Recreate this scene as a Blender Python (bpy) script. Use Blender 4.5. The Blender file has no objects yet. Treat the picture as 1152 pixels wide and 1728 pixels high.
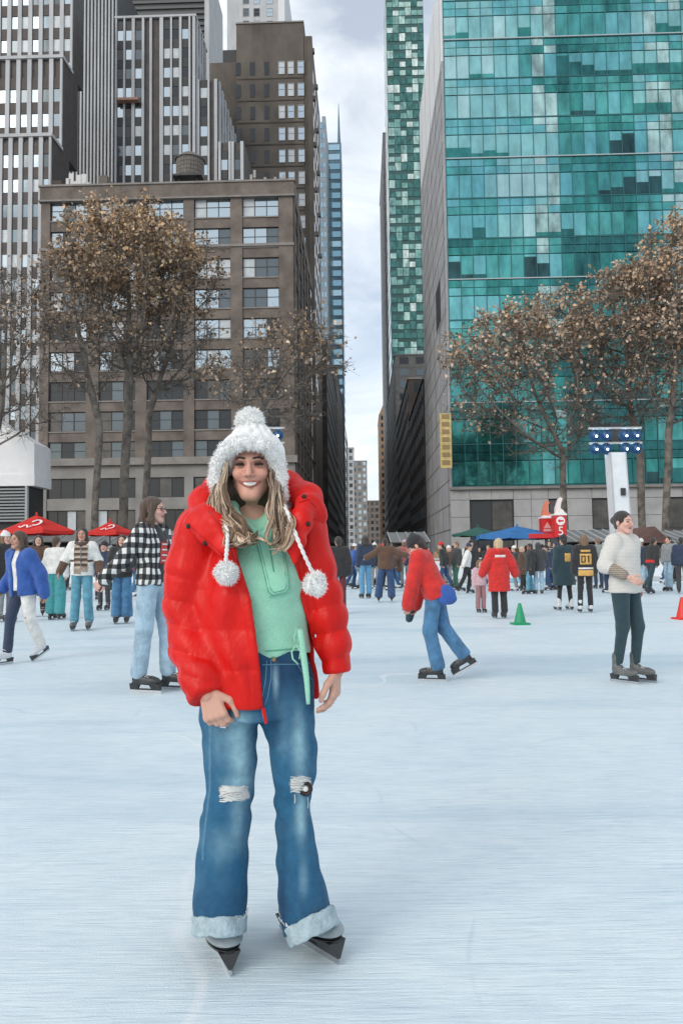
import bpy, bmesh, math, random
import numpy as np
from mathutils import Vector, Matrix

random.seed(7)
SC = bpy.context.scene
COL = SC.collection
R = math.radians

# ------------------------------------------------------------------ camera
FPX = 1300.0                      # focal length in photo pixels (1152 x 1728)
PITCH = math.atan(76 / FPX)
ROLL = R(0.7)
CAMZ = 1.30
cam_d = bpy.data.cameras.new('camera')
cam = bpy.data.objects.new('camera', cam_d)
COL.objects.link(cam)
cam_d.sensor_fit = 'VERTICAL'
cam_d.sensor_height = 36.0
cam_d.sensor_width = 24.0
cam_d.lens = 36.0 * FPX / 1728.0
cam_d.clip_start = 0.05
cam_d.clip_end = 6000
CM = Matrix.Rotation(math.pi / 2 + PITCH, 3, 'X') @ Matrix.Rotation(-ROLL, 3, 'Z')
cam.matrix_world = Matrix.Translation((0, 0, CAMZ)) @ CM.to_4x4()
SC.camera = cam

# ------------------------------------------------------------------ light
SUN_EL, SUN_AZ = R(30), R(-138)   # azimuth from +Y towards +X: the sun stands behind the viewer, to the left
world = bpy.data.worlds.new('World')
SC.world = world
world.use_nodes = True
wn, wl = world.node_tree.nodes, world.node_tree.links
wn.clear()
w_out = wn.new('ShaderNodeOutputWorld')
w_bg = wn.new('ShaderNodeBackground')
w_bg.inputs['Strength'].default_value = 0.115
sky = wn.new('ShaderNodeTexSky')
sky.sky_type = 'NISHITA'
sky.sun_disc = False
sky.sun_elevation = SUN_EL
sky.sun_rotation = SUN_AZ
sky.air_density = 1.0
sky.dust_density = 2.6
sky.ozone_density = 1.5
w_tc = wn.new('ShaderNodeTexCoord')
w_map = wn.new('ShaderNodeMapping')
w_map.inputs['Scale'].default_value = (2.2, 2.2, 6.0)
w_map.inputs['Location'].default_value = (0.3, 0.15, 0.2)
w_n = wn.new('ShaderNodeTexNoise')
w_n.inputs['Scale'].default_value = 1.6
w_n.inputs['Detail'].default_value = 7
w_n.inputs['Roughness'].default_value = 0.55
w_n.inputs['Distortion'].default_value = 0.5
w_r = wn.new('ShaderNodeValToRGB')
w_r.color_ramp.elements[0].position = 0.36
w_r.color_ramp.elements[0].color = (0.42, 0.42, 0.42, 1)
w_r.color_ramp.elements[1].position = 0.60
w_r.color_ramp.elements[1].color = (0.93, 0.93, 0.93, 1)
w_mix = wn.new('ShaderNodeMix')
w_mix.data_type = 'RGBA'
w_mix.inputs[7].default_value = (6.6, 7.0, 7.35, 1)      # cloud
wl.new(w_tc.outputs['Generated'], w_map.inputs['Vector'])
wl.new(w_map.outputs['Vector'], w_n.inputs['Vector'])
wl.new(w_n.outputs['Fac'], w_r.inputs['Fac'])
wl.new(w_r.outputs['Color'], w_mix.inputs[0])
wl.new(sky.outputs['Color'], w_mix.inputs[6])
wl.new(w_mix.outputs[2], w_bg.inputs['Color'])
wl.new(w_bg.outputs['Background'], w_out.inputs['Surface'])

sun_d = bpy.data.lights.new('sun', 'SUN')
sun_d.energy = 0.75
sun_d.angle = R(30)
sun_d.color = (1.0, 0.95, 0.88)
sun = bpy.data.objects.new('sun', sun_d)
COL.objects.link(sun)
_sd = Vector((math.sin(SUN_AZ) * math.cos(SUN_EL), math.cos(SUN_AZ) * math.cos(SUN_EL), math.sin(SUN_EL)))
sun.rotation_euler = _sd.to_track_quat('Z', 'Y').to_euler()
sun.location = (-20, -10, 60)

SC.view_settings.view_transform = 'Standard'
SC.view_settings.look = 'None'
SC.view_settings.exposure = 0.5
SC.view_settings.gamma = 1.0
SC.view_settings.use_curve_mapping = False

# ------------------------------------------------------------------ placing helpers
def ray(px, py):
    return CM @ Vector(((px - 576) / FPX, (864 - py) / FPX, -1.0))
def at(px, py, Y):
    d = ray(px, py); t = Y / d.y
    return Vector((d.x * t, Y, CAMZ + d.z * t))
def gnd(px, py, z=0.0):
    d = ray(px, py); t = (z - CAMZ) / d.z
    return Vector((d.x * t, d.y * t, z))
# the street grid is turned a little: its axis runs to photo column 612
YAW = -math.atan((612 - 576) / FPX)
SR = Matrix.Rotation(YAW, 3, 'Z'); SRI = SR.inverted()
def ats(px, py, Y):
    """point of the street-grid plane Y'=Y seen at a pixel, in street coordinates"""
    d = SRI @ ray(px, py); t = Y / d.y
    return Vector((d.x * t, Y, CAMZ + d.z * t))

# ------------------------------------------------------------------ materials
MATS = {}
def mat(name, col, rough=0.7, metal=0.0, var=0.0, scale=8.0, bump=0.0, bscale=None, spec=0.5, coord='Position',
        stretch=(1, 1, 1), col2=None, sheen=0.0, attr=None, emit=None, estr=0.0, trans=0.0, detail=5.0, coat=0.0):
    if name in MATS: return MATS[name]
    m = bpy.data.materials.new(name); m.use_nodes = True
    n, l = m.node_tree.nodes, m.node_tree.links
    b = n['Principled BSDF']
    b.inputs['Roughness'].default_value = rough
    b.inputs['Metallic'].default_value = metal
    b.inputs['Specular IOR Level'].default_value = spec
    b.inputs['Coat Weight'].default_value = coat
    if sheen: b.inputs['Sheen Weight'].default_value = sheen; b.inputs['Sheen Roughness'].default_value = 0.6
    if trans: b.inputs['Transmission Weight'].default_value = trans
    c4 = (col[0], col[1], col[2], 1)
    b.inputs['Base Color'].default_value = c4
    if emit: b.inputs['Emission Color'].default_value = (*emit, 1); b.inputs['Emission Strength'].default_value = estr
    vec = None
    if var or bump or col2:
        if coord == 'Position':
            g = n.new('ShaderNodeNewGeometry'); vec = g.outputs['Position']
        else:
            g = n.new('ShaderNodeTexCoord'); vec = g.outputs['Object']
        mp = n.new('ShaderNodeMapping'); mp.inputs['Scale'].default_value = stretch
        l.new(vec, mp.inputs['Vector']); vec = mp.outputs['Vector']
    src = None
    if attr:
        a = n.new('ShaderNodeAttribute'); a.attribute_name = attr; src = a.outputs['Color']
    if var or col2:
        t = n.new('ShaderNodeTexNoise'); t.inputs['Scale'].default_value = scale; t.inputs['Detail'].default_value = detail
        t.inputs['Roughness'].default_value = 0.6
        l.new(vec, t.inputs['Vector'])
        r = n.new('ShaderNodeValToRGB')
        r.color_ramp.elements[0].position = 0.3; r.color_ramp.elements[1].position = 0.7
        l.new(t.outputs['Fac'], r.inputs['Fac'])
        if attr:
            r.color_ramp.elements[0].color = (1 - var, 1 - var, 1 - var, 1); r.color_ramp.elements[1].color = (1 + var, 1 + var, 1 + var, 1)
            mx = n.new('ShaderNodeMix'); mx.data_type = 'RGBA'; mx.blend_type = 'MULTIPLY'; mx.inputs[0].default_value = 1
            l.new(src, mx.inputs[6]); l.new(r.outputs['Color'], mx.inputs[7]); src = mx.outputs[2]
        else:
            if col2: lo, hi = col, col2
            else:
                lo = [c * (1 - var) for c in col]; hi = [min(1, c * (1 + var)) for c in col]
            r.color_ramp.elements[0].color = (*lo, 1); r.color_ramp.elements[1].color = (*hi, 1)
            src = r.outputs['Color']
    if src is not None: l.new(src, b.inputs['Base Color'])
    if bump:
        t2 = n.new('ShaderNodeTexNoise'); t2.inputs['Scale'].default_value = bscale or scale * 3; t2.inputs['Detail'].default_value = 4
        l.new(vec, t2.inputs['Vector'])
        bp = n.new('ShaderNodeBump'); bp.inputs['Strength'].default_value = bump; bp.inputs['Distance'].default_value = 0.02
        l.new(t2.outputs['Fac'], bp.inputs['Height']); l.new(bp.outputs['Normal'], b.inputs['Normal'])
    MATS[name] = m
    return m

# ------------------------------------------------------------------ object helpers
def mesh_np(name, V, Fq, m=None, smooth=False, cols=None):
    """mesh from a vertex array and a list/array of faces (quads array, or list of tuples)"""
    me = bpy.data.meshes.new(name)
    V = np.asarray(V, dtype=np.float32).reshape(-1, 3)
    if isinstance(Fq, np.ndarray):
        nf, k = Fq.shape
        me.vertices.add(len(V)); me.vertices.foreach_set('co', V.ravel())
        me.loops.add(nf * k); me.loops.foreach_set('vertex_index', Fq.astype(np.int32).ravel())
        me.polygons.add(nf)
        me.polygons.foreach_set('loop_start', (np.arange(nf) * k).astype(np.int32))
        me.update(calc_edges=True)
    else:
        me.from_pydata([tuple(map(float, v)) for v in V], [], Fq); me.update()
    if smooth: me.polygons.foreach_set('use_smooth', np.ones(len(me.polygons), dtype=bool))
    if cols is not None:
        c = np.ones((len(V), 4), dtype=np.float32); c[:, :3] = cols
        ca = me.color_attributes.new('Col', 'FLOAT_COLOR', 'POINT'); ca.data.foreach_set('color', c.ravel())
    if m is not None: me.materials.append(m)
    return me
def link(name, data, parent=None, loc=None, kind=None):
    o = bpy.data.objects.new(name, data); COL.objects.link(o)
    if parent is not None: o.parent = parent
    if loc is not None: o.location = loc
    if kind: o['kind'] = kind
    return o
def thing(name, label, cat, loc=(0, 0, 0), rz=0.0, group=None):
    o = bpy.data.objects.new(name, None); COL.objects.link(o)
    o.empty_display_size = 0.3
    o.location = loc; o.rotation_euler = (0, 0, rz); o['label'] = label; o['category'] = cat
    if group: o['group'] = group
    return o
def tag(o, label, cat, group=None):
    o['label'] = label; o['category'] = cat
    if group: o['group'] = group
    return o
CUBE_V = [(x, y, z) for x in (-.5, .5) for y in (-.5, .5) for z in (-.5, .5)]
CUBE_F = [(0, 1, 3, 2), (4, 6, 7, 5), (0, 4, 5, 1), (2, 3, 7, 6), (0, 2, 6, 4), (1, 5, 7, 3)]
_cubes = {}
def bx(name, m, parent, x0, x1, y0, y1, z0, z1, kind=None):
    """a box part; boxes of one material share one unit mesh"""
    me = _cubes.get(m.name)
    if me is None:
        me = mesh_np('block_' + m.name, CUBE_V, CUBE_F, m); _cubes[m.name] = me
    o = link(name, me, parent, ((x0 + x1) / 2, (y0 + y1) / 2, (z0 + z1) / 2), kind)
    o.scale = (abs(x1 - x0), abs(y1 - y0), abs(z1 - z0))
    return o
class MB:
    """collects boxes, bars, tubes and faces into one mesh"""
    def __init__(s): s.v, s.f, s.mi = [], [], []
    def add(s, V, F, mi=0):
        b = len(s.v); s.v.extend([tuple(v) for v in V]); s.f.extend([tuple(i + b for i in f) for f in F]); s.mi.extend([mi] * len(F))
    def box(s, x0, x1, y0, y1, z0, z1, mi=0):
        s.add([((x0 + x1) / 2 + (x1 - x0) * v[0], (y0 + y1) / 2 + (y1 - y0) * v[1], (z0 + z1) / 2 + (z1 - z0) * v[2]) for v in CUBE_V], CUBE_F, mi)
    def obox(s, c, ax, ay, az, mi=0):
        c = Vector(c); s.add([c + Vector(ax) * v[0] + Vector(ay) * v[1] + Vector(az) * v[2] for v in CUBE_V], CUBE_F, mi)
    def tube(s, pts, rad, n=6, mi=0, cap=True):
        pts = [Vector(p) for p in pts]
        if not hasattr(rad, '__len__'): rad = [rad] * len(pts)
        up = None; rings = []
        for i, p in enumerate(pts):
            t = (pts[min(i + 1, len(pts) - 1)] - pts[max(i - 1, 0)])
            if t.length < 1e-9: t = Vector((0, 0, 1))
            t.normalize()
            if up is None: up = Vector((1, 0, 0)) if abs(t.x) < .8 else Vector((0, 1, 0))
            a = t.cross(up)
            if a.length < 1e-6: a = t.orthogonal()
            a.normalize(); up = a.cross(t)
            rings.append([p + (a * math.cos(2 * math.pi * k / n) + up * math.sin(2 * math.pi * k / n)) * rad[i] for k in range(n)])
        V = [v for r in rings for v in r]; F = []
        for i in range(len(pts) - 1):
            for k in range(n):
                F.append((i * n + k, i * n + (k + 1) % n, (i + 1) * n + (k + 1) % n, (i + 1) * n + k))
        if cap:
            F.append(tuple(range(n))[::-1]); F.append(tuple((len(pts) - 1) * n + k for k in range(n)))
        s.add(V, F, mi)
    def lathe(s, prof, n=20, c=(0, 0, 0), mi=0, sx=1, sy=1):
        V, F = [], []
        for r, z in prof:
            for k in range(n):
                a = 2 * math.pi * k / n; V.append((c[0] + r * math.cos(a) * sx, c[1] + r * math.sin(a) * sy, c[2] + z))
        for i in range(len(prof) - 1):
            for k in range(n):
                F.append((i * n + k, i * n + (k + 1) % n, (i + 1) * n + (k + 1) % n, (i + 1) * n + k))
        s.add(V, F, mi)
    def prism(s, poly, d, mi=0):
        """closed polygon of 3d points pushed along vector d"""
        n = len(poly); P = [Vector(p) for p in poly]; d = Vector(d)
        s.add(P + [p + d for p in P], [tuple(range(n))[::-1], tuple(range(n, 2 * n))] + [(i, (i + 1) % n, n + (i + 1) % n, n + i) for i in range(n)], mi)
    def mesh(s, name, mats, smooth=False):
        if not isinstance(mats, (list, tuple)): mats = [mats]
        me = bpy.data.meshes.new(name); me.from_pydata(s.v, [], s.f)
        for m in mats: me.materials.append(m)
        if len(mats) > 1: me.polygons.foreach_set('material_index', s.mi)
        if smooth: me.polygons.foreach_set('use_smooth', [True] * len(s.f))
        me.update(); return me
    def build(s, name, mats, parent=None, loc=None, kind=None, smooth=False):
        return link(name, s.mesh(name, mats, smooth), parent, loc, kind)
def text_obj(txt, name, m, parent, size, loc, rot=(math.pi / 2, 0, 0), depth=0.006, align='CENTER'):
    cu = bpy.data.curves.new(name, 'FONT'); cu.body = txt; cu.size = size; cu.extrude = depth
    cu.align_x = align; cu.align_y = 'CENTER'; cu.materials.append(m); cu.resolution_u = 3
    tmp = bpy.data.objects.new(name, cu); COL.objects.link(tmp)
    me = bpy.data.meshes.new_from_object(tmp.evaluated_get(bpy.context.evaluated_depsgraph_get())); bpy.data.objects.remove(tmp)
    me.materials.clear(); me.materials.append(m)
    o = link(name, me, parent, loc); o.rotation_euler = rot
    return o

# ------------------------------------------------------------------ distance-field modelling: blended bodies and cloth
def smin(a, b, k):
    if k <= 0: return np.minimum(a, b)
    h = np.clip(0.5 + 0.5 * (b - a) / k, 0, 1)
    return b + (a - b) * h - k * h * (1 - h)
def smax(a, b, k): return -smin(-a, -b, k)
def cone(a, b, ra, rb=None, sq=(1, 1, 1)):
    """tapered capsule between two points; sq squashes its section"""
    rb = ra if rb is None else rb
    q = np.array(sq, np.float32); A = np.array(a, np.float32) / q; B = np.array(b, np.float32) / q; D = B - A; dd = max(float(D @ D), 1e-9); ms = float(min(sq))
    def f(P):
        X = P / q - A; h = np.clip((X @ D) / dd, 0, 1)
        return (np.sqrt(((X - h[:, None] * D) ** 2).sum(1)) - (ra + (rb - ra) * h)) * ms
    r = max(ra, rb) * np.array(sq)
    f.lo = np.minimum(a, b) - r; f.hi = np.maximum(a, b) + r
    return f
def ell(c, r, M=None):
    C = np.array(c, np.float32); Rr = np.array(r, np.float32); m = float(min(r))
    def f(P):
        X = P - C
        if M is not None: X = X @ M
        k0 = np.sqrt(((X / Rr) ** 2).sum(1)); k1 = np.sqrt(((X / (Rr * Rr)) ** 2).sum(1)) + 1e-9
        return np.where(k0 < 1e-4, -m, k0 * (k0 - 1) / k1)
    mr = np.array([max(r)] * 3) if M is not None else np.array(r)
    f.lo = np.array(c) - mr; f.hi = np.array(c) + mr
    return f
def chain(pts, rads, sq=(1, 1, 1)):
    return [cone(pts[i], pts[i + 1], rads[i], rads[i + 1], sq) for i in range(len(pts) - 1)]
def blend(fs, k):
    ks = k if hasattr(k, '__len__') else [k] * len(fs)
    def f(P):
        d = fs[0](P)
        for g, kk in zip(fs[1:], ks[1:]): d = smin(d, g(P), kk)
        return d
    f.lo = np.min([g.lo for g in fs], axis=0); f.hi = np.max([g.hi for g in fs], axis=0)
    return f
def wrap(f, fn):
    """a field built from another: fn(P, d) -> d"""
    g = lambda P: fn(P, f(P))
    g.lo, g.hi = f.lo, f.hi
    return g
def wob(P, s, freq, seed):
    """cheap smooth cloth noise in -1..1"""
    rs = np.random.RandomState(seed); out = 0
    W = P * freq + 0.6 * np.sin(P[:, [1, 2, 0]] * freq * 0.7 + seed)
    for i in range(4):
        d = rs.normal(size=3).astype(np.float32); d /= np.linalg.norm(d); out = out + np.sin(W @ d * (1 + .35 * i) + rs.rand() * 6.28)
    return s * out / 4
def nets(fn, vox, pad=None, margin=1.5):
    """sparse surface nets of a distance field"""
    pad = pad if pad is not None else 3 * vox
    lo = np.asarray(fn.lo, np.float32) - pad; hi = np.asarray(fn.hi, np.float32) + pad
    B = 8
    nb = np.maximum(np.ceil((hi - lo) / (vox * B)).astype(int), 1)
    n = nb * B + 1
    ib = np.stack(np.meshgrid(*[np.arange(k) for k in nb], indexing='ij'), -1).reshape(-1, 3)
    dc = fn((lo + (ib + .5) * (B * vox)).astype(np.float32))
    G = np.full(n, 1.0, np.float32)
    keep = np.abs(dc) < B * vox * 0.87 * margin + vox
    for i, j, k in ib[(~keep) & (dc < 0)] * B: G[i:i + B + 1, j:j + B + 1, k:k + B + 1] = -1.0
    off = np.stack(np.meshgrid(*[np.arange(B + 1)] * 3, indexing='ij'), -1).reshape(-1, 3)
    kb = ib[keep] * B
    for s in range(0, len(kb), 256):
        q = kb[s:s + 256]; I = q[:, None, :] + off[None]
        d = fn((lo + I.reshape(-1, 3) * vox).astype(np.float32))
        I = I.reshape(-1, 3); G[I[:, 0], I[:, 1], I[:, 2]] = d
    S = G < 0
    c = np.zeros(np.array(n) - 1, np.int8)
    sl = (slice(None, -1), slice(1, None))
    for a in (0, 1):
        for b in (0, 1):
            for d in (0, 1): c += S[sl[a], sl[b], sl[d]]
    act = (c > 0) & (c < 8)
    ids = np.argwhere(act)
    lut = np.full(act.shape, -1, np.int32); lut[act] = np.arange(len(ids))
    cr = np.array([(a, b, d) for a in (0, 1) for b in (0, 1) for d in (0, 1)])
    vals = np.stack([G[ids[:, 0] + a, ids[:, 1] + b, ids[:, 2] + d] for a, b, d in cr], 1)
    acc = np.zeros((len(ids), 3)); cnt = np.zeros(len(ids))
    for e in range(8):
        for ax in range(3):
            if cr[e][ax] == 0:
                o = e + (4, 2, 1)[ax]
                fa, fb = vals[:, e], vals[:, o]; x = (fa < 0) != (fb < 0)
                t = np.where(x, fa / np.where(x, fa - fb, 1), 0)
                p = cr[e][None].astype(float).repeat(len(ids), 0); p[:, ax] += t
                acc += p * x[:, None]; cnt += x
    V = lo + vox * (ids + acc / cnt[:, None])
    Q = []
    for ax in range(3):
        u, w = (ax + 1) % 3, (ax + 2) % 3
        a = [slice(None)] * 3; b = [slice(None)] * 3; a[ax] = slice(None, -1); b[ax] = slice(1, None)
        E = np.argwhere(S[tuple(a)] != S[tuple(b)])
        ok = (E[:, u] > 0) & (E[:, w] > 0) & (E[:, u] < n[u] - 1) & (E[:, w] < n[w] - 1); E = E[ok]
        ins = S[E[:, 0], E[:, 1], E[:, 2]]
        def cell(du, dw):
            C = E.copy(); C[:, u] += du; C[:, w] += dw
            return lut[C[:, 0], C[:, 1], C[:, 2]]
        q = np.stack([cell(-1, -1), cell(0, -1), cell(0, 0), cell(-1, 0)], 1)
        q[~ins] = q[~ins][:, ::-1]
        Q.append(q)
    Q = np.concatenate(Q); Q = Q[(Q >= 0).all(1)]
    return V.astype(np.float32), Q
def relax(V, Q, it=1, lam=.5):
    n = len(V)
    src = np.concatenate([Q[:, i] for i in range(4)]); dst = np.concatenate([Q[:, (i + 1) % 4] for i in range(4)])
    c = np.maximum(np.bincount(src, minlength=n), 1)
    for _ in range(it):
        s = np.stack([np.bincount(src, weights=V[dst, k], minlength=n) for k in range(3)], 1)
        V = V + lam * (s / c[:, None] - V)
    return V.astype(np.float32)
def join(parts):
    Vs, Qs, b = [], [], 0
    for V, Q in parts: Vs.append(V); Qs.append(Q + b); b += len(V)
    return np.concatenate(Vs), np.concatenate(Qs)

# =================================================================== SETTING
def ice_material():
    m = bpy.data.materials.new('ice'); m.use_nodes = True
    n, l = m.node_tree.nodes, m.node_tree.links
    b = n['Principled BSDF']; b.inputs['Roughness'].default_value = 0.42; b.inputs['Specular IOR Level'].default_value = 0.35
    g = n.new('ShaderNodeNewGeometry')
    def noise(sc, det, stretch, rot=0.0, dist=0.0):
        mp = n.new('ShaderNodeMapping'); mp.inputs['Scale'].default_value = stretch; mp.inputs['Rotation'].default_value = (0, 0, rot)
        l.new(g.outputs['Position'], mp.inputs['Vector'])
        t = n.new('ShaderNodeTexNoise'); t.inputs['Scale'].default_value = sc; t.inputs['Detail'].default_value = det; t.inputs['Distortion'].default_value = dist
        t.inputs['Roughness'].default_value = 0.62
        l.new(mp.outputs['Vector'], t.inputs['Vector']); return t.outputs['Fac']
    def ramp(fac, p0, p1, c0, c1):
        r = n.new('ShaderNodeValToRGB'); r.color_ramp.elements[0].position = p0; r.color_ramp.elements[1].position = p1
        r.color_ramp.elements[0].color = c0; r.color_ramp.elements[1].color = c1; l.new(fac, r.inputs['Fac']); return r.outputs['Color']
    def mul(a, bb, f=1.0):
        x = n.new('ShaderNodeMix'); x.data_type = 'RGBA'; x.blend_type = 'MULTIPLY'; x.inputs[0].default_value = f
        l.new(a, x.inputs[6]); l.new(bb, x.inputs[7]); return x.outputs[2]
    big = noise(0.7, 7, (1, 1.5, 1), 0.1, 0.8)
    c = ramp(big, .3, .7, (.68, .80, .85, 1), (.78, .865, .895, 1))
    mot = noise(5, 6, (1, 1.3, 1), 0.5, 0.4)
    c = mul(c, ramp(mot, .3, .6, (.93, .945, .96, 1), (1, 1, 1, 1)))
    s1 = noise(14, 6, (.25, 3.4, 1), 0.06, 0.5); s2 = noise(26, 5, (.2, 3.2, 1), -0.16, 0.4); s3 = noise(11, 5, (.25, 3.5, 1), .42, .5); s4 = noise(18, 5, (.2, 3.4, 1), -.5, .4)
    c = mul(c, ramp(s1, .32, .52, (.86, .89, .915, 1), (1, 1, 1, 1)))
    c = mul(c, ramp(s2, .34, .50, (.89, .91, .93, 1), (1.0, 1.0, 1.0, 1)))
    c = mul(c, ramp(s3, .30, .45, (.90, .92, .94, 1), (1, 1, 1, 1)), .8)
    c = mul(c, ramp(s4, .30, .44, (.91, .93, .95, 1), (1, 1, 1, 1)), .8)
    wet = noise(.25, 5, (.45, 2.4, 1), .05, .7)
    c = mul(c, ramp(wet, .34, .50, (.80, .855, .895, 1), (1, 1, 1, 1)))
    # curved blade cuts: thin arcs round far centres, broken up by noise
    for (cx, cy), sp, sc_, th in (((-7.0, 9.0), 2.9, .8, .9990), ((11.0, 4.0), 2.1, .6, .9992), ((1.5, -9.0), 3.3, .7, .9991), ((-14.0, 2.0), 2.5, .9, .9990), ((5.0, 17.0), 3.7, .6, .9989)):
        vm = n.new('ShaderNodeVectorMath'); vm.operation = 'DISTANCE'; l.new(g.outputs['Position'], vm.inputs[0]); vm.inputs[1].default_value = (cx, cy, 0)
        nn = n.new('ShaderNodeMath'); nn.operation = 'MULTIPLY_ADD'; l.new(noise(.35, 2, (1, 1, 1), cx), nn.inputs[0]); nn.inputs[1].default_value = 2.4; l.new(vm.outputs['Value'], nn.inputs[2])
        k = n.new('ShaderNodeMath'); k.operation = 'MULTIPLY'; l.new(nn.outputs[0], k.inputs[0]); k.inputs[1].default_value = sp
        sn = n.new('ShaderNodeMath'); sn.operation = 'SINE'; l.new(k.outputs[0], sn.inputs[0])
        gt = n.new('ShaderNodeMapRange'); gt.inputs['From Min'].default_value = th; gt.inputs['From Max'].default_value = 1.0; l.new(sn.outputs[0], gt.inputs['Value'])
        mk = n.new('ShaderNodeMapRange'); mk.inputs['From Min'].default_value = .50; mk.inputs['From Max'].default_value = .62; l.new(noise(sc_, 4, (1, 1, 1), cy), mk.inputs['Value'])
        mm = n.new('ShaderNodeMath'); mm.operation = 'MULTIPLY'; l.new(gt.outputs[0], mm.inputs[0]); l.new(mk.outputs[0], mm.inputs[1])
        m3 = n.new('ShaderNodeMath'); m3.operation = 'MULTIPLY'; l.new(mm.outputs[0], m3.inputs[0]); m3.inputs[1].default_value = .6
        x = n.new('ShaderNodeMix'); x.data_type = 'RGBA'; l.new(m3.outputs[0], x.inputs[0]); l.new(c, x.inputs[6]); x.inputs[7].default_value = (.52, .63, .70, 1) if cx < 3 else (.88, .91, .93, 1); c = x.outputs[2]
    l.new(c, b.inputs['Base Color'])
    grain = noise(120, 3, (1, 1.4, 1))
    ad = n.new('ShaderNodeMath'); ad.operation = 'ADD'; l.new(s1, ad.inputs[0])
    m2 = n.new('ShaderNodeMath'); m2.operation = 'MULTIPLY_ADD'; l.new(grain, m2.inputs[0]); m2.inputs[1].default_value = .45; l.new(s2, m2.inputs[2])
    l.new(m2.outputs[0], ad.inputs[1])
    bp = n.new('ShaderNodeBump'); bp.inputs['Strength'].default_value = .5; bp.inputs['Distance'].default_value = .012
    l.new(ad.outputs[0], bp.inputs['Height']); l.new(bp.outputs['Normal'], b.inputs['Normal'])
    return m
M_ice = ice_material()
def sheet(name, x0, x1, y0, y1, z, m):
    me = mesh_np(name, [(x0, y0, z), (x1, y0, z), (x1, y1, z), (x0, y1, z)], [(0, 1, 2, 3)], m)
    o = link(name, me, None, (0, 0, 0), 'structure'); return o
M_pave = mat('paving_grey', (.20, .20, .20), .8, var=.25, scale=.8, bump=.3, bscale=30)
M_asph = mat('asphalt', (.05, .05, .052), .85, var=.3, scale=1.5, bump=.4, bscale=80)
M_walk = mat('sidewalk_concrete', (.30, .29, .28), .8, var=.15, scale=.6)
M_line = mat('road_paint', (.75, .75, .72), .6)
o = sheet('ground', -3000, 3000, -600, 3500, -0.02, M_pave)
o = sheet('rink_ice', -26, 26, -10, 37, 0.0, M_ice)
def ssheet(name, x0, x1, y0, y1, z, m):
    o = sheet(name, x0, x1, y0, y1, z, m); o.rotation_euler = (0, 0, YAW); return o
ssheet('avenue_road', -400, 400, 58, 76, -0.012, M_asph)
ssheet('street_road', -5.6, 6.4, 76, 900, -0.012, M_asph)
for i in range(4):
    ssheet('lane_marking', -300, 300, 61.5 + 3.6 * i, 61.62 + 3.6 * i, -0.006, M_line)
for x0, x1 in ((-400, -5.6), (6.4, 400)):
    me = MB(); me.box(x0, x1, 76, 79.9, -.02, .12)
    o = me.build('sidewalk', M_walk, None, (0, 0, 0), 'structure'); o.rotation_euler = (0, 0, YAW)
me = MB(); me.box(-400, 400, 54, 58, -.02, .12)
o = me.build('sidewalk', M_walk, None, (0, 0, 0), 'structure'); o.rotation_euler = (0, 0, YAW)

# =================================================================== BUILDINGS
M_brick = mat('brown_brick', (.165, .138, .120), .85, var=.36, scale=.55, bump=.35, bscale=14)
M_brick2 = mat('dark_brick', (.075, .062, .053), .85, var=.4, scale=.4, bump=.3, bscale=12)
M_brown = mat('stained_brown_brick', (.115, .10, .085), .85, var=.5, scale=.16, bump=.3, bscale=9, stretch=(1, 1, .5))
M_lime = mat('limestone', (.27, .26, .245), .8, var=.18, scale=.5, bump=.2, bscale=10)
M_trim = mat('stone_trim', (.25, .235, .22), .8, var=.2, scale=.8)
M_white = mat('white_stone', (.47, .485, .50), .7, var=.14, scale=.5, stretch=(1, 1, .3))
M_spand = mat('brown_spandrel', (.065, .055, .052), .6, var=.3, scale=.7)
M_dark = mat('dark_cladding', (.028, .03, .032), .5, var=.3, scale=.5)
M_frame = mat('window_frame_dark', (.03, .032, .035), .5)
M_framew = mat('window_frame_pale', (.36, .36, .36), .5)
M_roof = mat('roof_gravel', (.16, .155, .15), .9, var=.3, scale=1.)
def glass(name, col, metal=.75, rough=.06, var=0.0, bump=.05):
    return mat(name, col, rough, metal, var=var, scale=.55, bump=bump, bscale=.8, stretch=(1.6, 1, .7) if var > .15 else (1, 1, 1), detail=6.)
G_dark = glass('glass_dark', (.035, .04, .045), .3, .08)
G_mid = glass('glass_grey', (.12, .145, .16), .55)
G_sky = glass('glass_sky', (.42, .50, .55), .8)
G_blind = mat('blind_behind_glass', (.50, .55, .58), .25, var=.12, scale=1.2, spec=.8)
G_room = mat('room_behind_glass', (.06, .055, .05), .2, var=.6, scale=.9, spec=.8)

def bldg(name, label, x0, Y0, cat='building', group=None):
    return thing(name, label, cat, SR @ Vector((x0, Y0, 0)), YAW, group)
_win = {}
def window(parent, cx, y, cz, w, h, lights, fm, glasses, rail=True, rng=random, proud=.05):
    """frame mesh with mullions, its panes as sub-parts"""
    key = (round(w, 2), round(h, 2), lights, fm.name, rail)
    if key not in _win:
        b = MB(); t = .09
        b.box(-w / 2, w / 2, -proud, .06, -h / 2, -h / 2 + t); b.box(-w / 2, w / 2, -proud, .06, h / 2 - t, h / 2)
        for i in range(lights + 1):
            x = -w / 2 + t / 2 + (w - t) * i / lights; b.box(x - t / 2, x + t / 2, -proud + .004, .056, -h / 2 + t, h / 2 - t)
        if rail: b.box(-w / 2 + t, w / 2 - t, -proud + .02, .05, h * .02, h * .02 + .06)
        _win[key] = b.mesh('window', fm)
    o = link('window', _win[key], parent, (cx, y, cz))
    pw = (w - .09) / lights
    for i in range(lights):
        g = rng.choice(glasses)
        p = bx('pane', g, o, -w / 2 + .045 + pw * i, -w / 2 + .045 + pw * (i + 1), .025, .045, -h / 2 + .05, h / 2 - .05)
        p.rotation_euler = (rng.uniform(-.006, .006), 0, rng.uniform(-.006, .006))
    return o

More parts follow.
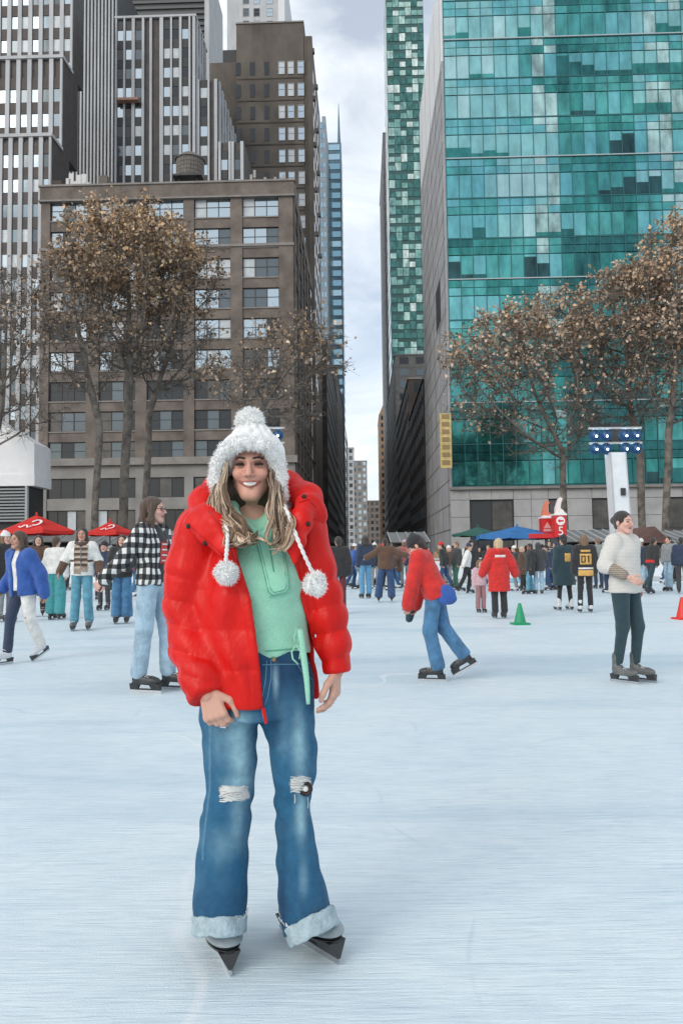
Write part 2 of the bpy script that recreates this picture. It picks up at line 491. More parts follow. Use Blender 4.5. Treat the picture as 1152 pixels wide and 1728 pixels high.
# ---- brown brick loft building on the near corner
rg = random.Random(3)
Yb = 90.0
xb0 = ats(68, 560, Yb).x; xb1 = ats(496, 560, Yb).x; W = xb1 - xb0
zt = ats(300, 311, Yb).z
LB = bldg('loft_building', 'broad brown brick loft building with five bays of wide windows behind the bare trees', xb0, Yb)
X = lambda px, py=600: ats(px, py, Yb).x - xb0
Z = lambda py, px=300: ats(px, py, Yb).z
DEP = 34
cols = [(83, 146), (167, 229), (248, 310), (328, 390), (410, 472)]
cols = [(X(a), X(b)) for a, b in cols]
rows = [(Z(335 + 51 * i + 33), Z(335 + 51 * i)) for i in range(9)]
bx('wall', M_brick, LB, .02, W - .02, .36, DEP, 0, zt - 1.0)
bx('roof', M_roof, LB, .3, W - .3, .6, DEP - .3, zt - 1.0, zt - .9)
edges = [0] + [c for ab in cols for c in ab] + [W]
zc = Z(779)
for i in range(6):
    bx('pier', M_brick, LB, edges[2 * i], edges[2 * i + 1], -.10, .355, zc + .5, zt - 1.7)
for a, b in cols:
    zs = [zc + .5] + [v for r in reversed(rows) for v in r] + [zt - 1.7]
    for k in range(0, len(zs), 2):
        bx('spandrel', M_brick, LB, a + .002, b - .002, .05, .35, zs[k], zs[k + 1])
    for j, (z0, z1) in enumerate(rows):
        bx('sill', M_trim, LB, a + .004, b - .004, -.06, .2, z0 - .16, z0 - .01)
        gl = [G_sky, G_sky, G_blind, G_mid] if j < 4 else ([G_mid, G_dark, G_blind, G_sky, G_room] if j < 6 else [G_dark, G_dark, G_room, G_mid])  # paler upper and darker lower rows: reflected sky and trees put into tints
        window(LB, (a + b) / 2, .26, (z0 + z1) / 2, b - a, z1 - z0, 3, M_frame, gl, True, rg)
bx('parapet', M_brick, LB, -.15, W + .15, -.16, .5, zt - 1.7, zt)
bx('coping', M_trim, LB, -.3, W + .3, -.3, .62, zt, zt + .22)
bx('cornice', M_trim, LB, -.25, W + .25, -.4, .34, zt - 1.9, zt - 1.702)
zk = Z(416); bx('string_course', M_trim, LB, -.12, W + .12, -.22, -.102, zk - .22, zk + .1)
bx('cornice', M_trim, LB, -.3, W + .3, -.55, .34, zc - .35, zc + .498)
# stone base with shop windows
bx('base_wall', M_lime, LB, 0, W, -.05, .35, Z(805), zc - .352)
for i in range(6):
    bx('base_pier', M_lime, LB, edges[2 * i] + .1, edges[2 * i + 1] - .1, -.12, .34, 0, Z(805))
for a, b in cols:
    bx('base_spandrel', M_lime, LB, a - .09, b + .09, -.02, .33, Z(859), Z(839))
    window(LB, (a + b) / 2, .22, (Z(839) + Z(805)) / 2, b - a + .16, Z(805) - Z(839), 3, M_frame, [G_dark, G_dark, G_room], False, rg)
    window(LB, (a + b) / 2, .22, (Z(859) + .3) / 2, b - a + .16, Z(859) - .3, 4, M_frame, [G_dark, G_room, G_blind], False, rg)
# street side with its own bays
for k in range(6):
    y0 = 1.2 + k * 5.4
    bx('pier', M_brick, LB, W - .015, W + .16, y0 - 1.0, y0 + .6, 0, zt - 1.7)
    for j, (z0, z1) in enumerate(rows):
        bx('side_window', G_dark if j > 3 else G_mid, LB, W - .014, W + .03, y0 + .8, y0 + 4.2, z0, z1)
        bx('sill', M_trim, LB, W - .013, W + .2, y0 + .7, y0 + 4.3, z0 - .2, z0 - .02)
bx('parapet', M_brick, LB, W - .5, W + .14, .52, DEP, zt - 1.7, zt - .01)
# roof clutter
hx0, hx1 = X(397, 290), X(492, 290)
bx('roof_hut', M_trim, LB, hx0, hx1, 5, 10, zt - .9, zt + 2.0)
bx('roof_hut', M_brick2, LB, X(78, 300), X(93, 300), 2, 4, zt - .9, zt + 1.9)
bx('roof_hut', M_brick, LB, X(157, 300), X(172, 300), 2, 4, zt - .9, zt + 2.4)
bm_ = MB()
for px, h in ((100, 2.6), (105, 3.2), (113, 2.2), (118, 3.0), (127, 3.1), (133, 2.0)):
    x = X(px, 300); bm_.box(x - .12, x + .12, 3, 3.2, zt - .9, zt + h); bm_.box(x - .3, x + .3, 2.9, 3.0, zt + h - 1.4, zt + h)
bm_.build('roof_antenna', mat('antenna_white', (.6, .6, .6), .5), LB)
bm_ = MB()
for px, h in ((412, 4.0), (418, 4.6), (437, 3.6), (440, 2.8), (455, 3.6), (462, 3.0), (470, 3.9)):
    x = X(px, 300); bm_.box(x - .05, x + .05, 6, 6.1, zt + 1.5, zt + h); bm_.box(x - .16, x + .16, 5.9, 5.98, zt + h - 1.0, zt + h)
bm_.build('roof_antenna', mat('antenna_grey', (.35, .33, .31), .5), LB)

# ---- rooftop water tank
pt = ats(321, 300, 108)
WT = bldg('water_tank', 'round dark wooden water tank with a domed cap above the brown brick roof', pt.x, 108, 'water tank')
r_, zb, ztp = 1.95, pt.z - .4, ats(321, 272, 108).z
M_wood = mat('tank_wood', (.16, .145, .13), .85, var=.35, scale=2.2, stretch=(3, 3, .3))
for k in range(26):
    a = 2 * math.pi * k / 26; b = MB(); hw = math.pi * r_ / 26 * .96
    st = bx('stave', M_wood, WT, -.05, .05, -hw, hw, zb, ztp); st.location = (r_ * math.cos(a), r_ * math.sin(a), (zb + ztp) / 2); st.rotation_euler = (0, 0, a)
b = MB(); b.lathe([(r_ - .06, zb), (r_ - .06, ztp)], 26); b.build('tank_core', M_dark, WT)
b = MB(); b.lathe([(r_ + .2, ztp - .05), (r_ * .93, ztp + .35), (r_ * .62, ztp + .85), (r_ * .25, ztp + 1.1), (.02, ztp + 1.2)], 26); b.build('roof', mat('tank_roof', (.15, .14, .13), .8, var=.3, scale=2), WT, smooth=False)
for k in range(5):
    z = zb + .25 + (ztp - zb - .5) * k / 4; b = MB(); b.lathe([(r_ + .055, z - .04), (r_ + .085, z), (r_ + .055, z + .04)], 30); b.build('hoop', M_frame, WT)
for sx in (-1, 1):
    for sy in (-1, 1):
        bx('leg', M_frame, WT, sx * 1.3 - .1, sx * 1.3 + .1, sy * 1.3 - .1, sy * 1.3 + .1, zt - .9, zb)
bx('platform', M_frame, WT, -2.1, 2.1, -2.1, 2.1, zb - .25, zb - .002)

# ---- far-left striped tower with setbacks
rg = random.Random(5)
TA = bldg('striped_tower', 'tall tower striped with white piers and brown panels at the left edge, stepped back twice', -46.3, 112)
G_stripe = [G_sky, G_blind, glass('glass_stripe', (.25, .31, .35), .7), G_mid]
def stripe_block(root, x0, x1, y, dep, z0, z1, pitch, pw, row, wh, zref, pm, sm, gl, rg, proud=.25, skip=()):
    """white vertical piers with windows and spandrel panels alternating between them"""
    bx('wall', M_spand, root, x0, x1, y + .1, y + dep, z0, z1)
    n = max(1, int(round((x1 - x0) / pitch))); p = (x1 - x0) / n
    for i in range(n + 1):
        c = x0 + p * i
        bx('pier', pm, root, max(x0, c - pw / 2), min(x1, c + pw / 2), y - proud, y + .1, z0, z1)
    for i in range(n):
        if i in skip: continue
        a, b = x0 + p * i + pw / 2 + .003, x0 + p * (i + 1) - pw / 2 - .003
        k0 = math.ceil((z0 - zref) / row); z = zref + k0 * row
        while z + row <= z1 + .5:
            bx('window', rg.choice(gl), root, a, b, y + .02, y + .098, z, min(z + wh, z1))
            if z + wh + .01 < z1: bx('spandrel', sm, root, a, b, y - .08, y + .097, z + wh + .01, min(z + row - .01, z1))
            z += row
zA1, zA2, zA3 = ats(60, 232, 112).z, ats(80, 100, 116).z, ats(90, -60, 120).z
zA2b = zA2
stripe_block(TA, -13.9, 0, 0, 7, 0, zA1, 1.63, .62, 3.85, 2.0, 3.0, M_white, M_spand, G_stripe, rg)
stripe_block(TA, -13.9, 0, 4, 6.5, zA1, zA2, 1.7, .65, 4.0, 2.1, zA1, M_white, M_spand, G_stripe, rg)
stripe_block(TA, -13.9, 0, 8, 4.5, zA2, zA3, 1.75, .65, 4.0, 2.1, zA2, M_white, M_spand, G_stripe, rg)
bx('ledge', M_white, TA, -13.9, .2, -.4, 4.0, zA1, zA1 + .5); bx('ledge', M_white, TA, -13.9, .2, 3.6, 8, zA2, zA2 + .5)

# ---- finned tower
Yf = 160
xf0, xf1 = ats(84, 200, Yf).x, ats(196, 200, Yf).x
TF = bldg('finned_tower', 'tall tower covered in dense thin black and white vertical fins', xf0, Yf)
Wf = xf1 - xf0; zf = ats(150, -60, Yf).z
bx('wall', M_dark, TF, 0, Wf, .5, 30, 0, zf)
n = 19
for i in range(n + 1):
    c = Wf * i / n
    bx('fin', M_white, TF, max(0, c - .17), min(Wf, c + .17), -.3, .5, 0, zf)
# ---- dark slab behind the fins
Yd = 195
xd0, xd1 = ats(190, 20, Yd).x, ats(353, 20, Yd).x
TD = bldg('dark_slab_tower', 'dark grey slab tower top with fine level bands high behind the stepped tower', xd0, Yd)
zd = ats(270, -60, Yd).z; Wd = xd1 - xd0
bx('wall', M_dark, TD, 0, Wd - 1.2, .4, 20, 0, zd)
bx('corner_pier', M_white, TD, Wd - 1.2, Wd, -.2, 20, 0, zd)
for i in range(16):
    z = zd - 1.6 * i - 1; bx('band', mat('dark_band', (.09, .095, .1), .5), TD, .1, Wd - 1.3, .1, .39, z, z + .7)

# ---- stepped deco tower
rg = random.Random(9)
Ys = 130
xs = lambda px, py=150, Y=Ys: ats(px, py, Y).x
TS = bldg('stepped_tower', 'stepped tower with white vertical stripes and dark panels just above the water tank', xs(195), Ys)
s0 = xs(195)
G_s = [G_sky, G_blind, G_sky, G_mid, G_dark]
zS1 = ats(260, 31, Ys).z
row = 3.5; zr = ats(300, 66, Ys).z - row * 15
def vband(root, px0, px1, ycut, Y, z0, z1, wins, whites, zref):
    """windows in given columns between white piers in given columns"""
    a0, a1 = xs(px0, ycut, Y) - s0, xs(px1, ycut, Y) - s0
    yy = Y - Ys
    for wa, wb in whites:
        bx('pier', M_white, root, xs(wa, ycut, Y) - s0, xs(wb, ycut, Y) - s0, yy - .3, yy + .1, z0, z1)
    for wa, wb in wins:
        a, b = xs(wa, ycut, Y) - s0, xs(wb, ycut, Y) - s0
        z = zref
        while z + 1.8 < z1:
            if z > z0:
                bx('window', rg.choice(G_s), root, a, b, yy + .0, yy + .098, z, z + 1.85)
                bx('spandrel', M_dark, root, a, b, yy - .06, yy + .097, z + 1.86, min(z + row - .01, z1))
            z += row
bx('wall', M_spand, TS, 0, xs(330) - s0, .1, 9.5, 0, zS1)
vband(TS, 195, 330, 150, Ys, 20, zS1, [(199, 208), (213, 222), (229, 239), (277, 287), (292, 302), (308, 318)],
      [(195, 198), (209, 212), (223, 228), (240, 244), (253, 257), (270, 276), (288, 291), (303, 307), (319, 322), (325.5, 330)], zr)
bx('coping', M_white, TS, -.1, xs(330) - s0 + .2, -.35, 9.6, zS1, zS1 + .4)
for k in range(4):     # flank of the top tier
    y0 = .9 + k * 2.2
    bx('pier', M_white, TS, xs(330) - s0 + .002, xs(330) - s0 + .25, y0 - .4, y0 + .4, 20, zS1)
    for j in range(12): bx('window', rg.choice(G_s), TS, xs(330) - s0 + .003, xs(330) - s0 + .08, y0 + .45, y0 + 1.7, zr + row * (j + 4), zr + row * (j + 4) + 1.85)
zS2 = ats(350, 135, Ys + .6).z
bx('wall', M_spand, TS, xs(330) - s0 + .26, xs(367) - s0, .7, 21, 0, zS2)
vband(TS, 330, 367, 200, Ys + .6, 20, zS2, [(339, 350)], [(332, 337), (351, 354), (362, 367)], zr)
for k in range(7):
    y0 = 1.6 + k * 2.8
    bx('pier', M_white, TS, xs(367) - s0 + .002, xs(367) - s0 + .25, y0 - .5, y0 + .5, 20, zS2)
    for j in range(9): bx('window', rg.choice(G_s), TS, xs(367) - s0 + .003, xs(367) - s0 + .08, y0 + .55, y0 + 2.2, zr + row * (j + 4), zr + row * (j + 4) + 1.85)
zS3 = ats(390, 240, Ys - 1).z
bx('wall', M_spand, TS, xs(368) - s0 + .3, xs(411, 150, Ys - 1) - s0, -.9, 20.5, 0, zS3)
vband(TS, 368, 411, 260, Ys - 1, 20, zS3, [(374, 384), (396, 405)], [(369, 373), (386, 390), (391, 395), (406, 411)], zr)
bx('ledge', mat('ledge_rust', (.35, .2, .15), .6), TS, xs(200) - s0, xs(237) - s0, -1.4, -.3, ats(220, 176, Ys).z, ats(220, 172, Ys).z)

# ---- stained brown tower behind
rg = random.Random(11)
Yn = 150
xn = lambda px, py=200: ats(px, py, Yn).x
n0 = xn(352)
TB = bldg('brown_tower', 'stained brown brick tower with slit windows left and sash windows right', n0, Yn)
zn = lambda py, px=450: ats(px, py, Yn).z
bx('wall', M_brown, TB, xn(399) - n0, xn(513) - n0, .3, 26, 0, zn(38))
bx('wall', M_brown, TB, xn(513) - n0 + .002, xn(527) - n0, .5, 26, 0, zn(60))
bx('wall', M_brown, TB, 0, xn(399) - n0 - .002, 1.2, 26, 0, zn(97))
bx('penthouse', M_dark, TB, xn(372) - n0, xn(398) - n0, 3, 12, zn(97), zn(66))
bx('coping', M_trim, TB, xn(399) - n0 - .1, xn(513) - n0 + .1, .1, 26, zn(38), zn(38) + .3)
bx('pilaster', M_brown, TB, xn(520) - n0, xn(528) - n0, .0, .5, 20, zn(64))
for k in range(15):
    py = 103 + 37.3 * k
    bx('string_course', M_brick2, TB, xn(400) - n0, xn(512) - n0, .2, .299, zn(py + 29), zn(py + 27))
    for px in (402, 426, 450):
        if k < 7: bx('slit_window', G_dark, TB, xn(px - 4) - n0, xn(px + 4) - n0, .22, .31, zn(py + 22), zn(py))
    for px in (475.5, 491, 508):
        w = window(TB, xn(px) - n0, .22, (zn(py + 22) + zn(py)) / 2, xn(px + 5.5) - xn(px - 5.5), zn(py) - zn(py + 22), 1, M_framew, [G_sky, G_blind, G_sky], True, rg, .06)
    for dy in (3, 8, 13, 18):
        bx('side_window', G_mid, TB, xn(527) - n0 - .02, xn(527) - n0 + .04, dy, dy + 2.2, zn(py + 22), zn(py))
for k in range(10):
    bx('corbel', M_trim, TB, xn(527) - n0 + .002, xn(527) - n0 + .5, .6 + k * 2.4, 1.6 + k * 2.4, zn(80) - 8.5 * (k % 5) - .8, zn(80) - 8.5 * (k % 5))

# ---- pale tower far behind the brown one
rg = random.Random(12)
Yp = 260
p0 = ats(383, 30, Yp).x; p1 = ats(480, 30, Yp).x
TP = bldg('pale_tower', 'pale stone tower rising out of the picture top behind the brown tower', p0, Yp)
zp = ats(430, -60, Yp).z
bx('wall', M_white, TP, 0, p1 - p0, .3, 30, 0, zp)
for px in (415, 433, 455):
    x = ats(px, 30, Yp).x - p0
    for k in range(7):
        z = ats(px, 62 - 21 * k, Yp).z
        window(TP, x, .25, z, 2.2, 3.0, 1, M_framew, [G_dark, G_mid, G_sky], True, rg, .06)
bx('corner_pier', mat('bright_stone', (.7, .72, .74), .6), TP, p1 - p0 - 2.2, p1 - p0 + .1, -.2, 30.1, 0, zp)

# ---- slender blue glass tower with a mast, and the pale tower beside it
rg = random.Random(13)
Yg = 340
g0, g1 = ats(553, 300, Yg).x, ats(576, 300, Yg).x
TG = bldg('blue_glass_tower', 'slender blue glass tower with a needle mast beside the strip of sky', g0, Yg)
zg = ats(560, 240, Yg).z
M_bl = mat('blue_cladding', (.10, .19, .25), .4, var=.2, scale=.4)
G_bl = glass('glass_blue', (.22, .38, .47), .7); G_bl2 = glass('glass_blue_pale', (.36, .52, .60), .7)
bx('wall', M_bl, TG, 0, g1 - g0, .3, 22, 0, zg)
for k in range(42):
    z = zg - 1.0 - 4.5 * k
    if z < 20: break
    bx('window_band', rg.choice([G_bl, G_bl2]), TG, .5, g1 - g0 - .6, .1, .29, z - 2.6, z)
    bx('side_band', G_bl2, TG, g1 - g0 + .002, g1 - g0 + .1, .8, 21, z - 2.6, z)
bx('corner_pier', M_white, TG, -.3, .4, -.1, .29, 0, zg)
b = MB(); xm = ats(571, 200, Yg).x - g0; b.tube([(xm, 3, zg), (xm, 3, zg + 8), (xm, 3, ats(571, 168, Yg).z)], [.9, .55, .12], 6); b.build('mast', M_bl, TG)
Yh = 310
h0, h1 = ats(529, 300, Yh).x, ats(551, 300, Yh).x
TH_ = bldg('pale_glass_tower', 'pale bluish office tower squeezed between the brown tower and the blue glass tower', h0, Yh)
zh = ats(540, 205, Yh).z
M_pb = mat('pale_blue_stone', (.52, .58, .62), .6, var=.12, scale=.3)
bx('wall', M_pb, TH_, 0, h1 - h0, .3, 24, 0, zh); bx('crown', M_pb, TH_, 1.2, 2.6, 2, 8, zh, zh + 6); bx('crown', M_pb, TH_, 3.6, h1 - h0 - .2, 2, 8, zh, zh + 3.4)
for k in range(36):
    for i in range(4):
        x = .5 + i * (h1 - h0 - .6) / 4
        bx('window', G_bl2 if (i + k) % 3 else G_bl, TH_, x, x + .75, .2, .31, zh - 2.8 - 4.2 * k, zh - .9 - 4.2 * k)

# ---- dark street wall on the left of the canyon
G_dull = mat('glass_dull', (.10, .115, .125), .35, .2, var=.6, scale=.3, spec=.4)
def wall_block(name, label, side, Y0, Y1, xface, ztop, m, floors, gl, sm=None, depth=22, seed=1, wfrac=.55, step=4.0):
    """a building along the side street: one long flank towards the street and a narrow front"""
    rg = random.Random(seed)
    s = -1 if side == 'l' else 1
    t = bldg(name, label, xface, Y0)
    x0, x1 = sorted((0, s * depth))
    bx('wall', m, t, x0, x1, 0, Y1 - Y0, 0, ztop)
    bx('coping', sm or M_trim, t, x0 - .2, x1 + .2, -.2, Y1 - Y0 + .2, ztop, ztop + .35)
    fh = ztop / floors
    nb = int((Y1 - Y0) / step)
    xa, xb = (-.02, .06) if s < 0 else (-.06, .02)
    for j in range(floors):
        for k in range(nb):
            y = (k + .22) * step
            bx('window', G_dull, t, xa, xb, y, y + step * wfrac, fh * (j + .3), fh * (j + .85))
        for k in range(int(depth / step)):
            x = s * (k + .25) * step
            q0, q1 = sorted((x, x + s * step * wfrac))
            bx('window', rg.choice(gl), t, q0, q1, -.06, .02, fh * (j + .3), fh * (j + .85))
        if j % 4 == 0: bx('string_course', sm or M_trim, t, min(0, s * depth) + .1, max(0, s * depth) - .1, -.08, .1, fh * (j + .02), fh * (j + .09))
    return t
wall_block('street_building', 'dark brown building with few lit windows lining the left of the side street', 'l', 178, 250, -8.0, ats(549, 575, 178).z, M_brick2, 14, [G_dark, G_dark, G_mid], M_spand, 20, 21, step=5)
wall_block('street_building', 'brown brick block at the far left end of the side street', 'l', 256, 440, -8.2, ats(570, 620, 256).z, M_brick, 14, [G_dark, G_mid], M_spand, 20, 22, step=9)
wall_block('end_building', 'pale grey slab closing the far left of the side street', 'l', 620, 640, ats(619, 800, 620).x, ats(605, 778, 620).z, M_trim, 16, [G_mid, G_sky], None, 18, 23, step=4)
wall_block('end_building', 'white narrow slab in front of the pale grey slab at the street end', 'l', 520, 536, ats(597, 800, 520).x, ats(592, 756, 520).z, M_white, 16, [G_mid, G_sky], None, 10, 29, step=4)
wall_block('end_building', 'low brown block filling the vanishing point of the side street', 'l', 800, 830, ats(648, 850, 800).x, ats(630, 845, 800).z, M_brick, 9, [G_mid, G_dark], None, 24, 24, step=5)

# ---- right of the canyon
t = wall_block('tan_tower', 'slim tan brick tower with a pointed top beside the sky gap', 'r', 430, 470, ats(641, 800, 430).x, ats(645, 700, 430).z, mat('tan_brick', (.36, .22, .13), .8, var=.2, scale=.3), 20, [G_dark, G_mid], None, 12, 25, step=4)
zt_ = ats(645, 700, 430).z; b = MB(); b.add([(0, 0, zt_ + .4), (9, 0, zt_ + .4), (9, 12, zt_ + .4), (0, 12, zt_ + .4), (4.5, 5, zt_ + 12)], [(0, 1, 4), (1, 2, 4), (2, 3, 4), (3, 0, 4)]); b.build('spire', mat('tan_brick_dark', (.30, .17, .09), .8), t)
wall_block('street_building', 'light concrete tower edge left of the patchwork glass tower', 'r', 330, 400, ats(649, 400, 330).x, ats(650, 225, 330).z, M_trim, 40, [G_mid, G_sky, G_dark], None, 12, 26, step=8)
rg = random.Random(31)
Yq = 290
q0, q1 = ats(656, 300, Yq).x, ats(719, 300, Yq).x
TQ = bldg('patchwork_glass_tower', 'narrow green glass tower with broken white reflections tinted into its panes', q0, Yq)
zq = ats(690, -60, Yq).z; Wq = q1 - q0
M_gf = mat('green_frame', (.03, .10, .095), .4)
bx('wall', M_gf, TQ, 0, Wq, .3, 30, 0, zq)
GQ = [glass('glass_pale_green', (.40, .56, .50), .6, .12, .5), glass('glass_deep_green', (.06, .17, .155), .6, .1, .5), glass('glass_mid_green', (.20, .37, .33), .65, .1, .5), glass('glass_white_glare', (.62, .72, .67), .5, .15, .4)]  # random pane tints paint in the broken reflections and glare
nr = 50; z0q = 60
for k in range(nr):
    z = z0q + (zq - z0q) * k / nr; hh = (zq - z0q) / nr
    for i in range(6):
        a = Wq * (i + .04) / 6; c = Wq * (i + .96) / 6
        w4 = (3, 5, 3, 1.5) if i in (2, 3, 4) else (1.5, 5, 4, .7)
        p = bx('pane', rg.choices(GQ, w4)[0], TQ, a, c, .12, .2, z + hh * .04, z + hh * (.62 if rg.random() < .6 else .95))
        p.rotation_euler = (rg.uniform(-.02, .02), 0, rg.uniform(-.02, .02))
for k in range(24):
    z = zq - k * 7.2; bx('side_pane', rg.choice(GQ[1:3]), TQ, -.1, -.002, 1, 29, z - 5.6, z)
wall_block('street_building', 'dark low street building with pale stepped top beside the green tower', 'r', 150, 205, 9.3, ats(700, 640, 150).z, M_brick2, 10, [G_dark, G_dark, G_mid], M_lime, 14, 27, step=4.2)
t = wall_block('street_building', 'soot dark street building below the grey side wall of the green glass tower', 'r', 113, 148, 9.2, ats(722, 640, 113).z, mat('soot_brick', (.05, .046, .043), .85, var=.45, scale=.4), 9, [G_mid, G_sky, G_dark], M_trim, 14, 28, step=3.8)
wall_block('street_building', 'grey stone street building with a light cornice further down the canyon', 'r', 208, 286, 9.4, ats(668, 600, 208).z, M_trim, 17, [G_dark, G_mid], M_lime, 14, 30, step=4.5)

# ---- the teal glass office tower
rg = random.Random(41)
Yt = 80.0
t0 = ats(757, 500, Yt).x
TT = bldg('teal_glass_tower', 'huge teal curtain wall office tower with a grey stone base on the right', t0, Yt)
zt0 = ats(800, 822, Yt).z; ztt = ats(900, -80, Yt).z
fh = 71.2 / 1300 * Yt; cw = 21.6 / 1300 * Yt
NC = 24; Wt = NC * cw
M_tf = mat('teal_mullion', (.03, .14, .15), .35, .3)
M_tledge = mat('teal_ledge', (.42, .50, .52), .4, .3)
bx('wall', mat('tower_core', (.02, .05, .055), .6), TT, .02, Wt - .02, .4, 33, zt0, ztt)
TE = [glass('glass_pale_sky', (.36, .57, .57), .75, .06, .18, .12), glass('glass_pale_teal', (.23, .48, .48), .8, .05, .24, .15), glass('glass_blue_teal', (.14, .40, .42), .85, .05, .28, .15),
      glass('glass_teal', (.08, .31, .295), .85, .05, .36, .2), glass('glass_green_teal', (.042, .215, .20), .8, .05, .45, .2), glass('glass_deep_teal', (.025, .13, .13), .7, .06, .5, .2), glass('glass_night', (.020, .070, .078), .5, .06, .6, .2)]  # graded tints, pale to dark: reflections put into the glass colour
T_silver_refl = glass('glass_silver_reflection', (.34, .50, .48), .7, .08, .55, .3)  # tint painting in the reflected stone bands
B_pale = mat('teal_blind', (.27, .55, .60), .2, var=.1, scale=1, spec=.9)
nf = int((ztt - zt0) / fh)
ref_cols = {8: 5, 9: 5, 17: 5, 18: 5, 19: 5}
zl0 = ats(900, 399, Yt).z - 20 * fh
zbase = zl0 + fh * math.ceil((zt0 - zl0) / fh)
def pane_mesh(ma, mb_, frac):
    """one pane, its upper part backed by a drawn blind"""
    key = ('pane', ma.name, mb_.name, frac)
    if key not in _win:
        b = MB(); w = cw * .94; h = fh * .56
        b.box(-w / 2, w / 2, -.03, .03, -h / 2, -h / 2 + h * (1 - frac), 0)
        if frac > 0: b.box(-w / 2, w / 2, -.03, .03, -h / 2 + h * (1 - frac) + .001, h / 2, 1)
        _win[key] = b.mesh('pane', [ma, mb_])
    return _win[key]
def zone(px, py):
    """how deep a reflection is painted into the tint at a place of the facade: 0 pale sky .. 5 deep green"""
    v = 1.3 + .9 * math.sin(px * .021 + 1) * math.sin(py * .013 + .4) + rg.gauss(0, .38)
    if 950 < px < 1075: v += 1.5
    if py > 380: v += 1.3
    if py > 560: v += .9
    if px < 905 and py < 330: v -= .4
    silver_refl = (912 < px < 946 or px > 1112) and rg.random() < (.42 if py < 560 else .12)
    return max(0, min(5, int(round(v)))), silver_refl
for f in range(-1, nf + 1):
    z = zbase + f * fh
    gpy = 940 - (z - CAMZ) / Yt * 1300
    runs = 0; mode = None
    for i in range(NC):
        gpx = 757 + 21.6 * (i + .5)
        if runs <= 0:
            runs = rg.choice([1, 2, 2, 3, 4]); mode = rg.choices(['full', 'open', 'low'], (8, .8, 2.2))[0]
        runs -= 1
        x = cw * (i + .5)
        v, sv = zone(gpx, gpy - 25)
        ma = T_silver_refl if sv else TE[v]
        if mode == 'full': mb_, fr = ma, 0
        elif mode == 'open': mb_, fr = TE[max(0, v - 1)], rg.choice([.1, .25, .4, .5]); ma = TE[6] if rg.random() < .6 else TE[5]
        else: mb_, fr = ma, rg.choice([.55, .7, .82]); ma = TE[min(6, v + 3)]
        zc_ = z + .02 * fh + fh * .56 / 2
        if zc_ - fh * .3 > zt0 - .2 and zc_ + fh * .3 < ztt:
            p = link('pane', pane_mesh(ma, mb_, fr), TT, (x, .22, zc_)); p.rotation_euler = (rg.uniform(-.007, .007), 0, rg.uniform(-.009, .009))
        for q in range(2):
            za = z + fh * (.60 + .20 * q); zb_ = za + fh * .185
            if za < zt0 or zb_ > ztt: continue
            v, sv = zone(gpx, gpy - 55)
            mm = T_silver_refl if sv else TE[min(5, v + 1)]
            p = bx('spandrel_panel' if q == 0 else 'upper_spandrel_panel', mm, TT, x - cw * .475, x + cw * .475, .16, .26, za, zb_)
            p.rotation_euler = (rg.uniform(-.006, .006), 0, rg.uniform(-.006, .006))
    if zt0 < z < ztt:
        bx('transom', M_tledge if f % 3 == 2 else M_tf, TT, 0, Wt, .0 if f % 3 == 2 else .1, .38, z - .09, z + .02)
for i in range(NC + 1):
    bx('mullion', M_tf, TT, cw * i - .04, cw * i + .04, .08, .39, zt0, ztt)
# street flank: grey panels, the white above is sky glare put into the colour
zgw = ats(735, 205, 92).z
bx('side_wall', mat('grey_panel', (.40, .41, .43), .6, var=.22, scale=.35), TT, -.25, .018, .42, 30, 0, zgw)
bx('side_wall', mat('sky_glare_panel', (.80, .82, .84), .5, var=.06, scale=.4), TT, -.26, .018, .42, 30, zgw + .01, ztt)
for k in range(26):
    z = 4 + k * 2.6
    if z < zgw: bx('panel_joint', M_spand, TT, -.27, -.251, .5, 29.9, z, z + .07)
for k in range(5): bx('panel_joint', M_spand, TT, -.272, -.262, 1.5 + k * 6.2, 1.58 + k * 6.2, 1, ztt - 1)
bx('side_opening', M_dark, TT, -.29, -.252, 6, 11, ats(733, 540, 86).z, ats(733, 470, 86).z)
# stone base
bx('base_core', M_dark, TT, .5, Wt, .5, 20, 0, zt0 - .02)
M_bstone = mat('base_stone', (.42, .42, .415), .6, var=.16, scale=.6, bump=.1, bscale=6)
zb1, zb2 = ats(850, 843, Yt).z, ats(850, 872, Yt).z
pw_ = 37 / 1300 * Yt
bx('cornice', M_trim, TT, -.3, Wt, -.5, .48, zt0 - .28, zt0 - .001)
wins = [(792, 866), (925, 953), (998, 1030), (1122, 1180)]
wins = [(ats(a, 860, Yt).x - t0, ats(b, 860, Yt).x - t0) for a, b in wins]
def inwin(x0, x1): return any(x0 < b - .2 and x1 > a + .2 for a, b in wins)
x = -.28; xs_ = []
stops = sorted([-.28] + [v for ab in wins for v in ab] + [Wt])
for a, b in zip(stops[:-1], stops[1:]):
    if (a, b) in [(p, q) for p, q in wins]:
        zwt = zb1 - .05; zwb = .5
        window(TT, (a + b) / 2, .1, (zwt + zwb) / 2, b - a - .05, zwt - zwb, max(1, int((b - a) / 2.2)), M_frame, [G_dark, G_dark, G_room], True, rg)
        bx('stone_panel', M_bstone, TT, a + .02, b - .02, -.1, .4, 0, .48)
    n = max(1, round((b - a) / pw_))
    for k in range(n):
        u, v = a + (b - a) * k / n + .02, a + (b - a) * (k + 1) / n - .02
        bx('stone_panel', M_bstone, TT, u, v, -.12 + rg.uniform(-.008, .008), .45, zb1 + .02, zt0 - .30)
        if not inwin(u, v):
            for za, zb_ in ((zb2 + .02, zb1 - .02), (.0, zb2 - .02)):
                bx('stone_panel', M_bstone, TT, u, v, -.12 + rg.uniform(-.008, .008), .45, za, zb_)
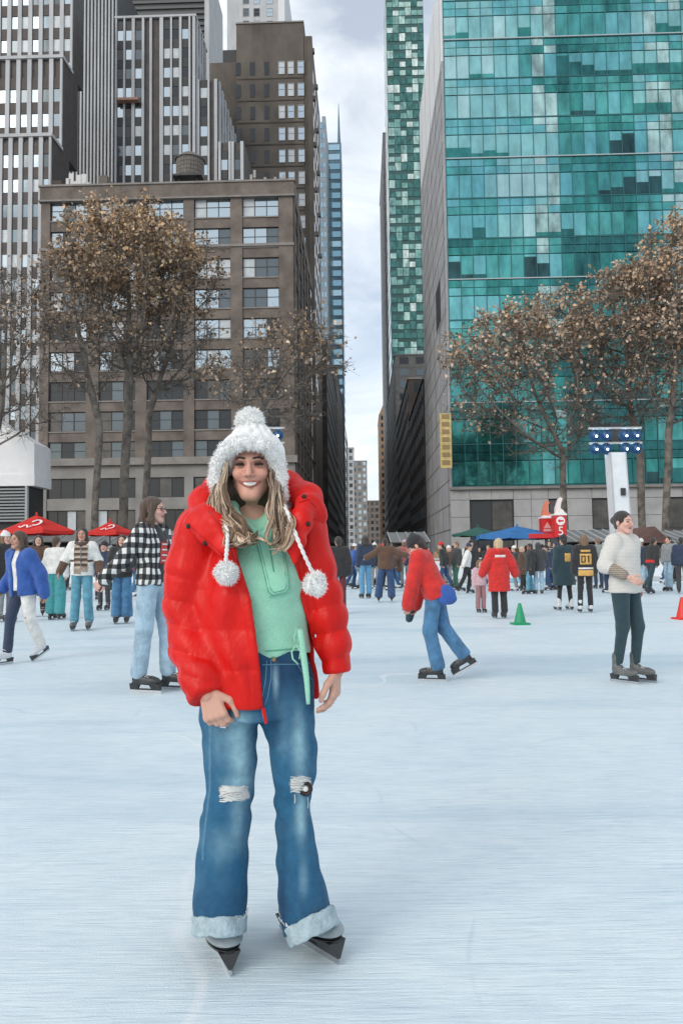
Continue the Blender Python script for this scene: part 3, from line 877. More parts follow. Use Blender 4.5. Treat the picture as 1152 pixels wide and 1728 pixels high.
# golden blade sign at the corner
ps = ats(751, 740, 78)
SG = bldg('blade_sign', 'tall golden vertical sign at the corner of the teal tower', ps.x, 78, 'sign')
zs0, zs1 = ats(751, 790, 78).z, ats(751, 698, 78).z
M_gold = mat('gold_sign', (.62, .47, .20), .45, var=.3, scale=2.5); M_goldd = mat('gold_trim', (.30, .22, .1), .5)
bx('panel', M_gold, SG, -.55, .6, -.15, .15, zs0, zs1)
for k in range(7): bx('letter_tile', M_goldd, SG, -.35, .4, -.19, -.152, zs0 + .35 + k * .78, zs0 + .8 + k * .78)
bx('bracket', M_frame, SG, .6, 1.25, -.05, .05, zs1 - .6, zs1 - .5); bx('bracket', M_frame, SG, .6, 1.25, -.05, .05, zs0 + .4, zs0 + .5)

# =================================================================== TREES
M_bark = mat('plane_tree_bark', (.06, .052, .045), .85, var=.5, scale=2.2, bump=.5, bscale=14, col2=(.24, .215, .185))
M_leaf = mat('dry_leaf', (.2, .12, .06), .8, attr='Col', var=.2, scale=4, coord='Object')
def grow(base, fork, ells, natt, seed, step=.5, kill=.75, reach=9.0, lean=0.0):
    rs = np.random.RandomState(seed)
    A = []
    w = np.array([e[1][0] * e[1][1] * e[1][2] for e in ells]); w = w / w.sum()
    for (c, r), k in zip(ells, w):
        n = int(natt * k); p = rs.normal(size=(n, 3)); p /= np.linalg.norm(p, axis=1)[:, None]
        p *= (rs.rand(n, 1) ** (1 / 2.6)); A.append(np.array(c) + p * np.array(r))
    A = np.concatenate(A)
    P = [np.array(base, float)]; par = [-1]
    n0 = max(3, int(np.linalg.norm(np.array(fork) - P[0]) / step))
    for i in range(1, n0 + 1):
        t = i / n0; q = P[0] * (1 - t) + np.array(fork) * t + np.array([math.sin(t * 4 + seed) * .12, math.cos(t * 3 + seed) * .1, 0]) * t
        P.append(q); par.append(len(P) - 2)
    P = list(P); dmin = np.full(len(A), 1e9); near = np.zeros(len(A), int); alive = np.ones(len(A), bool)
    new = list(range(len(P)))
    for it in range(70):
        for j in new:
            d = np.linalg.norm(A - P[j], axis=1); u = d < dmin
            dmin[u] = d[u]; near[u] = j
        alive &= dmin > kill
        if not alive.any(): break
        new = []
        ok = alive & (dmin < reach + (20 if it < 6 else 0))
        for j in np.unique(near[ok]):
            S = A[ok & (near == j)]
            v = S - P[j]; v /= np.linalg.norm(v, axis=1)[:, None]; v = v.sum(0) + rs.normal(size=3) * .35 + np.array([0, 0, .12])
            nv = np.linalg.norm(v)
            if nv < 1e-4: continue
            q = P[j] + v / nv * step
            if any(np.linalg.norm(q - P[c]) < step * .3 for c in range(len(P) - 1, max(-1, len(P) - 60), -1)): continue
            P.append(q); par.append(j); new.append(len(P) - 1)
        if not new: break
        if len(P) > 2600: break
    return np.array(P), par
def tree(label, base, fork, ells, natt, seed, r0, leafy, gold, ntw=6, group='bare trees around the rink', leaf=.19, kill=.75, tone=1.0):
    """trunk with limbs grown through the crown volume; the crown holds twigs and the last dry leaves"""
    rs = np.random.RandomState(seed + 100)
    P, par = grow(base, fork, ells, natt, seed, kill=kill)
    n = len(P); kids = [[] for _ in range(n)]
    for i, p in enumerate(par):
        if p >= 0: kids[p].append(i)
    rad = np.zeros(n); tip = .016; e = 2.15
    for i in range(n - 1, -1, -1):
        rad[i] = tip if not kids[i] else sum(rad[k] ** e for k in kids[i]) ** (1 / e)
    rad = rad * (r0 / rad[0]) if rad[0] > r0 else rad + (r0 - rad[0]) * (rad / rad[0]) ** 1.5
    rad = np.maximum(rad, .016)
    t = thing('bare_tree', label, 'tree', base, 0, group)
    b0 = np.array(base); L = MB()
    for i in range(n):      # limbs as chains
        if par[i] < 0 or (kids[par[i]][0] != i):
            ch = [i] if par[i] < 0 else [par[i], i]
            while kids[ch[-1]]: ch.append(kids[ch[-1]][0])
            if len(ch) < 2: continue
            pts = P[ch] - b0; rr = rad[ch].copy()
            if par[i] >= 0: rr[0] = min(rr[0], rr[1] * 1.15)
            else: rr[0] *= 1.35
            sm = pts.copy(); sm[1:-1] = (pts[:-2] + 2 * pts[1:-1] + pts[2:]) / 4
            L.tube(sm, rr, 8 if rr[0] > .12 else (5 if rr[0] > .04 else 4), cap=False)
    L.build('trunk', M_bark, t, smooth=True)
    # twigs and leaves
    top = max(c[2] + r[2] for c, r in ells); bot = min(c[2] - r[2] for c, r in ells)
    thin = np.where((rad < .055) & (np.arange(n) > 6))[0]
    I = np.repeat(thin, ntw); N_ = len(I)
    unit = lambda v: v / (np.linalg.norm(v, axis=1)[:, None] + 1e-9)
    v = unit(rs.normal(size=(N_, 3))); v[:, 2] = v[:, 2] * .8 + .1
    ln = rs.uniform(.45, 1.3, N_)[:, None]; p0 = P[I] - b0; p1 = p0 + v * ln * .5; p2 = p1 + unit(v + rs.normal(size=(N_, 3)) * .45) * ln * .5
    a = unit(np.cross(v, np.array([.3, .2, 1.]))); b = np.cross(v, a)
    rings = []
    for pp, r in ((p0, .016), (p1, .012), (p2, .006)):
        for k in range(3): rings.append(pp + (a * math.cos(k * 2.094) + b * math.sin(k * 2.094)) * r)
    TV = np.stack(rings, 1).reshape(-1, 3); o9 = np.arange(N_)[:, None] * 9
    TF = np.concatenate([o9 + np.array([s + k, s + (k + 1) % 3, s + 3 + (k + 1) % 3, s + 3 + k]) for s in (0, 3) for k in range(3)])
    link('twig', mesh_np('twig', TV, TF, M_bark), t, None, 'stuff')
    h = np.clip((P[I][:, 2] - bot) / (top - bot), 0, 1)
    pl = np.clip(.50 * leafy * np.clip((h - .15) * 1.9, .06, 1.3), 0, .98)
    cf = lambda q: np.sin(q[:, 0] * 1.3 + seed) * np.sin(q[:, 1] * 1.5 + 2 * seed) + np.sin(q[:, 2] * 1.7 + q[:, 0] * .6)
    Cn, Hh = [], []
    for u in (.3, .5, .65, .8, .9, 1.0):
        q = p0 + (p1 - p0) * min(1, u * 2) if u < .5 else p1 + (p2 - p1) * (u * 2 - 1)
        k = rs.rand(N_) < pl * np.clip(1.0 + .75 * cf(q), .12, 1.7); Cn.append((q + rs.normal(size=(N_, 3)) * .14)[k]); Hh.append(h[k])
    Cn = np.concatenate(Cn); Hh = np.concatenate(Hh); M_ = len(Cn)
    s_ = leaf * rs.uniform(.4, 1.5, M_)[:, None]; u = unit(rs.normal(size=(M_, 3))); w = unit(np.cross(u, rs.normal(size=(M_, 3)))); fd = np.cross(u, w) * s_ * .25
    LV = np.stack([Cn - u * s_ * .6, Cn + w * s_ * .45 + fd, Cn + u * s_ * .6, Cn - w * s_ * .45 + fd], 1).reshape(-1, 3)
    clump = .5 + .5 * np.sin(Cn[:, 0] * 1.7 + seed) * np.sin(Cn[:, 1] * 1.9) * np.sin(Cn[:, 2] * 1.5 + 2)
    g = np.clip(rs.rand(M_) * gold * (.25 + .9 * Hh) * (.6 + .8 * clump), 0, 1)[:, None]
    cl = (np.array([.15, .11, .08]) if base[0] < 4 else np.array([.19, .135, .11])) * (1 - g) + np.array([.64, .43, .24]) * g
    pale = (rs.rand(M_) < (.20 if base[0] < 4 else .36))[:, None]; cl = np.where(pale, np.array([.46, .36, .28]), cl) * rs.uniform(.9, 1.7, M_)[:, None]
    link('crown', mesh_np('crown', LV, np.arange(M_ * 4).reshape(-1, 4), M_leaf, cols=np.repeat(cl, 4, 0)), t, None, 'stuff')
    return t
def el(px, py, Y, rx, ry, dep=None, dy=0):
    c = at(px, py, Y + dy); k = Y / FPX
    return ((c.x, c.y, c.z), (rx * k, (dep or rx) * k, ry * k))
def tr(label, bpx, Y, fpx, fpy, ells, natt, seed, r0, leafy, gold, **kw):
    b = at(bpx, 930, Y); f = at(fpx, fpy, Y)
    tree(label, (b.x, b.y, 0.0), tuple(f), [el(x, y, Y, rx * 1.14, ry * 1.04) for x, y, rx, ry in ells], natt, seed, r0, leafy, gold, **kw)
tr('golden crowned plane tree on the left, its round top the highest of the left trees', 208, 50, 214, 700, [(218, 440, 112, 100), (225, 570, 90, 70)], 1150, 3, .30, 1.15, 1.0, ntw=8)
tr('leaning plane tree with forked trunk left of the golden crowned tree', 158, 47, 165, 720, [(118, 490, 62, 95), (140, 610, 60, 70)], 640, 4, .22, .6, .40)
tr('plane tree with pale twisting limbs just right of the golden crowned tree', 240, 53, 250, 700, [(315, 470, 62, 90), (290, 600, 90, 70)], 700, 5, .24, .55, .5)
tr('dark bare tree cut off by the left edge beside the white tent', -16, 44, -5, 740, [(10, 560, 75, 130), (30, 690, 70, 60)], 650, 6, .22, .28, .25)
tr('bare tree spreading its brown twigs behind the fur hat of the woman in red', 392, 46, 410, 760, [(505, 590, 85, 62), (430, 640, 90, 50), (480, 690, 70, 50)], 800, 8, .17, .32, .35)
tr('plane tree with thin pale trunk and tan leaf tips in front of the stone base', 957, 50, 948, 760, [(850, 605, 95, 85), (920, 560, 80, 80), (930, 720, 75, 70), (830, 690, 70, 50)], 1150, 9, .21, .6, .8, ntw=8)
tr('broad plane tree with dense brown crown right of the floodlight mast', 1086, 52, 1078, 770, [(1060, 560, 100, 115), (1030, 680, 80, 70)], 1100, 10, .26, .6, .4, ntw=8)
tr('golden brown plane tree reaching highest at the right edge', 1120, 49, 1125, 730, [(1140, 480, 80, 110), (1150, 640, 80, 90)], 900, 11, .24, .9, .85, ntw=8)

# =================================================================== RINK FURNITURE
M_board = mat('rink_board_white', (.70, .74, .77), .4, var=.06, scale=1.5)
M_boardb = mat('rink_board_blue', (.22, .47, .62), .4, var=.1, scale=1.5)
M_rail = mat('rail_grey', (.45, .47, .48), .4)
M_steel = mat('steel_dark', (.06, .062, .065), .4, .6)
M_red = mat('canvas_red', (.60, .022, .015), .7, var=.12, scale=2.)
M_redp = mat('paint_red', (.62, .02, .02), .4)
M_wht = mat('paint_white', (.78, .78, .77), .5)
M_blue = mat('canvas_blue', (.03, .16, .42), .6, var=.15, scale=2)
M_green = mat('canvas_green', (.02, .10, .08), .7, var=.15, scale=2)
RB = thing('rink_barrier', 'long low white and blue barrier closing the far side of the ice', 'barrier', (0, 36.2, 0))
for i in range(20):
    x0 = -24 + i * 2.4
    bx('board_panel', M_boardb if i in (3, 8, 9, 15, 18) else M_board, RB, x0 + .012, x0 + 2.388, -.05, .05, .02, 1.05)
    bx('kick_strip', M_boardb if i % 2 else M_rail, RB, x0 + .012, x0 + 2.388, -.065, -.051, .02, .22)
    bx('post', M_rail, RB, x0 - .05, x0 + .01, -.07, .09, 0, 1.12)
bx('top_rail', M_rail, RB, -24.1, 24.1, -.08, .1, 1.121, 1.2)

def parasol(label, c, r, zt_, ze, m, n=6, val=.16, cat='umbrella', name='market_umbrella', logo=True, rot=0.0, group='red umbrellas'):
    t = thing(name, label, cat, (c[0], c[1], 0), rot, group)
    b = MB(); b.tube([(0, 0, 0), (0, 0, zt_ + .12)], .03, 8); b.build('pole', M_steel, t)
    b = MB(); b.lathe([(.28, 0), (.28, .06), (.06, .1), (.05, .3)], 14); b.build('base', M_steel, t)
    for k in range(n):
        a0, a1 = 2 * math.pi * k / n, 2 * math.pi * (k + 1) / n
        V, F = [], []; S = 5
        for i in range(S + 1):
            s = i / S; z = zt_ + (ze - zt_) * (s ** 1.12) - .05 * math.sin(math.pi * s)
            for j in range(5):
                u = j / 4; p = Vector((math.cos(a0), math.sin(a0), 0)) * (1 - u) + Vector((math.cos(a1), math.sin(a1), 0)) * u
                V.append((p.x * r * s, p.y * r * s, z - .05 * s * math.sin(math.pi * u)))
        for i in range(S):
            for j in range(4): F.append((i * 5 + j, i * 5 + j + 1, (i + 1) * 5 + j + 1, (i + 1) * 5 + j))
        q = len(V)
        for j in range(5):
            u = j / 4; p = V[S * 5 + j]; V.append((p[0] * 1.005, p[1] * 1.005, p[2] - val))
        for j in range(4): F.append((S * 5 + j, S * 5 + j + 1, q + j + 1, q + j))
        b = MB(); b.add(V, F); o = b.build('canopy_panel', m, t, smooth=False)
        b = MB(); b.tube([(0, 0, zt_ - .06), (math.cos(a0) * r * .97, math.sin(a0) * r * .97, ze - .04)], .012, 4); b.build('rib', M_steel, t)
    b = MB(); b.lathe([(.0, zt_ + .16), (.05, zt_ + .1), (.07, zt_)], 10); b.build('finial', m, t)
    if logo:   # white emblem: an open ring with a wave beside it, printed on the panel towards the ice
        def P(u, s):      # u across, s down the canopy on its -Y side
            z = zt_ + (ze - zt_) * s - .01; return Vector((u, -r * s * math.cos(math.pi / n) - .01 if n % 2 == 0 else -r * s, z + .05))
        def ribbon(pts, w):
            b = MB(); V, F = [], []
            for i, (u, s) in enumerate(pts):
                pu, ps_ = pts[min(i + 1, len(pts) - 1)], pts[max(i - 1, 0)]; du, ds = pu[0] - ps_[0], (pu[1] - ps_[1]) * r
                L_ = math.hypot(du, ds) or 1; nx, ns = -ds / L_ * w, du / L_ * w / r
                V += [P(u + nx, s + ns), P(u - nx, s - ns)]
            for i in range(len(pts) - 1): F.append((2 * i, 2 * i + 1, 2 * i + 3, 2 * i + 2))
            b.add(V, F); return b.build('emblem', M_wht, t)
        k = r / 1.45
        ribbon([(.28 * k + .17 * k * math.cos(a), .58 + .17 * math.sin(a)) for a in [i * .35 - 2.9 for i in range(15)]], .045 * k)
        ribbon([(-.25 * k + .09 * k * i, .80 + .10 * math.sin(i * 1.9)) for i in range(6)], .04 * k)
    return t
c = at(62, 900, 39); parasol('large red umbrella with white emblem at the left edge', c, 1.92, at(62, 869, 39).z, at(62, 896, 39).z, M_red, 6, rot=.0)
c = at(186, 900, 40.5); parasol('smaller red umbrella with a round white emblem between the trees', c, 1.28, at(186, 880, 40.5).z, at(186, 898, 40.5).z, M_red, 6, rot=.0)
c = at(872, 905, 40); t = parasol('blue umbrella with a red and white lettered valance beside the red sign boxes', c, 2.25, at(872, 888, 40).z, at(872, 902, 40).z, M_blue, 8, .22, logo=False, group='coloured umbrellas', rot=math.pi / 8)
bx('valance_sign', M_redp, t, -.75, .6, -2.24, -2.2, at(872, 910, 40).z, at(872, 903, 40).z).rotation_euler = (0, 0, -math.pi / 8)
c = at(806, 905, 41.5); parasol('dark green umbrella half hidden by the blue one', c, 1.4, at(806, 889, 41.5).z, at(806, 901, 41.5).z, M_green, 8, .1, logo=False, group='coloured umbrellas')

# red sign boxes with a boot on top
def totem(label, px, Y, y0, y1, w_px, boot_m, face):
    p = at(px, y1, Y); zt_ = at(px, y0, Y).z; w = w_px / 1300 * Y
    t = thing('sign_box', label, 'sign', (p.x, Y, 0), 0, 'red sign boxes')
    bx('post', M_steel, t, -.06, .06, -.06, .06, 0, p.z)
    bx('box', M_redp, t, -w / 2, w / 2, -w / 2, w / 2, p.z, zt_)
    bx('cap', M_wht, t, -w / 2 - .03, w / 2 + .03, -w / 2 - .03, w / 2 + .03, zt_, zt_ + .08)
    h = .95; b = MB()
    poly = [(-.16, 0), (.20, 0), (.22, .12), (.12, .22), (.05, .34), (.05, .80), (.0, .86), (-.12, .84), (-.17, .76), (-.15, .3)]
    poly = [(-.16, 0), (.20, 0), (.23, .1), (.18, .2), (.06, .30), (.10, .62), (.17, .80), (.09, .90), (-.03, .78), (-.09, .55), (-.16, .3)]
    b.prism([(x * 1.1, -.13, zt_ + .081 + z * .92) for x, z in poly], (0, .26, 0)); b.build('boot', boot_m, t)
    b = MB(); b.prism([(-.2, -.04, zt_ + .085), (.28, -.04, zt_ + .085), (.32, -.04, zt_ + .14), (-.2, -.04, zt_ + .14)], (0, -.12, 0)); b.build('blade', M_wht, t)
    f = -w / 2 - .006
    hh = zt_ - p.z
    if face == 5:
        b = MB(); b.lathe([(.215, 0), (.215, .012), (.0, .0121)], 20); o = b.build('disc', M_wht, t, (0, f, p.z + hh * .74)); o.rotation_euler = (math.pi / 2, 0, 0)
        b = MB(); z = p.z + hh * .74
        b.prism([(-.15, f - .02, z), (-.03, f - .02, z + .1), (-.03, f - .02, z + .04), (.14, f - .02, z + .04), (.14, f - .02, z - .04), (-.03, f - .02, z - .04), (-.03, f - .02, z - .1)], (0, .006, 0)); b.build('arrow', M_redp, t)
        text_obj('5', 'number', M_wht, t, .60, (0, f - .004, p.z + hh * .25))
    else:
        b = MB(); z = p.z + hh * .52
        b.prism([(-.2, f - .01, z), (0, f - .01, z + .32), (.2, f - .01, z)], (0, .006, 0)); b.box(-.2, .2, f - .01, f - .004, z - .16, z - .04); b.build('emblem', mat('emblem_pink', (.75, .35, .33), .5), t)
        bx('stripe', M_wht, t, -w / 2 + .05, w / 2 - .05, f - .004, f + .004, p.z + hh * .12, p.z + hh * .2)
M_boot = mat('boot_orange', (.72, .20, .12), .5); M_bootw = mat('boot_white', (.80, .72, .68), .5)
totem('red sign box with a circled arrow, the numeral 5 and a pale boot on top', 943, 38, 870, 906, 20, M_bootw, 5)
totem('red sign box with a pink emblem and an orange boot on top', 921, 39, 875, 910, 18, M_boot, 0)

# floodlight masts
M_mast = mat('mast_wrap', (.72, .75, .78), .6, var=.1, scale=1.2)
M_lamp = mat('lamp_lit', (.9, .95, 1), .3, emit=(.62, .82, 1.0), estr=14.0)
M_glow = mat('lamp_bezel_blue', (.02, .09, .22), .3)
def mast(label, px_top, px_base, Y):
    a = at(px_top, 765, Y); bz = at(px_base, 935, Y); t = thing('floodlight_mast', label, 'floodlight', (bz.x, Y, 0), 0, 'floodlight masts')
    dx = a.x - bz.x; zt_ = a.z; w = .40
    b = MB(); V = []
    for z, ww, xx in ((0, w * 1.05, 0), (zt_, w * .98, dx)):
        V += [(xx - ww, -ww, z), (xx + ww, -ww, z), (xx + ww, ww, z), (xx - ww, ww, z)]
    b.add(V, [(3, 2, 1, 0), (4, 5, 6, 7), (0, 1, 5, 4), (1, 2, 6, 5), (2, 3, 7, 6), (3, 0, 4, 7)]); b.build('column', M_mast, t)
    for sx in (-1, 1):
        b = MB(); b.tube([(sx * w * 1.0, -w * 1.06, 0), (dx + sx * w * .94, -w * 1.02, zt_)], .03, 5); b.build('edge_rail', M_rail, t)
    bx('junction_box', M_steel, t, dx * .7 - .02, dx * .7 + .2, -w - .12, -w - .02, zt_ * .66, zt_ * .66 + .36)
    k = Y / 1300
    z1 = at(px_top, 723, Y).z; z2 = at(px_top, 748, Y).z
    for z in (z1, z2):
        b = MB(); b.tube([(dx - 45 * k, -.1, z), (dx + 45 * k, -.1, z)], .055, 6); b.build('crossbar', M_rail, t)
    for x in (-12 * k, 10 * k): bx('upright', M_steel, t, dx + x - .06, dx + x + .06, -.06, .06, zt_ - .02, z1 + .1)
    bx('top_unit', M_steel, t, dx - .22, dx + .3, -.05, .3, z2 + .1, z1 + .25)
    for zc_ in (z1 - 13 * k, z2 - 10 * k):
        for x in (-29, -11, 22, 40):
            cx = dx + x * k - 6 * k
            h = MB(); h.lathe([(.05, .22), (.17, .14), (.235, 0), (.205, -.03)], 14); o = h.build('lamp', M_glow, t, (cx, -.18, zc_)); o.rotation_euler = (math.pi / 2 + .25, 0, 0)
            d = MB(); d.lathe([(.0, -.022), (.17, -.018), (.21, .0)], 14); q = d.build('lens', M_lamp, o)
            d = MB(); d.lathe([(.20, -.035), (.30, -.03), (.30, -.01), (.2, -.008)], 14); d.build('bezel', M_glow, o)
            bx('yoke', M_steel, o, -.03, .03, .1, .3, .1, .16)
mast('floodlight mast wrapped in white with eight lit lamps in front of the right trees', 1037, 1051, 38)
mast('floodlight mast whose lit lamps peek out beside the fur hat', 436, 440, 42)

# white tent at the left edge
M_tent = mat('tent_white', (.84, .85, .86), .6, var=.05, scale=1.5)
M_louv = mat('louvre_grey', (.42, .44, .45), .5)
Yk = 46; p1 = at(58, 800, Yk); ap = at(-45, 685, Yk); ev = at(58, 748, Yk)
TN = thing('event_tent', 'large white gabled tent with louvred lower wall at the left edge', 'tent', (p1.x, Yk, 0))
wl_ = 2 * (p1.x - ap.x)
b = MB(); b.prism([(0, 0, p1.z), (0, 0, ev.z), (-wl_ / 2, 0, ap.z), (-wl_, 0, ev.z), (-wl_, 0, p1.z)], (0, 2.6, 0)); b.build('roof', M_tent, TN)
bx('valance', M_tent, TN, -wl_ - .05, .05, -.06, 2.65, p1.z - .7, p1.z - .002)
for k in range(11):
    z = p1.z - .8 - k * .19; o = bx('louvre', M_louv, TN, -wl_, -.5, -.02, .12, z - .12, z - .04); o.rotation_euler = (.3, 0, 0)
bx('back_wall', M_dark, TN, -wl_, -.4, .3, 2.5, 0, p1.z - .71)
for x in (-.4, -3.4, -6.4): bx('post', M_louv, TN, x - .12, x + .02, -.04, .2, 0, p1.z - .71)
for k in range(2): bx('window', G_dark, TN, -3.2 - k * 3, -.7 - k * 3, .1, .28, 1.5, 2.7)

# market kiosks behind the ice
M_kroof = mat('kiosk_roof', (.20, .20, .20), .5, var=.15, scale=1.2); M_kglass = glass('kiosk_glass', (.20, .25, .28), .4, .1); M_kwall = mat('kiosk_wall', (.10, .09, .085), .6, var=.4, scale=1.3)
M_warm = mat('kiosk_lit_sign', (.9, .85, .75), .5, emit=(1, .85, .65), estr=.7)
def kiosk(label, px0, px1, Y, ytop, rng, gable=False):
    a = at(px0, ytop, Y); c = at(px1, ytop, Y); w = c.x - a.x; zt_ = a.z
    t = thing('market_kiosk', label, 'kiosk', (a.x, Y, 0), 0, 'glazed kiosks behind the ice')
    ze = zt_ - .75
    bx('back_wall', M_kwall, t, 0, w, 1.2, 3, 0, ze)
    if gable:
        b = MB(); b.prism([(-.2, 0, ze), (w + .2, 0, ze), (w / 2, 0, zt_ + .15)], (0, 3, 0)); b.build('roof', mat('kiosk_roof_rust', (.16, .09, .075), .7, var=.3, scale=2), t)
    else:
        b = MB(); b.prism([(-.1, -.7, ze), (-.1, -.62, ze - .06), (-.1, 3, zt_ - .1), (-.1, 3, zt_)], (w + .2, 0, 0)); b.build('roof', M_kroof, t)
        for k in range(5):
            x = -.08 + (w + .1) * k / 4; b = MB(); b.obox((x, 1.15, (ze + zt_) / 2 + .03), (.05, 0, 0), (0, 3.75, .75), (0, 0, .06)); b.build('roof_rib', M_rail, t)
    n = max(2, round(w / 1.1))
    for k in range(n + 1): bx('post', M_rail, t, w * k / n - .04, w * k / n + .04, -.04, .06, 0, ze)
    for k in range(n):
        bx('pane', M_kglass, t, w * k / n + .042, w * (k + 1) / n - .042, 0, .03, 1.0, ze - .3)
        bx('panel', rng.choice([M_kwall, M_redp, M_rail, M_wht, M_kwall]), t, w * k / n + .042, w * (k + 1) / n - .042, -.02, .03, .05, .98)
        if rng.random() < .6: bx('menu_board', rng.choice([M_warm, M_wht, M_redp, M_blue]), t, w * k / n + .15, w * (k + 1) / n - .3, -.05, -.022, ze - .75, ze - .35)
rk = random.Random(2)
for px0, px1, Y, yt, lb, gb in ((952, 1012, 43, 892, 'grey roofed glass kiosk beside the red sign boxes', False), (1016, 1078, 43, 891, 'grey roofed glass kiosk behind the woman in white', False), (1082, 1126, 42, 893, 'small gabled kiosk with rust coloured roof near the right edge', True),
                              (1130, 1190, 43, 893, 'grey roofed kiosk cut off by the right edge', False), (140, 232, 44, 897, 'glass kiosk with pale front behind the smaller red umbrella', False), (236, 330, 45, 893, 'glass kiosk partly hidden by the woman in plaid', False),
                              (660, 722, 50, 896, 'small glass kiosk at the mouth of the side street', False), (-10, 132, 45, 894, 'wide kiosk below the white tent', False)):
    kiosk(lb, px0, px1, Y, yt, rk, gb)

# cones on the ice
def cone_thing(label, px, py, hpx, m):
    g = gnd(px, py); k = g.y / 1300; h = hpx * k
    t = thing('traffic_cone', label, 'traffic cone', (g.x, g.y, 0), .2, 'cones on the ice')
    b = MB(); b.lathe([(h * .30, .035), (h * .27, .05), (h * .075, h * .97), (h * .06, h), (0, h)], 20); b.build('body', m, t, smooth=False)
    w = h * .36; b = MB(); b.box(-w, w, -w, w, 0, .034); b.build('base', m, t)
cone_thing('green plastic cone standing on the ice behind the skaters', 877, 1054, 36, mat('cone_green', (.01, .27, .12), .45))
cone_thing('red plastic cone at the right edge of the ice', 1151, 1045, 37, mat('cone_red', (.66, .03, .015), .45))

# =================================================================== PEOPLE
M_skin = mat('skin', (.5, .3, .22), .5, attr='Col', spec=.4)
def cloth(name, col, rough=.85, var=.18, scale=14, bump=.25, bscale=60, **kw):
    return mat(name, col, rough, var=var, scale=scale, bump=bump, bscale=bscale, coord='Object', sheen=kw.pop('sheen', .15), **kw)
SKIN = {'fair': (.60, .37, .28), 'tan': (.50, .28, .20), 'brown': (.27, .14, .09), 'dark': (.13, .07, .045), 'rosy': (.62, .37, .30)}
C_black = cloth('cloth_black', (.018, .018, .02)); C_char = cloth('cloth_charcoal', (.045, .047, .05)); C_navy = cloth('cloth_navy', (.02, .035, .075))
C_blue = cloth('cloth_blue', (.025, .09, .34)); C_red = cloth('cloth_red', (.55, .018, .014)); C_white = cloth('cloth_white', (.70, .69, .66)); C_grey = cloth('cloth_grey', (.24, .25, .26))
C_brown = cloth('cloth_brown', (.10, .05, .03)); C_tan = cloth('cloth_tan', (.34, .22, .12)); C_olive = cloth('cloth_olive', (.07, .085, .05)); C_pink = cloth('cloth_pink', (.55, .36, .40))
C_teal = cloth('cloth_teal', (.014, .042, .055)); C_tealb = cloth('cloth_bright_teal', (.05, .28, .30)); C_green = cloth('cloth_green', (.03, .12, .08)); C_maroon = cloth('cloth_maroon', (.10, .02, .025))
C_jean = cloth('denim_blue', (.055, .17, .32), bump=.4, scale=9, var=.35); C_jeand = cloth('denim_dark', (.02, .06, .15), bump=.4, scale=9, var=.35); C_jeanl = cloth('denim_light', (.32, .45, .55), bump=.5, scale=10, var=.28)
C_jeanteal = cloth('denim_teal', (.09, .27, .36), bump=.4, scale=9, var=.35)
H_brown = cloth('hair_brown', (.075, .040, .022), .5, .5, 20, .6, 60, stretch=(4, 4, .5)); H_dark = cloth('hair_dark', (.022, .014, .010), .45, .5, 20, .6, 60, stretch=(4, 4, .5))
H_blond = cloth('hair_blond', (.55, .42, .26), .5, .35, 20, .6, 60, stretch=(4, 4, .5)); H_ginger = cloth('hair_light_brown', (.19, .11, .06), .5, .5, 20, .6, 60, stretch=(4, 4, .5))
M_bootd = mat('skate_boot_dark', (.035, .036, .038), .45, var=.3, scale=20, coord='Object'); M_bootg = mat('skate_boot_grey', (.12, .125, .125), .5, var=.35, scale=18, coord='Object'); M_bootwh = mat('skate_boot_white', (.62, .64, .66), .45)
M_blade = mat('blade_steel', (.55, .57, .6), .25, .9); M_lace = mat('lace_white', (.62, .62, .6), .8)

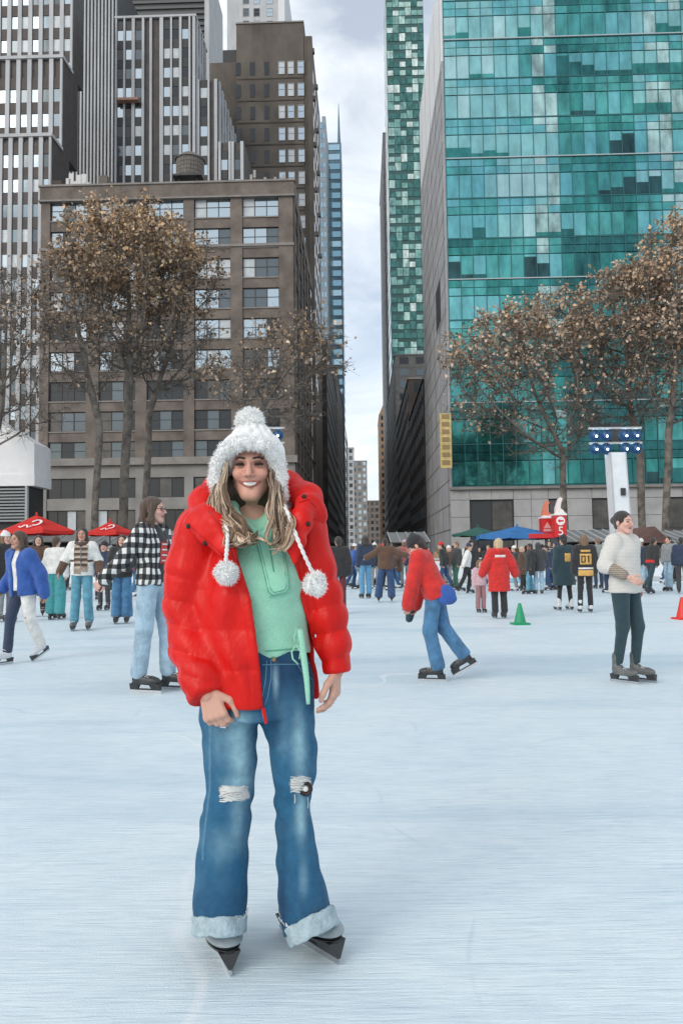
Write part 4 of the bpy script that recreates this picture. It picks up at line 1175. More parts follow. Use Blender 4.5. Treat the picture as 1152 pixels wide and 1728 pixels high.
# ---------------------------------------------------------------- head
def head_field(k=1.0, smile=0.0):
    P_ = [ell((0, .014, .034), (.0745, .096, .086)), ell((0, -.032, -.026), (.0575, .058, .084))]
    ks = [0, .03]
    def add(f, kk): P_.append(f); ks.append(kk)
    add(cone((-.010, -.070, -.099), (.010, -.070, -.099), .0185), .026)      # chin
    add(cone((.045, -.01, -.055), (.016, -.056, -.094), .020, .015), .03); add(cone((-.045, -.01, -.055), (-.016, -.056, -.094), .020, .015), .03)   # jaw
    ck = .0015 * smile
    for s in (1, -1): add(ell((s * .0375, -.066 - ck, -.025), (.023, .0225 + ck, .020)), .020)   # cheeks
    add(cone((-.028, -.084, .026), (.028, -.084, .026), .011), .014)     # brow ridge
    add(cone((0, -.093, .014), (0, -.112, -.0255), .0062, .0105), .009)     # nose
    add(ell((.0125, -.098, -.0300), (.0080, .0105, .0072)), .005); add(ell((-.0125, -.098, -.0300), (.0080, .0105, .0072)), .005)
    add(cone((0, .02, -.06), (0, .035, -.17), .048, .052), .03)            # neck
    for s in (1, -1): add(ell((s * .076, .012, -.005), (.010, .020, .030)), .008)   # ears
    base = blend(P_, ks)
    sock = [ell((s * .031, -.098, .005), (.0175, .0165, .0100)) for s in (1, -1)]
    mw = .022 + .0095 * smile; cy = -.0855 + .0065 * smile
    lipu = blend([cone((q * mw, cy, -.0575), (0, -.0955, -.0535 - .0005 * smile), .0026, .0046 - .0014 * smile) for q in (1, -1)], .002)
    lipl = blend([cone((q * (mw - .001), cy, -.0600), (0, -.0935, -.0665 - .0035 * smile), .0028, .0058 - .0014 * smile) for q in (1, -1)], .002)
    mouth = ell((0, -.092, -.0612), (.0255, .017, .0006 + .0058 * smile))
    def warp(P):
        if not smile: return P
        W = P.copy(); W[:, 2] = W[:, 2] - 8.5 * smile * np.minimum(P[:, 0] ** 2, .0012); return W
    fold = [cone((s * .020, -.101, -.030), (s * .042, -.083, -.060), .0048, .0040) for s in (1, -1)]
    def f(P):
        d = base(P)
        for q in sock: d = smax(d, -q(P), .009)
        W = warp(P)
        for q in (lipu, lipl): d = smin(d, q(W), .005)
        if smile:
            for q in fold: d = smax(d, -q(P), .0045)
            d = smax(d, -mouth(W), .002)
        return d
    f.lo, f.hi = base.lo, base.hi + .0
    f.lo = np.array(f.lo) - .003
    return f
def head_colors(V, skin, detail=True, smile=0.0, lip=(.42, .12, .11), brow=(.05, .03, .02), eyes=True):
    C = np.tile(np.array(skin, np.float32), (len(V), 1))
    x, y, z = np.abs(V[:, 0]), V[:, 1], V[:, 2]
    def mixin(mask, col):
        C[:] = C * (1 - mask[:, None]) + np.array(col) * mask[:, None]
    g = lambda d, w: np.clip(1 - d / w, 0, 1) ** .7
    front = (y < -.055)
    mixin(.35 * front * np.exp(-((x - .038) ** 2 + (z + .026) ** 2) / .0005), (skin[0] * 1.05, skin[1] * .72, skin[2] * .70))
    zl = -.0605 - .0012 * smile + 8.5 * smile * np.minimum(x ** 2, .0012)
    mixin(front * np.clip(1.25 - np.sqrt((x / (.0265 + .0085 * smile)) ** 2 + ((z - zl) / (.0100 + .0010 * smile)) ** 2), 0, .3) / .3 * (y < -.072), lip)
    zb = .027 + .06 * np.clip(x - .012, 0, .02) - .2 * np.clip(x - .034, 0, 1)
    mixin(front * (x > .012) * (x < .048) * np.clip(1 - np.abs(z - zb) / .0042, 0, .6) / .6, brow)
    if eyes: mixin(front * (np.sqrt(((x - .031) / .014) ** 2 + ((z - .005) / .0065) ** 2) < 1), (.03, .02, .02))
    return C
_heads = {}
def head_mesh(vox, smile=0.0):
    k = (vox, smile)
    if k not in _heads:
        V, Q = nets(head_field(1, smile), vox); _heads[k] = (relax(V, Q, 1, .4), Q)
    return _heads[k]
# ---------------------------------------------------------------- hand
def hand_prims(w, d, side, n, s=1.0, curl=.5, thumb=1):
    """w wrist, d direction to the fingers, n back-of-hand normal, side: direction towards the thumb"""
    w, d, n, sd = [np.array(v, float) for v in (w, d, n, side)]
    d /= np.linalg.norm(d); n = n - d * (n @ d); n /= np.linalg.norm(n); sd = sd - d * (sd @ d) - n * (sd @ n); sd /= np.linalg.norm(sd)
    P_ = []
    for k in range(4):
        o = (.030 - .020 * k) * s
        P_.append(cone(w + sd * o * .6, w + d * .085 * s + sd * o, .0135 * s, .0115 * s))
    ln = (.072, .080, .075, .058)
    for k in range(4):
        p = w + d * (.085 - .004 * abs(k - 1)) * s + sd * (.030 - .020 * k) * s; a = .15 + curl * .6
        for j, fr in enumerate((.45, .32, .26)):
            v = d * math.cos(a) - n * math.sin(a); q = p + v * ln[k] * fr * s
            P_.append(cone(p, q, (.0098 - .0009 * j) * s, (.0090 - .0009 * j) * s)); p = q; a += curl * (.9 - .1 * j) + .06 * k * curl
    if thumb:
        p = w + d * .022 * s + sd * .026 * s; q = p + (sd * .75 + d * .7 - n * .3) * .040 * s; r = q + (d * .95 + sd * .15 - n * .35) * .032 * s; t = r + (d * .95 - sd * .15 - n * .3) * .024 * s
        P_ += [cone(p, q, .0135 * s, .0115 * s), cone(q, r, .0112 * s, .010 * s), cone(r, t, .010 * s, .0082 * s)]
    return blend(P_, .006 * s)
# ---------------------------------------------------------------- skates
def boot_field():
    return blend([cone((0, .035, .125), (0, -.09, .112), .047, .040), ell((0, -.125, .112), (.042, .064, .034)), cone((0, .040, .13), (0, .035, .265), .046, .053), ell((0, -.04, .090), (.041, .145, .016))], [0, .03, .03, .015])
_boot = {}
def boot_parts(vox):
    if vox not in _boot:
        V, Q = nets(boot_field(), vox); V = relax(V, Q, 1, .4)
        bm_ = mesh_np('skate', V, Q, M_bootd, True)
        b = MB()
        prof = [(-.205, .012), (-.195, 0), (.12, 0), (.13, .012), (.12, .030), (-.185, .030), (-.203, .026)]
        b.prism([(-.002, y, z) for y, z in prof], (.004, 0, 0))
        bl = b.mesh('blade', M_blade)
        b = MB()
        for prof_ in ([(-.198, .026), (-.11, .026), (-.085, .082), (-.19, .088)], [(.035, .026), (.115, .026), (.11, .082), (.02, .082)], [(-.11, .026), (.035, .026), (.036, .038), (-.111, .038)]):
            V_ = []
            for y, z in prof_: wv = .006 + max(0, z - .026) * .42; V_ += [(-wv, y, z), (wv, y, z)]
            b.add(V_, [(0, 1, 3, 2), (2, 3, 5, 4), (4, 5, 7, 6), (6, 7, 1, 0), (0, 2, 4, 6), (1, 7, 5, 3)])
        hd_ = b.mesh('blade_holder', M_bootd)
        b = MB()
        for k in range(5):
            y = -.085 + k * .025; z = .150 + k * .021 if k > 1 else .148 + .006 * k
            b.tube([(-.034, y + .01, z - .006), (0, y - .008, z + .007), (.034, y + .01, z - .006)], .0045, 4)
        la = b.mesh('lace', M_lace)
        _boot[vox] = (bm_, bl, la, hd_)
    return _boot[vox]
def skate(parent, p, yaw, scale, m, vox=.013, pitch=0.0, roll=0.0):
    a, b, c, hd_ = boot_parts(vox)
    o = link('skate', a, parent, p); o.rotation_euler = (pitch, roll, yaw); o.scale = (scale,) * 3
    o.material_slots[0].link = 'OBJECT'; o.material_slots[0].material = m
    link('blade', b, o); link('lace', c, o); link('blade_holder', hd_, o)
    return o
# ---------------------------------------------------------------- generic figure (height 1.78 on skates, facing -Y)
DEF = dict(hl=(.088, 0, .97), hr=(-.088, 0, .97), kl=(.10, -.025, .57), kr=(-.10, -.025, .57), al=(.105, .01, .18), ar=(-.105, .01, .18),
           pel=(0, 0, 1.02), chest=(0, 0, 1.34), neck=(0, .012, 1.50), head=(0, -.008, 1.655),
           sl=(.162, .012, 1.45), sr=(-.162, .012, 1.45), el=(.215, .035, 1.19), er=(-.215, .035, 1.19), wl=(.22, -.02, .95), wr=(-.22, -.02, .95))
def J_of(pose):
    J = {k: np.array(v, float) for k, v in DEF.items()}
    lean = pose.get('lean')
    if lean:
        for k in ('chest', 'neck', 'head', 'sl', 'sr', 'el', 'er', 'wl', 'wr'):
            f = (J[k][2] - 1.02) / .5; J[k] = J[k] + np.array(lean) * f
    for k, v in pose.items():
        if k in J: J[k] = np.array(v, float)
    return J
def axis_cut(f, o, ax, lo, k=.004):
    o = np.array(o, np.float32); ax = np.array(ax, np.float32)
    return wrap(f, lambda P, d: smax(d, lo - (P - o) @ ax, k))
def top_field(J, bulk=.015, hem=-.05, sleeve=1.0, flare=.0, fold=.006, seed=1, quilt=0, neckr=.0, cuff=.0, openw=0, sleeves=True):
    ax = J['chest'] - J['pel']; ax = ax / np.linalg.norm(ax)
    low = J['pel'] + ax * (hem - .02)
    b = bulk
    F_ = chain([low, J['pel'], J['pel'] * .45 + J['chest'] * .55, J['chest'], J['neck'] - ax * .055], [.142 + b + flare, .142 + b + flare * .35, .132 + b, .145 + b, .075 + b], (1.12, .76, 1))
    body = blend(F_, .04)
    body = axis_cut(body, J['pel'], ax, hem)
    parts = [body, blend(chain([J['sl'] - (0, 0, .02), (J['sl'] + J['sr']) / 2 + (0, 0, .012), J['sr'] - (0, 0, .02)], [.058 + b, .066 + b * .6, .058 + b], (1, .9, 1)), .03)]
    ks = [0, .04]
    if sleeves:
        for s in 'lr':
            S_, E_, W_ = J['s' + s], J['e' + s], J['w' + s]
            W2 = E_ + (W_ - E_) * sleeve
            parts.append(blend(chain([S_, E_, W2], [.058 + b, .050 + b, .040 + b + cuff]), .02)); ks.append(.025)
    f = blend(parts, ks)
    if quilt:
        f = wrap(f, lambda P, d: d - .010 * np.abs(np.sin((P - J['pel']) @ ax * math.pi / quilt)) ** .6 + .006)
    if fold: f = wrap(f, lambda P, d: d + wob(P, fold, 17, seed) + wob(P, fold * .5, 42, seed + 5))
    if openw:
        f = wrap(f, lambda P, d: smax(d, -np.maximum(np.abs(P[:, 0] - J['pel'][0]) - openw, P[:, 1] - J['chest'][1] + .02), .01))
    f.lo = np.array(f.lo) - .02; f.hi = np.array(f.hi) + .02
    return f
def pants_field(J, r=(.092, .066, .058), fold=.005, seed=2, length=1.0, cut=True):
    parts = [cone(J['hl'] + (0, 0, .06), J['hr'] + (0, 0, .06), .098, .098, (1, .95, 1)), cone(J['pel'] + (0, 0, .05), J['pel'], .118, .12, (1.1, .85, 1))]; ks = [0, .04]
    for s in 'lr':
        A_ = J['k' + s] + (J['a' + s] - J['k' + s]) * length
        leg = blend(chain([J['h' + s], J['k' + s], A_], list(r)), .03)
        if cut:
            dv = A_ - J['k' + s]; dv = dv / np.linalg.norm(dv)
            leg = axis_cut(leg, A_, -dv, -.05)
        parts.append(leg); ks.append(.012)
    f = blend(parts, ks)
    if fold: f = wrap(f, lambda P, d: d + wob(P * np.array((1, 1, .8), np.float32), fold, 20, seed) + wob(P, fold * .5, 48, seed + 3))
    f.lo = np.array(f.lo) - .02; f.hi = np.array(f.hi) + .02
    return f
def hair_field(style):
    cap = ell((0, .018, .036), (.083, .104, .093)); P_ = [cap]; ks = [0]
    if style == 'long':
        P_ += chain([(0, .075, .02), (0, .085, -.12), (0, .075, -.30)], [.07, .075, .055], (1.2, .7, 1)); ks += [.03, .03]
        for s in (1, -1): P_ += chain([(s * .066, -.005, .03), (s * .080, .0, -.10), (s * .085, -.02, -.27)], [.028, .034, .022]); ks += [.02, .02]
    elif style == 'bun': P_ += [ell((0, .118, .025), (.045, .042, .042)), cone((0, .06, .0), (0, .085, -.04), .05, .03)]; ks += [.015, .03]
    elif style == 'short': P_ += [cone((0, .06, .0), (0, .07, -.06), .055, .045)]; ks += [.03]
    elif style == 'bob':
        P_ += chain([(0, .065, .02), (0, .07, -.10)], [.075, .07], (1.15, .75, 1)); ks += [.03]
        for s in (1, -1): P_ += [cone((s * .07, .0, .02), (s * .075, -.01, -.10), .03, .028)]; ks += [.02]
    f = blend(P_, ks)
    face = ell((0, -.095, -.035), (.064, .085, .112)); neck = ell((0, -.05, -.16), (.05, .06, .09))
    f = wrap(f, lambda P, d: smax(smax(d, -face(P), .006), -neck(P), .01) + wob(P * np.array((1, 1, .25), np.float32), .004, 110, 4))
    return f
def hat_field(): 
    f = blend([ell((0, .012, .062), (.089, .104, .088)), cone((0, .03, .12), (0, .04, .14), .05, .03)], .03)
    band = ell((0, .008, .052), (.093, .108, .030))
    g = wrap(f, lambda P, d: smin(smax(d, .028 - P[:, 2], .004), band(P), .004) )
    return g
def hood_field():
    f = ell((0, .02, .02), (.105, .115, .125)); face = ell((0, -.11, -.02), (.066, .10, .105))
    n = cone((0, .02, -.07), (0, .03, -.14), .09, .10)
    return wrap(blend([f, n], .03), lambda P, d: smax(d, -face(P), .02))
_pm = {}
def skinmesh(key, J, yawh, skin, voxb, voxh, voxhand, hs=1.0, curl=.5, pitchh=0.0):
    Rm = np.array((Matrix.Rotation(yawh, 3, 'Z') @ Matrix.Rotation(pitchh, 3, 'X')), np.float32)
    limbs = chain([J['pel'], J['chest'], J['neck']], [.10, .10, .05], (1.1, .7, 1))
    for s in 'lr':
        limbs += chain([J['h' + s], J['k' + s], J['a' + s]], [.07, .045, .035]); limbs += chain([J['s' + s], J['e' + s], J['w' + s]], [.045, .036, .026])
    limbs.append(cone(J['sl'], J['sr'], .045)); limbs.append(cone(J['neck'] - (0, 0, .03), J['head'] - (0, 0, .06), .05, .046))
    parts = [nets(blend(limbs, .02), voxb)]; cols = [np.tile(np.array(skin, np.float32), (len(parts[0][0]), 1))]
    V, Q = head_mesh(voxh); cols.append(head_colors(V, skin)); parts.append(((V * hs) @ Rm.T + J['head'], Q))
    for s in 'lr':
        d = J['w' + s] - J['e' + s]; d = d / np.linalg.norm(d)
        out = np.array((1, 0, 0)) * (1 if s == 'l' else -1)
        f = hand_prims(J['w' + s] - d * .01, d, (0, -1, .15) if abs(d[1]) < .8 else (0, 0, 1), out, hs * .95, curl)
        V, Q = nets(f, voxhand); parts.append((V, Q)); cols.append(np.tile(np.array(skin, np.float32) * .96, (len(V), 1)))
    V, Q = join(parts)
    return mesh_np('body', V, Q, M_skin, True, np.concatenate(cols))
def fmesh(name, f, vox, it=1):
    V, Q = nets(f, vox); return mesh_np(name, relax(V, Q, it, .45), Q, C_grey, True)
def setm(o, m):
    o.material_slots[0].link = 'OBJECT'; o.material_slots[0].material = m; return o
def person(label, loc, yaw, H, pose, skin, tops, pants, head=('long', H_brown), hat=None, boots=M_bootd, vox=.014, key=None, headyaw=0.0, headpitch=0.0, cat='person', group=None, curl=.5, hs=1.0, feet=None, sk=True):
    """body with face and hands, clothing, hair and skates as its children; returns the root and the joints"""
    J = J_of(pose); s = H / 1.78
    t = thing('person', label, cat, loc, yaw, group); t.scale = (s, s, s)
    key = key or label
    if key not in _pm:
        d = {'body': skinmesh(key, J, headyaw, SKIN[skin], vox * 2.2, min(vox * .45, .0075) if vox > .012 else .0042, .0065, hs, curl, headpitch), 'J': J}
        for i, (nm, kw, m) in enumerate(tops): d['top%d' % i] = (fmesh(nm, top_field(J, **kw), vox), nm)
        if pants: d['pants'] = fmesh(pants[0], pants_field(J, **pants[1]), vox)
        Rm = Matrix.Rotation(headyaw, 3, 'Z') @ Matrix.Rotation(headpitch, 3, 'X')
        def hp(nm, f):
            V, Q = nets(f, max(.006, vox * .55)); V = relax(V, Q, 1, .3)
            return mesh_np(nm, (V * hs) @ np.array(Rm, np.float32).T + J['head'], Q, C_grey, True)
        if head: d['hair'] = hp('hair', hair_field(head[0]))
        if hat: d['hat'] = hp(hat[0], hood_field() if hat[0] == 'hood' else hat_field())
        _pm[key] = d
    d = _pm[key]; J = d['J']
    link('body', d['body'], t)
    for i, (nm, kw, m) in enumerate(tops): setm(link(nm, d['top%d' % i][0], t), m)
    if pants: setm(link(pants[0], d['pants'], t), pants[2])
    if head: setm(link('hair', d['hair'], t), head[1])
    if hat: setm(link(hat[0], d['hat'], t), hat[1])
    if sk:
        for q in 'rl':
            a = J['a' + q]; ft = (feet or {}).get(q, (0, 0)); dv = J['k' + q] - a
            yw, pt = ft[0], ft[1]
            Rq = Matrix.Rotation(yw, 3, 'Z') @ Matrix.Rotation(pt, 3, 'X')
            skate(t, Vector(a) - Rq @ Vector((0, .03, .18)), yw, 1.0, boots, .008 if vox <= .012 else .014, pt)
    return t, J
def surf(f, P0, dirv, n=60, off=.004):
    """march points along a direction until they meet a field; used to lay badges and scarves on cloth"""
    P_ = np.array(P0, np.float32); dv = np.array(dirv, np.float32)
    for _ in range(n): P_ = P_ + dv * np.clip(f(P_), -.05, .05)[:, None] * .8
    return P_ - dv * off
def patch(name, f, x0, x1, z0, z1, m, parent, front=True, nx=6, nz=6, y=.6, off=.005, thick=.004):
    gx, gz = np.meshgrid(np.linspace(x0, x1, nx), np.linspace(z0, z1, nz), indexing='ij')
    sgn = -1 if front else 1
    P0 = np.stack([gx.ravel(), np.full(gx.size, sgn * y), gz.ravel()], 1)
    A = surf(f, P0, (0, -sgn, 0), 60, off); B_ = A + np.array((0, -sgn * (thick), 0))
    V = np.concatenate([A, B_]); n = gx.size; F = []
    ix = lambda i, j: i * nz + j
    for i in range(nx - 1):
        for j in range(nz - 1):
            q = (ix(i, j), ix(i + 1, j), ix(i + 1, j + 1), ix(i, j + 1)); F.append(q if front else q[::-1])
    rim = [ix(i, 0) for i in range(nx)] + [ix(nx - 1, j) for j in range(1, nz)] + [ix(i, nz - 1) for i in range(nx - 2, -1, -1)] + [ix(0, j) for j in range(nz - 2, 0, -1)]
    for a, b in zip(rim, rim[1:] + rim[:1]): F.append((a, b, b + n, a + n))
    return link(name, mesh_np(name, V, F, m, True), parent)
def place(px, py, head_py):
    g = gnd(px, py); return (g.x, g.y, 0.0), at(px, head_py, g.y).z

def plaid_material():
    m = bpy.data.materials.new('plaid_flannel'); m.use_nodes = True; n, l = m.node_tree.nodes, m.node_tree.links; b = n['Principled BSDF']; b.inputs['Roughness'].default_value = .9
    tc = n.new('ShaderNodeTexCoord'); sp = n.new('ShaderNodeSeparateXYZ'); 
    nz = n.new('ShaderNodeTexNoise'); nz.inputs['Scale'].default_value = 6; vm = n.new('ShaderNodeVectorMath'); vm.operation = 'MULTIPLY_ADD'; vm.inputs[1].default_value = (.05, .05, .05)
    l.new(tc.outputs['Object'], nz.inputs['Vector']); l.new(nz.outputs['Color'], vm.inputs[0]); l.new(tc.outputs['Object'], vm.inputs[2]); l.new(vm.outputs[0], sp.inputs[0])
    at2 = n.new('ShaderNodeMath'); at2.operation = 'ARCTAN2'; l.new(sp.outputs['X'], at2.inputs[0]); l.new(sp.outputs['Y'], at2.inputs[1])
    ln_ = n.new('ShaderNodeVectorMath'); ln_.operation = 'LENGTH'; cb = n.new('ShaderNodeCombineXYZ'); l.new(sp.outputs['X'], cb.inputs['X']); l.new(sp.outputs['Y'], cb.inputs['Y']); l.new(cb.outputs[0], ln_.inputs[0])
    ad = n.new('ShaderNodeMath'); ad.operation = 'MULTIPLY_ADD'; ad.inputs[1].default_value = .19; l.new(at2.outputs[0], ad.inputs[0]); l.new(ln_.outputs['Value'], ad.inputs[2])
    def stripe(src, off):
        q = n.new('ShaderNodeMath'); q.operation = 'MULTIPLY_ADD'; q.inputs[1].default_value = 1 / .092; q.inputs[2].default_value = off; l.new(src, q.inputs[0])
        fr = n.new('ShaderNodeMath'); fr.operation = 'FRACT'; l.new(q.outputs[0], fr.inputs[0]); g = n.new('ShaderNodeMath'); g.operation = 'GREATER_THAN'; g.inputs[1].default_value = .5; l.new(fr.outputs[0], g.inputs[0]); return g.outputs[0]
    s = n.new('ShaderNodeMath'); s.operation = 'ADD'; l.new(stripe(ad.outputs[0], .2), s.inputs[0]); l.new(stripe(sp.outputs['Z'], .1), s.inputs[1])
    h = n.new('ShaderNodeMath'); h.operation = 'MULTIPLY'; h.inputs[1].default_value = .5; l.new(s.outputs[0], h.inputs[0])
    r = n.new('ShaderNodeValToRGB'); r.color_ramp.interpolation = 'CONSTANT'; e = r.color_ramp.elements; e[0].position = 0; e[0].color = (.70, .70, .68, 1); e[1].position = .3; e[1].color = (.075, .08, .085, 1); e.new(.8).color = (.012, .012, .014, 1)
    l.new(h.outputs[0], r.inputs['Fac']); l.new(r.outputs['Color'], b.inputs['Base Color']); return m
M_plaid = plaid_material()
def knit_material(name, c0, c1, scale):
    m = bpy.data.materials.new(name); m.use_nodes = True; n, l = m.node_tree.nodes, m.node_tree.links; b = n['Principled BSDF']; b.inputs['Roughness'].default_value = .95
    tc = n.new('ShaderNodeTexCoord'); w = n.new('ShaderNodeTexWave'); w.inputs['Scale'].default_value = scale; w.bands_direction = 'Z'; w.inputs['Distortion'].default_value = 3; w.inputs['Detail'].default_value = 2; w.inputs['Detail Scale'].default_value = 3
    l.new(tc.outputs['Object'], w.inputs['Vector']); r = n.new('ShaderNodeValToRGB'); r.color_ramp.elements[0].color = (*c0, 1); r.color_ramp.elements[1].color = (*c1, 1); l.new(w.outputs['Fac'], r.inputs['Fac']); l.new(r.outputs['Color'], b.inputs['Base Color'])
    bp = n.new('ShaderNodeBump'); bp.inputs['Strength'].default_value = .5; bp.inputs['Distance'].default_value = .006; l.new(w.outputs['Fac'], bp.inputs['Height']); l.new(bp.outputs['Normal'], b.inputs['Normal']); return m
M_knitg = knit_material('knit_tan', (.20, .165, .13), (.36, .31, .26), 16); M_knitw = knit_material('knit_white', (.56, .54, .50), (.72, .70, .66), 22)
PI = math.pi

# ---- woman in plaid on the left
loc, H = place(258, 1166, 838)
t, J = person('woman in black and white plaid shirt, light jeans and glasses, looking away to the side', loc, R(72), H,
     dict(al=(.10, -.10, .18), ar=(-.105, .08, .18), kl=(.095, -.09, .57), kr=(-.10, .03, .57), er=(-.24, .16, 1.20), wr=(-.30, .33, 1.02), el=(.20, .0, 1.18), wl=(.19, -.10, .96)), 'rosy',
     [('tee', dict(bulk=.004, hem=-.03, fold=.003, sleeves=False), C_black), ('plaid_shirt', dict(bulk=.024, hem=-.06, fold=.009, openw=.062, sleeve=.93, flare=.015), M_plaid)],
     ('jeans', dict(r=(.096, .078, .074), fold=.007), C_jeanl), ('long', H_brown), vox=.0115, headyaw=R(12), boots=M_bootd, curl=.6)
tf = top_field(J, bulk=.004, hem=-.03, fold=.003)
patch('print', tf, -.055, .05, 1.16, 1.36, C_red, t); 
for z in (1.18, 1.23, 1.28, 1.33): patch('print_line', tf, -.045, .04, z, z + .014, C_white, t, nx=4, nz=2, off=.010)
b = MB()
hc = Vector(J['head']); 
for s in (1, -1): b.tube([hc + Vector((s * .031 + .019 * math.cos(a), -.103 + .01 * abs(math.cos(a)) * 0, .004 + .015 * math.sin(a))) for a in [k * PI / 6 for k in range(13)]], .0022, 4)
b.tube([hc + Vector((-.012, -.105, .008)), hc + Vector((.012, -.105, .008))], .0022, 4)
for s in (1, -1): b.tube([hc + Vector((s * .05, -.103, .008)), hc + Vector((s * .078, .01, .012))], .002, 4)
b.build('glasses', M_steel, t)

# ---- woman in white knit on the right
loc, H = place(1059, 1150, 862)
t, J = person('woman in white knit top and dark leggings with her hair in a low bun, gliding', loc, R(38), H,
     dict(al=(.10, -.03, .18), ar=(-.10, .05, .18), kl=(.10, -.07, .57), kr=(-.10, -.02, .57), er=(-.255, .06, 1.21), wr=(-.22, -.20, 1.08), el=(.21, .05, 1.18), wl=(.22, .0, .96)), 'rosy',
     [('knit_top', dict(bulk=.030, hem=-.10, fold=.008, sleeve=.15, flare=.02), M_knitw), ('knit_sleeves', dict(bulk=.016, hem=.10, fold=.006, sleeve=.72), M_knitg)],
     ('leggings', dict(r=(.100, .066, .046), fold=.003), C_teal), ('bun', H_dark), vox=.0115, headyaw=R(-8), boots=M_bootg, curl=.45)
tf = top_field(J, bulk=.030, hem=-.10, fold=.008, sleeve=.15, flare=.02)
b = MB(); bk = [tuple(v) for v in surf(tf, [(x, .6, z) for x, z in ((-.13, 1.47), (-.15, 1.36), (-.15, 1.22), (-.13, 1.08), (-.1, .97))], (0, -1, 0), off=.012)]
b.tube(bk, [.03, .045, .05, .045, .03], 8); b.build('dark_vest', C_navy, t, smooth=True)

# ---- bent skater in the red hoodie with the blue bag
loc, H = place(736, 1148, 884)
HL = R(-105)
t, J = person('skater bent forward in a bright red hoodie and jeans, head down and turned away', loc, HL, H,
     dict(lean=(0, -.20, -.06), head=(0, -.20, 1.52), neck=(0, -.13, 1.42), kl=(.09, -.05, .57), al=(.08, .03, .18), kr=(-.09, .08, .59), ar=(-.08, .30, .30), el=(.20, -.22, 1.10), wl=(.17, -.28, .86), er=(-.21, -.20, 1.08), wr=(-.18, -.26, .84)), 'fair',
     [('hoodie', dict(bulk=.033, hem=-.10, fold=.007, cuff=.004), C_red)], ('jeans', dict(r=(.095, .080, .082), fold=.006), C_jean), ('short', H_dark), ('beanie', C_black), vox=.0125, headpitch=R(35), boots=M_bootd, feet={'r': (0, R(30))})
b = MB(); f = blend([ell((.13, .14, .99), (.05, .11, .10)), ell((.13, .15, .93), (.055, .12, .07))], .03); V, Q = nets(wrap(f, lambda P, d: d + wob(P, .004, 40, 3)), .011)
lk = link('waist_bag', mesh_np('waist_bag', relax(V, Q), Q, C_blue, True), t)
# things shown at the hip are worn, so they stay parts of the skater
b = MB(); b.tube([(.0, .17, 1.02), (.15, .07, 1.05), (.17, -.06, 1.06), (0, -.16, 1.06), (-.17, -.06, 1.06), (-.15, .08, 1.05), (0, .17, 1.02)], .016, 6); b.build('belt', C_black, t)
b = MB(); f = blend(chain([(-.16, -.26, .93), (-.17, -.31, .80), (-.16, -.33, .68)], [.04, .06, .045]), .02); V, Q = nets(wrap(f, lambda P, d: d + wob(P, .006, 30, 8)), .012); link('hanging_mitten', mesh_np('hanging_mitten', relax(V, Q), Q, C_teal, True), t)

# ---- woman in the long red coat, seen from behind, with the child
loc, H = place(843, 1044, 908)
t, J = person('blond woman in long red puffer coat with white label across the back, seen from behind', loc, R(186), H,
     dict(er=(-.30, .02, 1.20), wr=(-.38, -.03, .99), el=(.30, .02, 1.20), wl=(.36, -.06, 1.0)), 'fair',
     [('puffer_coat', dict(bulk=.052, hem=-.42, fold=.005, flare=.03, quilt=.085), C_red)], ('trousers', dict(r=(.09, .075, .075)), C_black), ('bob', H_blond), boots=M_bootd, vox=.015)
tf = top_field(J, bulk=.052, hem=-.42, fold=.005, flare=.03, quilt=.085); patch('back_label', tf, -.12, .12, 1.355, 1.405, C_white, t, False, 7, 3)
f = blend(chain([(-.11, .06, 1.50), (0, .12, 1.49), (.11, .06, 1.50)], [.05, .06, .05]), .03); V, Q = nets(f, .014); link('hood', mesh_np('hood', V, Q, C_red, True), t)
loc, H = place(811, 1034, 946)
t, J = person('small child in pink jacket and striped trousers beside the woman in the long red coat', loc, R(15), H,
     dict(wl=(.30, -.02, 1.18), el=(.26, .0, 1.25)), 'fair', [('jacket', dict(bulk=.04, hem=-.10, fold=.006, quilt=.1), C_pink)], ('trousers', dict(r=(.10, .085, .08), fold=.004), cloth('cloth_pink_stripe', (.32, .16, .17), var=.5, scale=20, stretch=(6, 6, .2))), ('long', H_ginger), boots=M_bootd, vox=.017, hs=1.22, cat='child')

# ---- woman with the striped scarf
loc, H = place(138, 1063, 890)
kw = dict(bulk=.032, hem=-.08, fold=.008)
t, J = person('woman gliding forward in white and brown jacket with a long striped fringed scarf', loc, R(8), H,
     dict(kl=(.11, -.07, .58), al=(.13, .0, .18), kr=(-.09, -.03, .58), ar=(-.12, -.04, .18), el=(.27, .04, 1.20), wl=(.31, -.05, 1.0), er=(-.29, .04, 1.20), wr=(-.37, -.02, 1.0)), 'tan',
     [('jacket', dict(sleeve=.06, **kw), C_white), ('jacket_sleeves', dict(bulk=.026, hem=.15, fold=.007, sleeve=.95), C_brown)], ('jeans', dict(r=(.096, .080, .078), fold=.006), C_jeanteal), ('long', H_dark), boots=M_bootg, vox=.0135)
tf = top_field(J, **kw)
M_scarf = cloth('scarf_cream', (.42, .34, .27)); M_scarfb = cloth('scarf_brown', (.085, .045, .028))
def scarf(t, tf, x, z0, z1, w, n=7):
    for k in range(n):
        a, b_ = z0 + (z1 - z0) * k / n, z0 + (z1 - z0) * (k + 1) / n
        patch('scarf_band', tf, x - w, x + w, min(a, b_) + .001, max(a, b_), (M_scarf, M_scarfb)[k % 2], t, True, 4, 3, off=.018, thick=.016)
    b = MB()
    for k in range(8):
        p = surf(tf, [(x - w + 2 * w * k / 7, -.6, z1 - .005), (x - w + 2 * w * k / 7, -.6, z1 - .09)], (0, 1, 0), off=.012); b.tube([tuple(v) for v in p], .006, 4)
    b.build('fringe', M_scarf, t)
scarf(t, tf, -.055, 1.47, 1.06, .055, 9); scarf(t, tf, .065, 1.47, 1.10, .05, 8)
